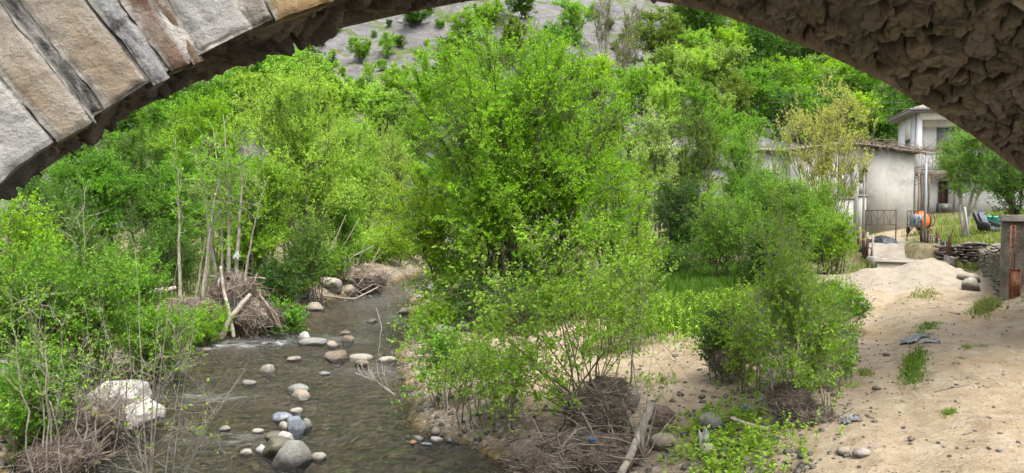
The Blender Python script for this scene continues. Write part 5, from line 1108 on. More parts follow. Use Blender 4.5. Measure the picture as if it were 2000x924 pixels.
def debris(name, label, parts, group='heaps of flood debris'):
    """parts: list of (centre, radii, n sticks, kw)"""
    c0 = np.array(parts[0][0]); base = (c0[0], c0[1], gh(c0[0], c0[1])); e = empty(name, base, label, 'debris heap', group); core, st, fine = MB(), MB(), MB()
    for i, (c, rad, n, kw) in enumerate(parts):
        V, F = ico(5); V = V * (1 + .22 * fbm(V * 2.2 + i * 3, 4, 630 + i)[:, None] + .16 * fbm(V * np.array([9, 9, 20]) + i, 3, 640 + i)[:, None]); core.add(V * np.array(rad) * .9 + np.array(c) - base, F)
        sticks(st, np.array(c) - base, rad, int(n * .5), 650 + i + int(c[0] * 10), **kw); k2 = dict(kw); k2.update(L=(.06, .26), r=.0032); sticks(fine, np.array(c) - base, np.array(rad) * 1.02, int(n * 10), 670 + i + int(c[0] * 10), **k2)
    lf = MB(); q_ = np.concatenate([np.array(c) - base + (lambda d: d / np.linalg.norm(d, axis=1, keepdims=True))(np.random.default_rng(681 + i).normal(size=(n * 5, 3))) * np.array(rad) * np.random.default_rng(682 + i).uniform(.8, 1.06, (n * 5, 1)) for i, (c, rad, n, kw) in enumerate(parts)]); rl = np.random.default_rng(683); leaf_mesh(lf, q_, rl.normal(size=q_.shape), .045, rl, 'quad', .3, .7); lf.build('dead_leaves', M_dead, e); core.build('matted_core', TWIGD, e, smooth=False); st.build('sticks', TWIGM, e); fine.build('fine_twigs', M_straw, e); return e
def dpt(px, py, Y): return at(px, py, Y)
debris('driftwood_heap', 'large matted heap of grey-brown flood debris at the bottom centre, below the leafy shrub', [
  (dpt(1150, 885, 8.5), (.6, .42, .2), 420, dict(dirn=(1.2, -.1, -.25), L=(.3, 1.0), r=.007)), (dpt(1060, 905, 8.3), (.36, .33, .15), 220, dict(dirn=(.8, -.3, -.3), L=(.2, .7), r=.007)),
  (dpt(1165, 805, 9.4), (.36, .32, .22), 320, dict(dirn=(1, -.2, -.6), L=(.3, .9), r=.007)), (dpt(1190, 760, 9.8), (.26, .25, .14), 200, dict(dirn=(1, .1, .0), L=(.3, .8), r=.006)), (dpt(1215, 905, 8.4), (.36, .28, .15), 180, dict(dirn=(1, -.2, -.5), L=(.3, .9), r=.007))])
debris('driftwood_heap', 'tall tangle of dead branches and roots round the bare pale stems on the left bank', [
  (dpt(455, 575, 19.4), (.6, .45, .6), 300, dict(dirn=(.4, -.3, -.2), L=(.4, 1.2), r=.011)), (dpt(500, 620, 18.8), (.65, .45, .3), 420, dict(dirn=(.9, -.3, -.9), L=(.4, 1.1), r=.009)), (dpt(380, 610, 18.6), (.7, .5, .35), 260, dict(dirn=(.8, -.2, -.3), L=(.4, 1.1), r=.009)), (dpt(330, 640, 17.8), (.8, .4, .25), 160, dict(dirn=(.8, -.2, -.2), L=(.5, 1.5), r=.01))])
debris('driftwood_heap', 'fallen branches and exposed roots on the far left bank near the stream bend', [
  (dpt(690, 545, 27.5), (1.1, .6, .45), 260, dict(dirn=(.6, -.5, -.2), L=(.8, 2.4), r=.016)), (dpt(722, 545, 28), (.7, .5, .5), 120, dict(dirn=(.3, -.3, -.7), L=(.7, 1.8), r=.015))])
debris('driftwood_heap', 'brown brushwood caught under the vine-covered bush left of the dirt road', [
  (dpt(1440, 665, 10.6), (.26, .3, .34), 200, dict(dirn=(.5, -.4, -.6), L=(.2, .7), r=.006)), (dpt(1415, 700, 10.4), (.2, .25, .2), 120, dict(dirn=(.5, -.4, -.4), L=(.2, .6), r=.006))])
debris('driftwood_heap', 'root clump and brushwood at the foot of the right-hand shrub by the road', [
  (dpt(1580, 820, 7.75), (.26, .22, .12), 260, dict(L=(.15, .6), r=.005, dirn=(.3, -.3, -.5))), (dpt(1540, 780, 7.9), (.20, .2, .16), 120, dict(L=(.15, .5), r=.005))])
debris('driftwood_heap', 'mat of flattened dry reeds hanging over the near left bank below the white boulder', [
  (dpt(165, 830, 9.9), (.5, .35, .30), 420, dict(dirn=(-.5, -.5, -1.1), L=(.5, 1.3), r=.005)), (dpt(120, 900, 9.2), (.45, .35, .25), 240, dict(dirn=(-.5, -.3, -.7), L=(.4, 1.0), r=.005))])
def log_(pts, r, label, name='driftwood_log', m=BARKP, wob=.02, group=None):
    pts = np.array([at(*p) for p in pts]); t = np.linspace(0, 1, len(pts)); tf = np.linspace(0, 1, 26); P = np.stack([np.interp(tf, t, pts[:, k]) for k in range(3)], 1)
    for _ in range(3): P[1:-1] = (P[:-2] + P[2:] + 2 * P[1:-1]) / 4
    P += wob * np.stack([fbm(np.stack([tf * 6, 0 * tf + k, 0 * tf], 1), 3, 691) for k in range(3)], 1); rr = np.interp(tf, [0, 1], r) * (1 + .18 * fbm(np.stack([tf * 9, 0 * tf, 0 * tf], 1), 3, 692)); return tag(tube(MB(), P, rr, 9).build(name, m, smooth=True), label, 'log', group)
log_([(1205, 935, 7.9), (1245, 860, 8.3), (1258, 820, 8.6), (1275, 790, 8.9)], (.045, .05), 'driftwood log slanting up from the bottom edge beside the debris heap')
V, F = ico(5); V = V * (1 + .5 * np.abs(fbm(V * 4, 3, 694))[:, None]) * [.17, .12, .11]; tag(MB().add(V + at(1285, 812, 8.9), F).build('root_clod', TWIGD), 'brown earthy root ball on the upper end of the slanting log', 'root ball')
log_([(1425, 815, 7.9), (1480, 835, 7.8), (1530, 850, 7.75), (1575, 862, 7.7)], (.022, .034), 'pale driftwood branch lying before the right-hand shrub')
log_([(428, 668, 18.2), (445, 630, 18.3), (475, 590, 18.5), (490, 575, 18.7)], (.085, .05), 'pale leaning trunk standing in the stream edge by the left debris tangle')
log_([(456, 660, 18.3), (450, 620, 18.4), (437, 570, 18.6), (432, 520, 18.8)], (.05, .035), 'grey upright stem behind the pale leaning trunk at the left debris tangle')
log_([(545, 640, 18.6), (525, 600, 18.5), (508, 575, 18.7)], (.04, .03), 'reddish root arching down to the orange rock', m=TWIGD)
log_([(275, 580, 17.4), (310, 567, 17.6), (345, 562, 17.8)], (.055, .06), 'short broken pale log lying in the left bank bushes')
log_([(610, 575, 25), (690, 585, 25), (740, 560, 26.5)], (.03, .02), 'thin bare branch reaching over the far stream from the left bank', group=None)
# leaning dead branches over the far left bank
for i, pts in enumerate((((640, 545, 27.5), (665, 490, 27.5), (700, 430, 27.6)), ((650, 550, 27), (690, 500, 27), (730, 480, 27.2)), ((600, 540, 26.5), (640, 500, 26.4), (676, 420, 26.5)))):
    log_(pts, (.035, .015), ('tall leaning bare branch on the far left bank', 'low leaning bare branch near the stream bend', 'leftmost leaning bare branch on the far left bank')[i])
# litter -----------------------------------------------------------
def sheet(c, w, d, seed, amp, m, name, label, cat='litter', rz=0.0, n=40, drape=0.0, thick=.004):
    u = np.linspace(-1, 1, n); UX, UY = np.meshgrid(u, u, indexing='ij'); UX, UY = UX.ravel(), UY.ravel(); ed = 1 + .3 * vnoise(np.stack([np.arctan2(UY, UX) * 1.3, 0 * UX, 0 * UX], 1), seed)
    z = amp * (np.abs(fbm(np.stack([UX * 2.3, UY * 2.3, 0 * UX], 1), 4, seed)) * 2) + drape * (UX ** 2 + UY ** 2) * -1; P = rot(np.stack([UX * w * ed, UY * d * ed, 0 * UX], 1), 0, 0, rz); X, Y = P[:, 0] + c[0], P[:, 1] + c[1]
    Z = (ground_h(X, Y) if len(c) == 2 else c[2]) + z + .012; V = np.stack([X, Y, Z], 1); F = grid_faces(n, n); return tag(MB().add(V, F).add(V - [0, 0, thick], F[:, ::-1]).build(name, m, smooth=True), label, cat)
def gxy(px, py, z0=-2.0):
    d = at(px, py, 1); Y = z0 / d[2]
    for _ in range(15): Y = gh(d[0] * Y, Y) / d[2]
    return (d[0] * Y, Y)
M_gp = simple('grey_plastic', (.24, .255, .27), .45, .35, 8, bmp=.5, col2=(.08, .09, .1)); M_wp = simple('dirty_white_plastic', (.55, .55, .54), .5, .2, 8, bmp=.4, col2=(.25, .25, .25)); M_bp = simple('blue_plastic', (.09, .20, .36), .45, .25, 8, bmp=.3)
sheet(gxy(1785, 664), .20, .16, 701, .035, M_gp, 'plastic_sheet', 'grey torn plastic sheet lying flat on the middle of the dirt road', rz=.3)
sheet(gxy(1815, 668), .12, .09, 702, .02, M_gp, 'plastic_sheet', 'small grey plastic scrap beside the torn sheet on the road', rz=-.4)
sheet(gxy(1660, 824), .075, .055, 703, .05, M_gp, 'plastic_bag', 'crumpled grey plastic bag at the left edge of the near road')
sheet(tuple(at(1512, 572, 8.4)), .045, .05, 704, .09, M_wp, 'rag', 'pale rag caught high on the stem of the right-hand shrub', 'rag', drape=.12)
sheet(tuple(at(1528, 590, 8.4)), .03, .05, 705, .12, TWIGD, 'rag', 'brown wad of debris hanging below the pale rag on the shrub', 'rag', drape=.2)
sheet(tuple(at(1378, 858, 7.9)), .07, .05, 706, .14, M_wp, 'rag', 'dirty white torn cloth hanging over a stone among the weeds', 'rag', drape=.12)
sheet(tuple(at(1392, 882, 7.7)), .10, .07, 707, .10, simple('black_bag', (.03, .03, .035), .5, .3, 6), 'plastic_bag', 'black plastic bag below the dirty white cloth', 'litter', drape=.05)
sheet(tuple(at(1455, 800, 7.9)), .018, .02, 708, .05, M_bp, 'plastic_scrap', 'small blue plastic scrap in the brushwood under the right-hand shrub')
sheet(tuple(at(1158, 862, 8.15)), .045, .014, 709, .03, M_bp, 'plastic_scrap', 'blue plastic strip lying on the large debris heap', rz=-.6, n=24)
sheet(tuple(at(1185, 772, 9.55)), .06, .05, 710, .05, M_wp, 'plastic_scrap', 'pale plastic scrap on top of the large debris heap')
sheet(tuple(at(1240, 857, 8.3)), .02, .02, 711, .02, simple('red_plastic', (.5, .06, .03), .5, .2, 6), 'plastic_scrap', 'tiny red scrap at the right side of the debris heap')
sheet(tuple(at(462, 500, 19.0)), .07, .06, 712, .10, M_wp, 'rag', 'whitish rag snagged on the bare pale stems', 'rag', drape=.06)
sheet(tuple(at(455, 595, 18.7)), .09, .08, 713, .3, simple('black_rag', (.03, .03, .035), .6, .3, 6), 'rag', 'black plastic rag hanging in the left debris tangle', 'rag', drape=.35)
sheet(tuple(at(432, 545, 18.8)), .07, .06, 714, .12, M_wp, 'rag', 'small white scrap in the middle of the left debris tangle', 'rag', drape=.15)
print('stones', round(time.time() - T0, 1))
# ================================================================== TREES
# the big tree on the bar
plant('leafy_tree', 'tallest bright green tree in the centre, many dark stems rising from one base', 'tree', gpos(1015, 18.2), seed=101, leafm='spring', bark=BARK,
      clump=.5, lobe_amp=.35, H=7.5, rad=(3.5, 3.2), cz=.51, rz=.50, n_stem=18, stem_r=.07, base_r=.85, n_br=270, n_tw=11500, tw_len=.5, n_leaf=28, leaf=.058, low=.05, up=.5, shell=.42, leaf_w=.62, lobes=9, br_r=.4, tw_r=.005)
# low skirt of the same thicket leaning to the water
plant('leafy_tree', 'low leaning green tree whose skirt hangs over the stream left of the tallest tree', 'tree', gpos(880, 19.6), seed=102, leafm='spring', bark=BARK,
      H=4.6, rad=(1.75, 1.6), cz=.46, rz=.54, n_stem=9, stem_r=.035, base_r=.6, n_br=100, n_tw=2600, tw_len=.5, n_leaf=20, leaf=.058, low=.03, up=.35, shell=.5, offset=(-.5, 0), tw_r=.004)
plant('leafy_tree', 'low bright green tree under the right side of the tallest tree', 'tree', gpos(1200, 20.5), seed=103, leafm='spring', bark=BARK,
      H=4.8, rad=(1.7, 1.6), cz=.48, rz=.52, n_stem=8, stem_r=.035, base_r=.5, n_br=90, n_tw=2400, tw_len=.5, n_leaf=20, leaf=.058, low=.05, up=.4, shell=.5, tw_r=.004)
# left bank
GLB = 'trees along the left bank'
tl = [  # px, Y, top py, half width px, leaf, label, seed
 (585, 27, 105, 125, 'willow', 'tall feathery pale green tree left of the stream beside the rocky slope', 111, dict(up=.9, n_stem=10, tw_len=.7)),
 (420, 29, 150, 110, 'spring', 'tall bright green tree directly behind the bare pale stems', 112, dict(up=.7, n_stem=8)),
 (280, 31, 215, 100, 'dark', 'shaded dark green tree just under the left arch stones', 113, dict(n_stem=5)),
 (185, 23, 285, 95, 'mid', 'rounded fresh green tree left of the bare pale stems', 114, dict(n_stem=6)),
 (100, 20.5, 330, 70, 'dark', 'small dark green tree behind the thicket at the left edge', 115, dict(n_stem=5)),
 (690, 35, 175, 75, 'willow', 'soft pale green tree at the bend of the stream', 116, dict(up=.9, n_stem=8, tw_len=.7)),
 (760, 40, 235, 60, 'pale', 'greyish pale green tree between the stream bend and the tallest tree', 117, dict(up=.8, n_stem=7)),
 (505, 23.5, 270, 80, 'mid', 'dense mid green tree standing right of the bare pale stems', 118, dict(n_stem=6)),
 (640, 29.5, 330, 75, 'mid', 'low round green tree leaning over the far left bank of the stream', 119, dict(n_stem=6, low=.1)),
 (350, 24.5, 300, 80, 'mid', 'shadowy mid green tree behind the left part of the bare pale stems', 120, dict(n_stem=6)),
]
for px, Y, top, hw, lm, lab, sd, kw in tl:
    p = gpos(px, Y); H = (at(px, top, Y)[2] - p[2]) * 1.0; r = hw / 1444. * Y
    a = dict(H=H, rad=(r, r * .9), cz=.50, rz=.51, n_stem=8, stem_r=.045, base_r=.5, n_br=int(40 + 22 * r * H / 4), n_tw=int(800 + 250 * r * H), tw_len=.55, n_leaf=24, leaf=.070, low=.06, up=.45, shell=.5, tw_r=.004)
    a.update(kw); plant('leafy_tree', lab, 'tree', p, GLB, leafm=lm, seed=sd, **a)
# slender pale stems standing out of the flood debris, with tufts of leaves high up
def P3(px, py, Y): return at(px, py, Y)
b0 = np.array(gpos(430, 19.3)); tg = []
for (bx, by, tx, ty, dy) in ((360, 555, 358, 330, .1), (382, 552, 418, 385, 0), (392, 560, 432, 300, -.2), (402, 560, 440, 380, .2), (440, 505, 428, 250, .3), (447, 500, 455, 330, .2), (455, 505, 470, 285, -.2), (470, 510, 508, 345, -.3), (448, 540, 436, 225, 0), (440, 560, 400, 300, .4)):
    a = P3(bx, by + 60, 19.3 + dy) - b0; c = P3(tx, ty, 19.3 + dy * 2) - b0; a[2] = max(a[2], -.3); tg.append((*a, *c))
plant('slender_tree', 'group of bare pale slender stems with yellow-green tufts, rising from flood debris', 'tree', tuple(b0), leafm='spring', bark=BARKP, seed=131, H=4.9, rad=(1.3, 1.0), cz=.80, rz=.24, offset=(0, 0), n_br=70, n_tw=520, tw_len=.4, n_leaf=12, leaf=.085, low=.5, up=.4, shell=.6, stem_r=.056, stem_targets=tg, wig=.012, bare=.1, tw_r=.005, br_r=.3)
b0 = np.array(gpos(165, 16.5)); plant('slender_tree', 'single thin pale leafless sapling among bushes near the left arch foot', 'sapling', tuple(b0), leafm='mid', bark=BARKP, seed=132, H=3.0, rad=(.35, .3), cz=.6, rz=.45, n_stem=1, stem_r=.028, base_r=.02, n_br=12, n_tw=40, tw_len=.35, n_leaf=3, leaf=.05, low=.3, up=.5, spread=.3, bare=.8, wig=.02)
# right of the tallest tree
GR = 'trees between the tallest tree and the white shed'
tr = [
 (1275, 29, 175, 55, 'blossom', 'pale tree flecked with white blossom right of the tallest tree', 141, dict(up=.8)),
 (1350, 31, 190, 65, 'olive', 'olive green upright tree behind the blossom-flecked tree', 142, dict(up=.9, n_stem=9)),
 (1330, 25, 330, 55, 'deep', 'small very dark tree in the gap right of the tallest tree', 143, dict()),
 (1440, 36, 235, 60, 'mid', 'grey-green tree beyond the bushes left of the yellow shrub', 144, dict(up=.7)),
 (1410, 26.5, 360, 70, 'mid', 'leafy low tree rising behind the dark brushwood bush', 145, dict()),
]
for px, Y, top, hw, lm, lab, sd, kw in tr:
    p = gpos(px, Y); H = (at(px, top, Y)[2] - p[2]); r = hw / 1444. * Y
    a = dict(H=H, rad=(r, r * .9), cz=.5, rz=.51, n_stem=7, stem_r=.045, base_r=.4, n_br=int(40 + 20 * r * H / 4), n_tw=int(600 + 200 * r * H), tw_len=.5, n_leaf=24, leaf=.070, low=.06, up=.45, shell=.5, tw_r=.005)
    a.update(kw); plant('leafy_tree', lab, 'tree', p, GR, leafm=lm, seed=sd, **a)
# bushes before the shed
GB = 'bushes in front of the white shed'
bs = [(1430, 21.5, 350, 85, 'mid', 'wide green bush with bare brown brushwood under it, beside the meadow', 151, dict(bare=.15)),
      (1545, 22.5, 330, 85, 'mid', 'tall fresh green bush hiding the left half of the white shed', 152, dict()),
      (1625, 24.0, 405, 50, 'mid', 'small green bush next to the iron gate and its post', 153, dict()),
      (1602, 27.5, 352, 72, 'mid', 'green bush below the yellow flowering shrub, beside the shed window', 156, dict()),
      (1492, 26.5, 318, 62, 'mid', 'green bush hiding the low flat-roofed outbuilding', 155, dict()),
      (1500, 19.5, 430, 60, 'dark', 'dark green low bush in front of the tall fresh green bush', 154, dict(bare=.2))]
for px, Y, top, hw, lm, lab, sd, kw in bs:
    p = gpos(px, Y); H = (at(px, top, Y)[2] - p[2]); r = hw / 1444. * Y
    a = dict(H=H, rad=(r, r * .9), cz=.5, rz=.52, n_stem=12, stem_r=.022, base_r=r * .5, n_br=int(50 + 30 * r * H / 2), n_tw=int(800 + 380 * r * H), tw_len=.42, n_leaf=17, leaf=.055, low=.05, up=.4, shell=.5, tw_r=.004)
    a.update(kw); plant('leafy_bush', lab, 'bush', p, GB, leafm=lm, seed=sd, **a)
p = gpos(1610, 29.5); plant('yellow_shrub', 'yellow flowering shrub with upright wands before the white shed', 'shrub', p, leafm='yellow', bark=BARKG, seed=161, H=at(1610, 215, 29.5)[2] - p[2], rad=(2.7, 1.5), cz=.64, rz=.36, n_stem=44, stem_r=.020, base_r=.35, n_br=60, n_tw=1500, tw_len=.55, n_leaf=18, leaf=.072, low=.3, up=1.8, shell=.9, spread=1.0, stem_top=1.12, tw_r=.006, leaf_up=.5)
p = gpos(1500, 28.0); plant('yellow_shrub', 'smaller yellow-green shrub left of the yellow flowering shrub', 'shrub', p, leafm='scrub', bark=BARKG, seed=162, H=at(1500, 250, 28)[2] - p[2], rad=(1.1, 1), cz=.62, rz=.4, n_stem=12, stem_r=.03, base_r=.3, n_br=40, n_tw=420, tw_len=.6, n_leaf=13, leaf=.075, low=.3, up=1.2, shell=.7, tw_r=.005)
# right of the path
p = gpos(1882, 27.5); plant('leafy_tree', 'rounded green fruit tree at the yard edge below the arch, on a thick grey trunk', 'tree', p, leafm='mid', bark=BARKP, seed=171, H=at(1900, 245, 27.5)[2] - p[2], rad=(1.6, 1.5), cz=.66, rz=.38, n_stem=3, stem_r=.13, base_r=.06, n_br=110, n_tw=3000, tw_len=.45, n_leaf=15, leaf=.07, low=.38, up=.3, shell=.5, offset=(.72, 0), br_r=.4)
p = gpos(2000, 22.0); plant('leafy_tree', 'dark green tree cut by the right edge of the view behind the concrete pillar', 'tree', p, leafm='dark', bark=BARK, seed=172, H=at(2000, 300, 22)[2] - p[2], rad=(1.35, 1.3), cz=.66, rz=.38, n_stem=3, stem_r=.10, base_r=.1, n_br=80, n_tw=1700, tw_len=.42, n_leaf=15, leaf=.065, low=.35, up=.2, shell=.5)
# ------------------------------------------------------------------ the wooded hillside: a few kinds, copied one by one
def proto(seed, lm, bark=BARK, **kw):
    w, l = make_plant(seed=seed, **kw); e = empty('hill_tree', (0, -60, -40))
    w.build('trunk', bark, e, smooth=True); l.build('crown', LM[lm], e); return e
PK = {}
base = dict(H=5.0, rad=2.1, cz=.5, rz=.5, n_stem=5, stem_r=.06, base_r=.3, n_br=60, n_tw=1300, tw_len=.65, n_leaf=14, leaf=.18, low=.08, up=.5, shell=.5, tw_r=.008)
for k, lm in (('spring', 'spring'), ('mid', 'mid'), ('dark', 'dark'), ('deep', 'deep'), ('willow', 'willow'), ('olive', 'olive'), ('pale', 'pale')):
    PK[k] = [proto(200 + len(PK) * 3 + j, lm, **{**base, 'rad': 2.1 + .35 * j, 'H': 5.0 + .8 * j}) for j in range(2)]
PK['bare'] = [proto(240, 'olive', BARKG, **{**base, 'bare': .93, 'n_tw': 700, 'up': 1.0, 'rad': 1.6, 'tw_r': .014, 'n_br': 90})]
used = {}
rngh = np.random.default_rng(77)
def hill_tree(px, py_base, kind, wpx, hpx, label, group, cat='tree'):
    """stand a copy where the ray through a base pixel meets the hillside"""
    Ys = np.linspace(40, 140, 500); Q = np.array([at(px, py_base, y) for y in Ys]); Z = surf_h(Q[:, 0], Q[:, 1])
    hit = np.where(Q[:, 2] < Z)[0]; k = hit[0] if len(hit) else 499
    x, y = Q[k, 0], Q[k, 1]; z = hh(x, y)
    arr = PK[kind]; j = rngh.integers(0, len(arr)); src = arr[j]; key = (kind, j)
    sx = (wpx / 1444. * y) / (2 * (2.1 + .35 * j)); sz = (hpx / 1444. * y) / (5.0 + .8 * j)
    s3 = (sx, sx * .95, sz)
    if key not in used:
        used[key] = 1; src.location = (x, y, z - .1 * sz); src.rotation_euler.z = rngh.uniform(0, 6.28); src.scale = s3; tag(src, label, cat, group); return src
    return copy_thing(src, (x, y, z - .1 * sz), rngh.uniform(0, 6.28), s3, label, group) 
# shrubs one can point at on the rock
for px, pyb, k, w, h, lab in (
 (705, 122, 'mid', 55, 48, 'small round shrub on the bare rock, left of the paler shrub'),
 (757, 115, 'willow', 45, 55, 'small pale shrub in the middle of the bare grey rock'),
 (770, 215, 'mid', 110, 85, 'large round green bush at the foot of the bare rock'),
 (700, 220, 'mid', 70, 70, 'green bush left of the large round bush below the rock'),
 (632, 150, 'deep', 60, 45, 'dark bush on the rock nearest the left arch edge'),
 (808, 58, 'dark', 75, 42, 'dark green shrub patch high on the rock close under the arch'),
 (600, 103, 'dark', 60, 42, 'dark shrub half hidden behind the left trees at the arch edge'),
 (880, 160, 'dark', 90, 85, 'dark bush on the rock beside the crown of the tallest tree'),
 (905, 95, 'mid', 90, 75, 'green bush above the dark bush beside the tallest tree'),
 (950, 60, 'mid', 85, 55, 'fresh green bush under the top of the arch, left of the tallest tree'),
 (1020, 40, 'dark', 75, 45, 'dark green bush directly under the crown of the arch'),
 (720, 160, 'willow', 35, 40, 'tiny pale shrub on the rock between two darker ones')):
    hill_tree(px, pyb, k, w, h, lab, 'bushes on the rocky slope', 'bush')
for px, pyb in ((575, 118), (610, 128), (650, 112), (668, 150), (690, 88), (730, 75), (745, 140), (780, 95), (790, 140), (820, 120), (835, 90), (850, 150), (860, 60), (800, 185), (830, 200), (720, 195), (660, 175), (690, 190), (630, 95), (655, 70), (760, 55), (800, 35), (840, 30), (780, 170), (860, 210), (745, 245), (800, 250), (840, 245)):
    s = rngh.uniform(.6, 1.3); hill_tree(px, pyb, ('mid', 'willow', 'pale', 'dark')[rngh.integers(0, 4)], 26 * s, 20 * s, 'low scrub growing from the bare rock at upper left centre', 'scrub on the bare rock at upper left centre', 'bush')
for px, pyb in ((1190, 60), (1215, 80), (1250, 70), (1270, 100), (1300, 85), (1320, 60), (1225, 120), (1285, 130), (1310, 120), (1260, 40), (1200, 100)):
    s = rngh.uniform(.6, 1.3); hill_tree(px, pyb, ('mid', 'olive', 'pale', 'dark')[rngh.integers(0, 4)], 30 * s, 22 * s, 'low scrub round the grey outcrop right of the tallest tree', 'scrub round the right-hand outcrop', 'bush')
for px, pyb, lab in ((1180, 120, 'bare twiggy reddish tree right of the top of the tallest tree'), (1240, 130, 'bare brown tree under the arch next to the grey outcrop'), (1215, 190, 'half bare tree rising above the blossom-flecked tree')):
    hill_tree(px, pyb, 'bare', 75, 125, lab, 'bare trees on the hill', 'tree')
KL = {'spring': 'fresh green tree in the wood on the hill above the shed', 'mid': 'mid green tree in the wood on the hill above the shed', 'dark': 'dark green tree in the wood on the hill above the shed',
      'deep': 'nearly black-green tree in the wood on the hill above the shed', 'willow': 'feathery pale tree in the wood on the hill above the shed', 'olive': 'olive green tree in the wood on the hill above the shed', 'pale': 'grey-green tree in the wood on the hill above the shed'}
HT = [(1345, 95, 'dark'), (1385, 110, 'dark'), (1365, 130, 'willow'), (1420, 140, 'spring'), (1445, 120, 'spring'), (1475, 150, 'dark'), (1505, 130, 'mid'), (1540, 150, 'dark'), (1570, 175, 'deep'), (1450, 190, 'deep'), (1410, 190, 'pale'), (1350, 180, 'willow'), (1310, 190, 'pale'), (1290, 140, 'olive'),
      (1600, 165, 'dark'), (1630, 200, 'spring'), (1660, 190, 'mid'), (1690, 215, 'mid'), (1720, 245, 'dark'), (1755, 255, 'dark'), (1590, 215, 'pale'), (1550, 215, 'spring'), (1505, 215, 'mid'), (1470, 240, 'mid'), (1400, 250, 'pale'), (1430, 240, 'olive'), (1350, 250, 'mid'), (1300, 250, 'willow'), (1520, 265, 'dark'), (1570, 270, 'mid'), (1620, 275, 'dark'), (1660, 280, 'spring'), (1700, 290, 'mid'), (1740, 300, 'dark'), (1460, 300, 'mid'), (1395, 320, 'mid'),
      (1260, 215, 'willow'), (1780, 230, 'deep'), (1810, 270, 'dark'), (1480, 110, 'mid'), (1560, 120, 'mid'), (1640, 150, 'mid'), (1700, 180, 'dark'), (1340, 60, 'dark'), (1390, 75, 'mid')]
for px, pyb, k in HT:
    s = rngh.uniform(.85, 1.25); hill_tree(px, pyb + 12, k, 95 * s, 105 * s, KL[k], 'wood on the hill above the shed: ' + k + ' trees')
KL2 = {k: v.replace('in the wood on the hill above the shed', 'on the slope behind the left bank trees') for k, v in KL.items()}
for px, pyb, k in [(30, 330, 'mid'), (110, 300, 'dark'), (150, 330, 'mid'), (230, 300, 'dark'), (300, 270, 'olive'), (340, 240, 'dark'), (250, 350, 'mid'), (400, 230, 'mid'), (470, 200, 'willow'), (540, 170, 'mid'), (620, 200, 'willow'), (650, 240, 'mid'), (740, 290, 'willow'), (800, 330, 'mid'), (780, 300, 'pale'), (690, 330, 'mid'), (830, 290, 'spring'), (850, 240, 'mid'), (560, 240, 'mid'), (450, 300, 'dark'), (350, 340, 'dark'), (60, 390, 'dark'), (0, 370, 'mid'), (200, 390, 'dark'), (900, 250, 'willow'), (950, 200, 'mid'), (1000, 130, 'olive'), (1080, 150, 'mid'), (1120, 90, 'willow'), (870, 380, 'mid'), (760, 380, 'willow'), (820, 400, 'spring'), (1100, 250, 'mid'), (1200, 280, 'mid'), (1180, 330, 'olive'), (1280, 320, 'deep'), (1240, 360, 'deep'), (900, 170, 'dark'), (1050, 210, 'mid'), (1000, 280, 'dark'), (930, 320, 'mid'), (1060, 330, 'dark'), (1130, 300, 'mid'), (1160, 210, 'spring'), (1220, 230, 'mid'), (960, 390, 'dark'), (1050, 410, 'dark'), (1130, 400, 'dark'), (880, 420, 'mid'), (640, 400, 'mid'), (560, 380, 'dark'), (480, 400, 'dark'), (400, 390, 'dark'), (520, 215, 'mid'), (480, 250, 'willow'), (430, 260, 'mid'), (390, 270, 'dark'), (350, 290, 'mid'), (570, 200, 'willow'), (600, 230, 'mid'), (610, 270, 'mid'), (540, 280, 'dark'), (660, 270, 'willow'), (300, 310, 'mid'), (250, 300, 'mid')]:
    s = rngh.uniform(.85, 1.2); hill_tree(px, pyb, k, 95 * s, 100 * s, KL2[k], 'slope behind the left bank: ' + k + ' trees')
for k, arr in PK.items():
    for j, e in enumerate(arr):
        if (k, j) not in used:
            for c in list(e.children): bpy.data.objects.remove(c)
            bpy.data.objects.remove(e)
print('trees', round(time.time() - T0, 1))
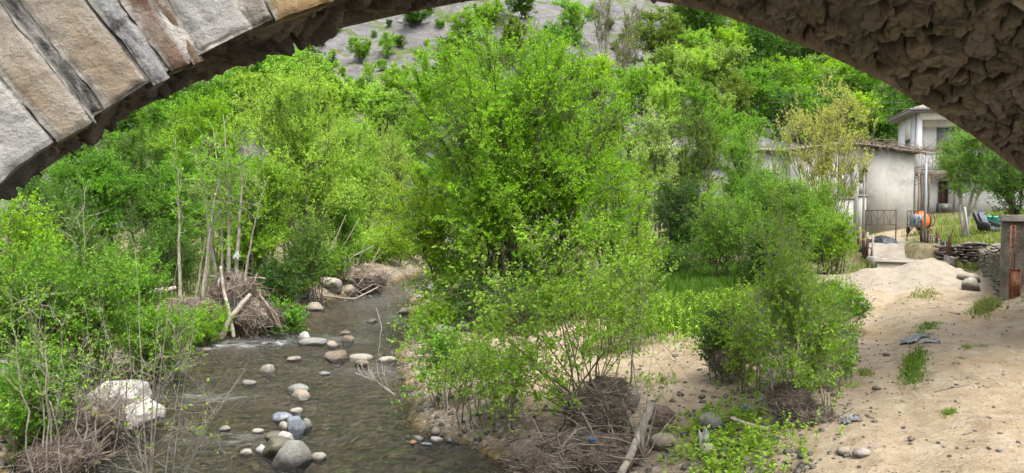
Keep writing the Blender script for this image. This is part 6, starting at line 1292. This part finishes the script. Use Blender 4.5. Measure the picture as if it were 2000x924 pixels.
# ================================================================== UNDERGROWTH, FOREGROUND SHRUBS, GRASS
GU = 'bushes along the left bank'
ub = [ # px, Y, top, hw, leaf, label, seed, n, kw
 (38, 14.5, 352, 75, 'spring', 'bright bush under the foot of the left arch stones', 811, dict()),
 (40, 11.5, 455, 95, 'mid', 'big fresh green bush at the left edge, nearest the viewer', 812, dict()),
 (165, 12.4, 448, 95, 'mid', 'big fresh green bush behind the white boulder', 813, dict()),
 (245, 15.0, 500, 75, 'mid', 'green bush between the boulder and the fallen pale log', 814, dict()),
 (300, 13.9, 590, 70, 'mid', 'low bush overhanging the stream right of the white boulder', 815, dict()),
 (390, 17.3, 600, 60, 'spring', 'low light green bush at the waterline before the left debris tangle', 816, dict(bare=.2)),
 (60, 9.6, 655, 75, 'mid', 'leafy low bush in the bottom left corner', 817, dict()),
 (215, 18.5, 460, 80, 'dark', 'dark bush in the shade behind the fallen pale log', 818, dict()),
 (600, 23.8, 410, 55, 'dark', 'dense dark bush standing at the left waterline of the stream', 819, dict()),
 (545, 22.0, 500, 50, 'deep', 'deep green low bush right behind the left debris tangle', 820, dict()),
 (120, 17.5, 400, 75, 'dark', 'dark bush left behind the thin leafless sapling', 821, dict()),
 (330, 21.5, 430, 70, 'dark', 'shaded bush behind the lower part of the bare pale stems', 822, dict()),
 (700, 33, 440, 60, 'willow', 'feathery pale bush hanging over the stream bend', 823, dict(up=.6)),
 (765, 34, 430, 55, 'spring', 'bright bush closing the view where the stream bends', 824, dict()),
 (640, 27, 470, 50, 'mid', 'bush above the rocks of the far left bank', 825, dict()),
 (690, 30.5, 475, 40, 'mid', 'low bush between the two rocks and the stream bend', 828, dict(droop=.2)),
 (735, 34, 490, 42, 'spring', 'low bush hanging to the water at the far end of the stream', 829, dict(droop=.3)),
 (795, 37, 470, 50, 'mid', 'bush closing off the far end of the stream on its right', 830, dict()),
 (470, 24.5, 440, 70, 'dark', 'dark bush between the tall left trees behind the debris', 826, dict()),
 (555, 19.2, 575, 36, 'mid', 'small bush drooping over the orange rock', 827, dict(droop=.3))]
for px, Y, top, hw, lm, lab, sd, kw in ub:
    p = gpos(px, Y, -.08); H = max(.5, at(px, top, Y)[2] - p[2]); r = hw / 1444. * Y; near = Y < 14
    a = dict(H=H, rad=(r, r * .9), cz=.5, rz=.52, n_stem=14, stem_r=.018, base_r=r * .55, n_br=int(50 + 40 * r * H), n_tw=int(450 + (620 if near else 300) * r * H), tw_len=.36, n_leaf=17, leaf=.043 if near else .062, low=.05, up=.35, shell=.55, tw_r=.003, leaf_w=.6, shape='hex' if near else 'quad', spread=1.2)
    a.update(kw); plant('leafy_bush', lab, 'bush', p, GU, leafm=lm, bark=BARKG if near else BARK, seed=sd, **a)
GM = 'bushes under the middle trees'
for px, Y, top, hw, lm, lab, sd, kw in (
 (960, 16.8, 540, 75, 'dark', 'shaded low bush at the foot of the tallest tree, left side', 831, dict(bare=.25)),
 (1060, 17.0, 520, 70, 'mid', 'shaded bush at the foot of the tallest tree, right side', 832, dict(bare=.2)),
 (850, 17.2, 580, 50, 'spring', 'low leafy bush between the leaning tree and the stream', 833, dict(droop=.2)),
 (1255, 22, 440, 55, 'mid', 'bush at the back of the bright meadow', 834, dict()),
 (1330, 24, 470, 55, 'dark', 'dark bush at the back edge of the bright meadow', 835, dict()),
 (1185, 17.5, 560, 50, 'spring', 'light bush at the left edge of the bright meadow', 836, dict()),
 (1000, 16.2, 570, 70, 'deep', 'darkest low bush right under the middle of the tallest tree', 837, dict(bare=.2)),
 (900, 18.2, 500, 60, 'mid', 'bush under the low leaning tree', 838, dict()),
 (1120, 17.6, 500, 60, 'mid', 'bush filling the right foot of the tallest tree', 839, dict())):
    p = gpos(px, Y, -.08); H = max(.5, at(px, top, Y)[2] - p[2]); r = hw / 1444. * Y
    a = dict(H=H, rad=(r, r * .9), cz=.5, rz=.52, n_stem=14, stem_r=.018, base_r=r * .55, n_br=int(50 + 40 * r * H), n_tw=int(450 + 300 * r * H), tw_len=.36, n_leaf=17, leaf=.051, low=.05, up=.35, shell=.55, tw_r=.003, leaf_w=.6, spread=1.2)
    a.update(kw); plant('leafy_bush', lab, 'bush', p, GM, leafm=lm, seed=sd, **a)
def targets(base, tips, jit=.06, seed=0, by=0.0):
    rng = np.random.default_rng(seed); out = []
    for t in tips:
        a = np.r_[rng.normal(size=2) * jit, by]; c = at(*t) - np.array(base); out.append((*a, *c))
    return out
# large-leaved shrub in the middle foreground
b = gpos(1150, 9.9); tg = targets(b, [(985, 418, 9.7), (1010, 560, 9.2), (905, 480, 10.2), (880, 640, 9.3), (760, 600, 9.8), (790, 690, 9.4), (850, 770, 9.2), (840, 555, 10.4), (935, 555, 9.9), (1060, 470, 10.4), (1090, 545, 9.3), (1145, 480, 10.2), (1195, 440, 10.0), (1250, 520, 9.6), (1375, 530, 10.2), (1330, 485, 10.4), (1290, 600, 9.7), (1160, 600, 9.2), (960, 690, 9.0), (780, 640, 10.2), (1010, 640, 10.6), (930, 730, 9.3), (1230, 640, 9.2)], .22, 1)
plant('leafy_shrub', 'wide arching shrub with rounded light leaves above the debris heap', 'shrub', b, leafm='scrub', bark=BARKG, seed=841, st_share=.35, H=2.75, rad=(1.75, .9), cz=.55, rz=.42, offset=(-.45, 0), n_br=110, n_tw=760, tw_len=.36, n_leaf=19, leaf=.046, leaf_w=.72, shape='hex', low=.25, up=.25, shell=.7, stem_r=.016, stem_targets=tg, wig=.02, tw_r=.0028, br_r=.5, flat=.6, sides=5)
b = gpos(955, 10.4); plant('leafy_shrub', 'low dense part of shrub trailing over the cobbles of the right waterline', 'shrub', b, leafm='scrub', bark=BARKG, seed=842, H=1.15, rad=(1.15, .75), cz=.5, rz=.5, n_stem=16, n_br=80, n_tw=560, tw_len=.3, n_leaf=16, leaf=.037, leaf_w=.72, shape='hex', low=.1, up=.2, shell=.55, stem_r=.012, base_r=.5, tw_r=.0026, flat=.6)
b = gpos(870, 11.4); plant('leafy_shrub', 'small leafy shrub on the rocks beside the stream, left of the arching shrub', 'shrub', b, leafm='mid', bark=BARKG, seed=843, H=1.5, rad=(.8, .6), cz=.5, rz=.5, n_stem=12, n_br=60, n_tw=520, tw_len=.32, n_leaf=10, leaf=.05, leaf_w=.7, shape='hex', low=.1, up=.25, shell=.55, stem_r=.012, base_r=.3, tw_r=.0026, flat=.6)
b = gpos(1215, 13.5); plant('leafy_shrub', 'bright upright shrub at the near edge of the meadow', 'shrub', b, leafm='scrub', bark=BARKG, seed=844, H=1.9, rad=(.75, .6), cz=.5, rz=.5, n_stem=14, n_br=60, n_tw=650, tw_len=.34, n_leaf=11, leaf=.05, leaf_w=.7, shape='hex', low=.1, up=.5, shell=.55, stem_r=.012, base_r=.35, tw_r=.0026)
# thin sapling by the log
b = gpos(1258, 8.2); tg = targets(b, [(1185, 420, 8.3), (1215, 640, 8.2), (1340, 700, 8.2), (1300, 620, 8.4), (1395, 760, 8.1), (1165, 700, 8.2)], .01, 2)
plant('sapling', 'thin nearly bare sapling rising in front of the debris heap and log', 'sapling', b, leafm='scrub', bark=BARKP, seed=845, H=2.4, rad=(.5, .3), cz=.6, rz=.4, n_br=14, n_tw=60, tw_len=.22, n_leaf=5, leaf=.042, leaf_w=.65, shape='hex', low=.3, up=.4, stem_r=.011, stem_targets=tg, wig=.012, tw_r=.0022, bare=.45, br_r=.5)
# right-hand shrub by the road
b = gpos(1552, 8.0); tg = targets(b, [(1520, 392, 8.2), (1478, 450, 8.1), (1592, 468, 8.3), (1452, 560, 8.0), (1640, 560, 8.1), (1662, 625, 7.9), (1560, 440, 8.5), (1648, 700, 7.8), (1470, 640, 7.9), (1505, 500, 7.8), (1540, 560, 7.7), (1610, 640, 7.7), (1420, 620, 8.3), (1500, 700, 7.7), (1590, 560, 8.6)], .11, 3)
plant('leafy_shrub', 'upright light green shrub with flood rags at the left edge of the road', 'shrub', b, leafm='scrub', bark=BARKP, seed=851, H=2.35, st_share=.6, rad=(.44, .42), cz=.62, rz=.42, n_br=95, n_tw=1700, tw_len=.26, n_leaf=17, leaf=.033, leaf_w=.6, shape='hex', low=.28, up=.5, shell=.6, stem_r=.012, stem_targets=tg, wig=.012, tw_r=.0024, br_r=.5)
b = gpos(1470, 9.6); plant('leafy_shrub', 'yellowish leafy plant left behind the upright shrub by the road', 'shrub', b, leafm='scrub', bark=BARKG, seed=852, H=1.4, rad=(.42, .4), cz=.55, rz=.48, n_stem=12, n_br=50, n_tw=600, tw_len=.26, n_leaf=16, leaf=.034, leaf_w=.62, shape='hex', low=.1, up=.4, shell=.55, stem_r=.010, base_r=.3, tw_r=.0024)
b = gpos(1425, 10.6); plant('leafy_bush', 'dark vine-covered low bush left of the dirt road', 'bush', b, leafm='deep', bark=BARK, seed=853, H=1.05, rad=(.46, .42), cz=.5, rz=.52, n_stem=12, n_br=60, n_tw=900, tw_len=.24, n_leaf=16, leaf=.031, leaf_w=.7, shape='hex', low=.1, up=.1, shell=.4, stem_r=.010, base_r=.3, tw_r=.0024)
b = gpos(1630, 9.2); plant('leafy_shrub', 'low leafy plants spilling onto the road beside the upright shrub', 'shrub', b, leafm='mid', bark=BARKG, seed=854, H=.8, rad=(.3, .35), cz=.5, rz=.5, n_stem=12, n_br=40, n_tw=420, tw_len=.24, n_leaf=14, leaf=.034, leaf_w=.6, shape='hex', low=.1, up=.4, shell=.55, stem_r=.008, base_r=.3, tw_r=.0024)
b = gpos(1625, 7.6); plant('sapling', 'small seedling with a few narrow leaves at the bottom of the upright shrub', 'sapling', b, leafm='mid', bark=BARKG, seed=855, H=.85, rad=(.22, .2), cz=.6, rz=.4, n_stem=5, n_br=14, n_tw=70, tw_len=.16, n_leaf=7, leaf=.045, leaf_w=.42, shape='hex', low=.25, up=.6, stem_r=.006, base_r=.05, tw_r=.002)
# bare twigs in the near left corner
b = (X_(295, 7.6), 7.6, gh(X_(295, 7.6), 7.6) - .05); tg = targets(b, [(398, 545, 7.7), (365, 640, 7.5), (330, 560, 7.8), (452, 738, 7.4), (265, 600, 7.8), (215, 560, 7.9), (400, 800, 7.3), (300, 480, 8.0), (345, 500, 7.6)], .05, 4)
plant('twiggy_shrub', 'nearly bare brown twigs in the near left corner, in front of the white boulder', 'shrub', b, leafm='spring', bark=BARKP, seed=861, H=2.0, rad=(.75, .45), cz=.6, rz=.42, n_br=60, n_tw=260, tw_len=.34, n_leaf=4, leaf=.038, leaf_w=.65, shape='hex', low=.25, up=.3, stem_r=.011, stem_targets=tg, wig=.014, tw_r=.0022, bare=.72, br_r=.45)
b = gpos(105, 9.0); plant('twiggy_shrub', 'grey bare stems standing among the bushes at the left edge', 'shrub', b, leafm='mid', bark=BARKP, seed=862, H=2.5, rad=(.8, .5), cz=.6, rz=.42, n_stem=8, n_br=50, n_tw=240, tw_len=.3, n_leaf=5, leaf=.045, leaf_w=.6, shape='hex', low=.3, up=.4, stem_r=.014, base_r=.3, tw_r=.0022, bare=.5)
# dead white twigs at the right waterline
e = empty('dead_branch', (X_(745, 12.2), 12.2, WATER), 'bleached dead branch with upright twigs at the right waterline of the stream', 'branch'); mb = MB(); ob = np.array(e.location)
tube(mb, [at(772, 772, 12.0) - ob, at(735, 745, 12.2) - ob, at(695, 728, 12.4) - ob], [.016, .012, .006], 6)
for k, (x0, y0, x1, y1) in enumerate(((762, 765, 742, 690), (750, 757, 735, 700), (742, 752, 722, 712), (733, 745, 716, 700), (722, 738, 704, 705), (712, 735, 698, 712), (757, 762, 752, 715), (745, 752, 720, 728))):
    tube(mb, [at(x0, y0, 12.1) - ob, at((x0 + x1) / 2 - 4, (y0 + y1) / 2, 12.2) - ob, at(x1, y1, 12.2) - ob], [.007, .006, .003], 5)
mb.build('twigs', BARKP, e)
for i, (pts, lab) in enumerate(((((738, 690, 12.6), (745, 640, 12.6), (736, 600, 12.7)), 'single thin pale twig bending over the stream, left'), (((832, 690, 11.6), (822, 650, 11.7), (818, 640, 11.7)), 'short bleached stick on the gravel under the shrub'), (((870, 845, 9.2), (872, 800, 9.3), (874, 745, 9.4)), 'upright bleached stick at the cobbles by the shrub'))):
    log_(pts, (.008, .005), lab, 'stick')
# ------------------------------------------------------------------ grass
def grass(mb, x, y, h, seed, w=.012, lean=.35, z=None):
    rng = np.random.default_rng(seed); n = len(x); z = surf_h(x, y) - .02 if z is None else z; hh_ = h * rng.uniform(.45, 1.25, n); a = rng.uniform(0, 6.283, n); d = np.stack([np.cos(a), np.sin(a), 0 * a], 1); s = np.stack([-np.sin(a), np.cos(a), 0 * a], 1) * (w * rng.uniform(.6, 1.2, n))[:, None]
    le = (lean * hh_ * rng.uniform(.2, 1.6, n))[:, None]; B = np.stack([x, y, z], 1); M = B + d * le * .3 + np.stack([0 * x, 0 * x, hh_ * .6], 1); T = B + d * le + np.stack([0 * x, 0 * x, hh_], 1)
    V = np.stack([B - s, B + s, M + s * .7, M - s * .7, T], 1); b = (np.arange(n) * 5)[:, None]; mb.add(V.reshape(-1, 3), b + [[0, 1, 2, 3]], b + [[3, 2, 4]])
GMAT = {'lush': leaf_mat('grass_lush', (.055, .13, .012), (.10, .20, .020), (.16, .27, .04), .4), 'dry': leaf_mat('grass_dry', (.12, .16, .035), (.21, .25, .06), (.36, .34, .15), .35), 'yard': leaf_mat('grass_yard', (.12, .19, .03), (.22, .29, .055), (.38, .37, .14), .4)}
rg_ = np.random.default_rng(871)
def scatter(n, x0, x1, y0, y1, dens, seed):
    rng = np.random.default_rng(seed); x = rng.uniform(x0, x1, n); y = rng.uniform(y0, y1, n); k = rng.uniform(0, 1, n) < dens(x, y); return x[k], y[k]
mb = MB(); x, y = scatter(60000, 1.5, 9.5, 13.5, 27, lambda x, y: np.exp(-(((x - np.interp(y, [14, 18, 22, 27], [3.9, 4.6, 5.8, 7.0])) / 1.5) ** 2)) * sstep(13.5, 15.5, y) * sstep(.1, .8, road_d(x, y)), 872)
grass(mb, x, y, .34, 873, .013); tag(mb.build('grass', GMAT['lush']), 'bright lush meadow grass between the tallest tree and the bushes', 'grass', kind='stuff')
mb = MB(); x, y = scatter(42000, 11, 26, 23.5, 41, lambda x, y: (.15 + .85 * sstep(-.2, .3, fbm(xy3(x, y, .5), 3, 881))) * (1 - np.exp(-((x - np.interp(y, [23, 28, 32, 36, 42], [12.7, 14.6, 16.3, 18.6, 22])) / 1.25) ** 4)), 882)
grass(mb, x, y, .24, 883, .014); tag(mb.build('grass', GMAT['yard']), 'pale rough grass of the yard behind the gate and walls', 'grass', kind='stuff')
mb = MB(); x, y = scatter(26000, 9.5, 17, 14, 25, lambda x, y: sstep(.15, .8, road_d(x, y)) * (x > np.interp(y, [16.2, 17.6, 20.3, 23.2], [10.5, 11.4, 12.9, 14.6])) , 884)
grass(mb, x, y, .24, 885, .012); x, y = scatter(1200, 9.0, 11.2, 12.0, 16.0, lambda x, y: sstep(-.1, .35, road_d(x, y)), 886); grass(mb, x, y, .13, 887, .009); tag(mb.build('grass', GMAT['dry']), 'yellow-green grass on the verge round the rubble wall and pillar', 'grass', kind='stuff')
mb = MB(); x, y = scatter(30000, -16, -4, 6, 30, lambda x, y: sstep(.3, 1.2, river_dist(x, y)[0]) * .6, 888); grass(mb, x, y, .3, 889, .013); tag(mb.build('grass', GMAT['lush']), 'grass growing under the bushes of the left bank', 'grass', kind='stuff')
mb = MB(); x, y = scatter(9000, -4, 8, 17, 40, lambda x, y: sstep(.3, 1.5, river_dist(x, y)[0]) * sstep(.3, 1, road_d(x, y)) * .5, 890); grass(mb, x, y, .3, 891, .014); tag(mb.build('grass', GMAT['lush']), 'grass under the middle trees', 'grass', kind='stuff')
def tuft(px, py, wpx, dpx, n, h, label, m='lush', seed=0, w=.006):
    x, y = gxy(px, py); rng = np.random.default_rng(seed + int(px)); sx = wpx / 1444. * y / 2; sy = dpx / 1444. * y * y / 2.0 / 2
    yy = y + rng.normal(size=n) * sy * .5; xx = x + rng.normal(size=n) * sx * .5 + (yy - y) * x / y; mb = MB(); grass(mb, xx, yy, h, seed, w, .6); P = np.c_[xx, yy][:n // 2] + rng.normal(size=(n // 2, 2)) * .01; Z = surf_h(P[:, 0], P[:, 1]); leaf_mesh(mb, np.c_[P, Z], rng.normal(size=(n // 2, 3)) + [0, 0, .8], h * .5, rng, 'hex', .6, .5)
    tag(mb.build('grass_tuft', GMAT[m]), label, 'grass tuft', kind='stuff')
tuft(1783, 716, 50, 56, 1700, .06, 'largest green grass patch in the middle of the dirt road', seed=1); tuft(1795, 690, 34, 26, 300, .05, 'small grass patch just beyond the largest one on the road', seed=2)
tuft(1855, 806, 26, 10, 200, .05, 'lone little grass tuft on the near right part of the road', seed=3); tuft(1812, 636, 50, 14, 300, .07, 'grass strip beside the flat plastic sheet on the road', seed=4); tuft(1800, 652, 44, 18, 220, .05, 'thin grass in front of the strip beside the plastic sheet', seed=5)
tuft(1805, 577, 56, 14, 350, .10, 'pale grass streak at the foot of the sand heap', 'dry', 6); tuft(1888, 678, 22, 10, 260, .045, 'yellowish grass tuft on the right half of the road', 'dry', 7); tuft(1915, 676, 24, 8, 70, .04, 'faint dry tuft right of the yellowish tuft', 'dry', 8); tuft(1878, 700, 24, 6, 60, .035, 'tiny dry tuft below the yellowish tuft', 'dry', 9)
tuft(1690, 730, 24, 10, 260, .07, 'dry grass wisp at the left edge of the road behind the shrub', 'dry', 10); tuft(1852, 520, 24, 14, 260, .24, 'tall grass clump at the end of the railing kerb', 'lush', 11, .012); tuft(1925, 600, 50, 20, 700, .16, 'rough grass at the base of the rubble wall', 'dry', 12, .009); tuft(1745, 512, 60, 10, 300, .10, 'grass fringe on top of the sand heap before the path', 'dry', 13, .01)
def weeds(n, x0, x1, y0, y1, dens, h, leaf, seed, lm, label):
    x, y = scatter(n, x0, x1, y0, y1, dens, seed); rng = np.random.default_rng(seed + 1); mb = MB(); K = len(x); z = surf_h(x, y); nl = 9
    hh_ = h * rng.uniform(.3, 1.2, K); top = np.stack([x + rng.normal(size=K) * .25 * hh_, y + rng.normal(size=K) * .25 * hh_, z + hh_], 1); b = np.stack([x, y, z - .01], 1)
    tubes(mb, bez(b, (b + top) / 2 + rng.normal(size=(K, 3)) * .02, top, 4), np.full((K, 4), .0022), 3, cap=False)
    t = rng.uniform(.15, 1, (K, nl)); P = (b[:, None] * (1 - t[..., None]) + top[:, None] * t[..., None]).reshape(-1, 3); D = rng.normal(size=P.shape); D[:, 2] = np.abs(D[:, 2]) * .35 + .1
    leaf_mesh(mb, P, D, leaf, rng, 'hex', .75, .6); tag(mb.build('weeds', LM[lm]), label, 'weeds', kind='stuff')
weeds(5200, 1.2, 3.3, 6.6, 8.6, lambda x, y: np.exp(-(((x - np.interp(y, [6.6, 7.4, 8.4], [2.0, 2.15, 2.4])) / .45) ** 2)) * .22, .2, .042, 901, 'scrub', 'low leafy weeds and nettles at the bottom, left of the road')
weeds(3000, -.5, 4.2, 8.5, 14, lambda x, y: sstep(.05, .35, fbm(xy3(x, y, .9), 3, 903)) * .5 * sstep(-.2, .4, road_d(x, y)), .13, .04, 904, 'scrub', 'sparse seedlings on the sandy bar behind the debris heap')
weeds(6000, -9, -4.2, 6.5, 13, lambda x, y: sstep(.25, .7, river_dist(x, y)[0]) * .7, .3, .055, 906, 'mid', 'leafy weeds under the bushes at the left edge')
weeds(5000, 2.2, 7.5, 12.5, 19, lambda x, y: sstep(.1, .8, road_d(x, y)) * sstep(13.5, 15.2, y) * .6, .3, .06, 908, 'scrub', 'leafy weeds along the near edge of the bright meadow')
print('plants', round(time.time() - T0, 1))

# loose twigs, bark and dead leaves strewn over the road and the bar
rng = np.random.default_rng(921); mb = MB(); n = 900; x = rng.uniform(-.5, 11, n); y = 4.8 + 13 * rng.uniform(0, 1, n) ** 1.5; d_, _r = river_dist(x, y); ok = (d_ > .3) & ((rng.uniform(0, 1, n) < .35 + .65 * (road_d(x, y) > -.5))); x, y = x[ok], y[ok]; z = ground_h(x, y)
a = rng.uniform(0, 6.28, len(x)); l = rng.uniform(.02, .16, len(x)) * (1 + (rng.uniform(0, 1, len(x)) < .06) * 2); A_ = np.stack([x, y, z + .006], 1); B_ = A_ + np.stack([np.cos(a) * l, np.sin(a) * l, 0 * l], 1); B_[:, 2] = ground_h(B_[:, 0], B_[:, 1]) + .008
tubes(mb, bez(A_, (A_ + B_) / 2 + rng.normal(size=A_.shape) * [.01, .01, .004], B_, 4), np.full((len(x), 4), .0032) * rng.uniform(.5, 1.8, (len(x), 1)), 4); tag(mb.build('twig_litter', TWIGD), 'small broken twigs strewn over the dirt road and the bar', 'twigs', kind='stuff')
mb = MB(); n = 1500; x = rng.uniform(-.5, 11, n); y = 4.8 + 13 * rng.uniform(0, 1, n) ** 1.5; P = np.stack([x, y, ground_h(x, y) + .006], 1)[river_dist(x, y)[0] > .2]; D = rng.normal(size=P.shape) * [1, 1, .15]; leaf_mesh(mb, P, D, .03, rng, 'quad', .9, .6); tag(mb.build('leaf_litter', M_dead), 'dead leaves scattered over the dirt road and the bar', 'dead leaves', kind='stuff')
# plants closing in on the road's left edge
for px, Y, H_, r_, lm, sd, lab in ((1655, 13.0, .6, .34, 'mid', 861, 'leafy clump at the left edge of the road before the sand heap'), (1640, 15.5, .7, .42, 'scrub', 862, 'pale leafy clump left of the sand heap'), (1590, 14.5, .8, .5, 'mid', 863, 'leafy clump between the meadow and the road'), (1545, 16.5, 1.0, .6, 'dark', 864, 'dark leafy clump behind the upright shrub by the road')):
    plant('leafy_shrub', lab, 'shrub', gpos(px, Y), 'leafy clumps along the road edge', leafm=lm, bark=BARKG, seed=sd, H=H_, rad=(r_, r_), cz=.5, rz=.52, n_stem=12, n_br=40, n_tw=int(900 * r_), tw_len=.26, n_leaf=16, leaf=.037, leaf_w=.6, shape='hex', low=.08, up=.4, shell=.55, stem_r=.008, base_r=.3, tw_r=.0024)
# base colours of everything that is not a leaf, settled once for the exposure set at the top
def settle(k, names):
    for m in bpy.data.materials:
        f = names.get(m.name, k)
        if m.name.startswith(('leaf', 'grass', 'water')): continue
        for n in m.node_tree.nodes:
            if n.type == 'VALTORGB':
                for e in n.color_ramp.elements: e.color = (*[c * f for c in e.color[:3]], 1)
            elif n.type == 'MIX' and n.data_type == 'RGBA':
                for i in (6, 7):
                    if not n.inputs[i].is_linked: n.inputs[i].default_value = (*[c * f for c in n.inputs[i].default_value[:3]], 1)
settle(.76, {**{m.name: .9 for m in bpy.data.materials if m.name.startswith('stone_')}, 'curtained_glass': 1.3, 'earth': 1.25, 'hillside': .40, 'old_roofing': 1.25, 'brown_brush': .85, 'bark_pale': 1.0, 'shed_plaster': .5, 'house_plaster': 1.35, 'pale_boulder': .56, 'white_stone': .55, 'buff_stone': .6, 'tan_stone': .68, 'grey_stone': .7, 'white_trim': .7, 'dirty_white_plastic': .6,
             'vault_rubble': 1.15, 'flood_straw': .62, 'dry_wood': .62, 'path_concrete': .68, 'orange_paint': .95, 'turquoise_plastic': .9, 'old_mortar': .8, 'black_plastic': .9, 'cap_slab': .7})
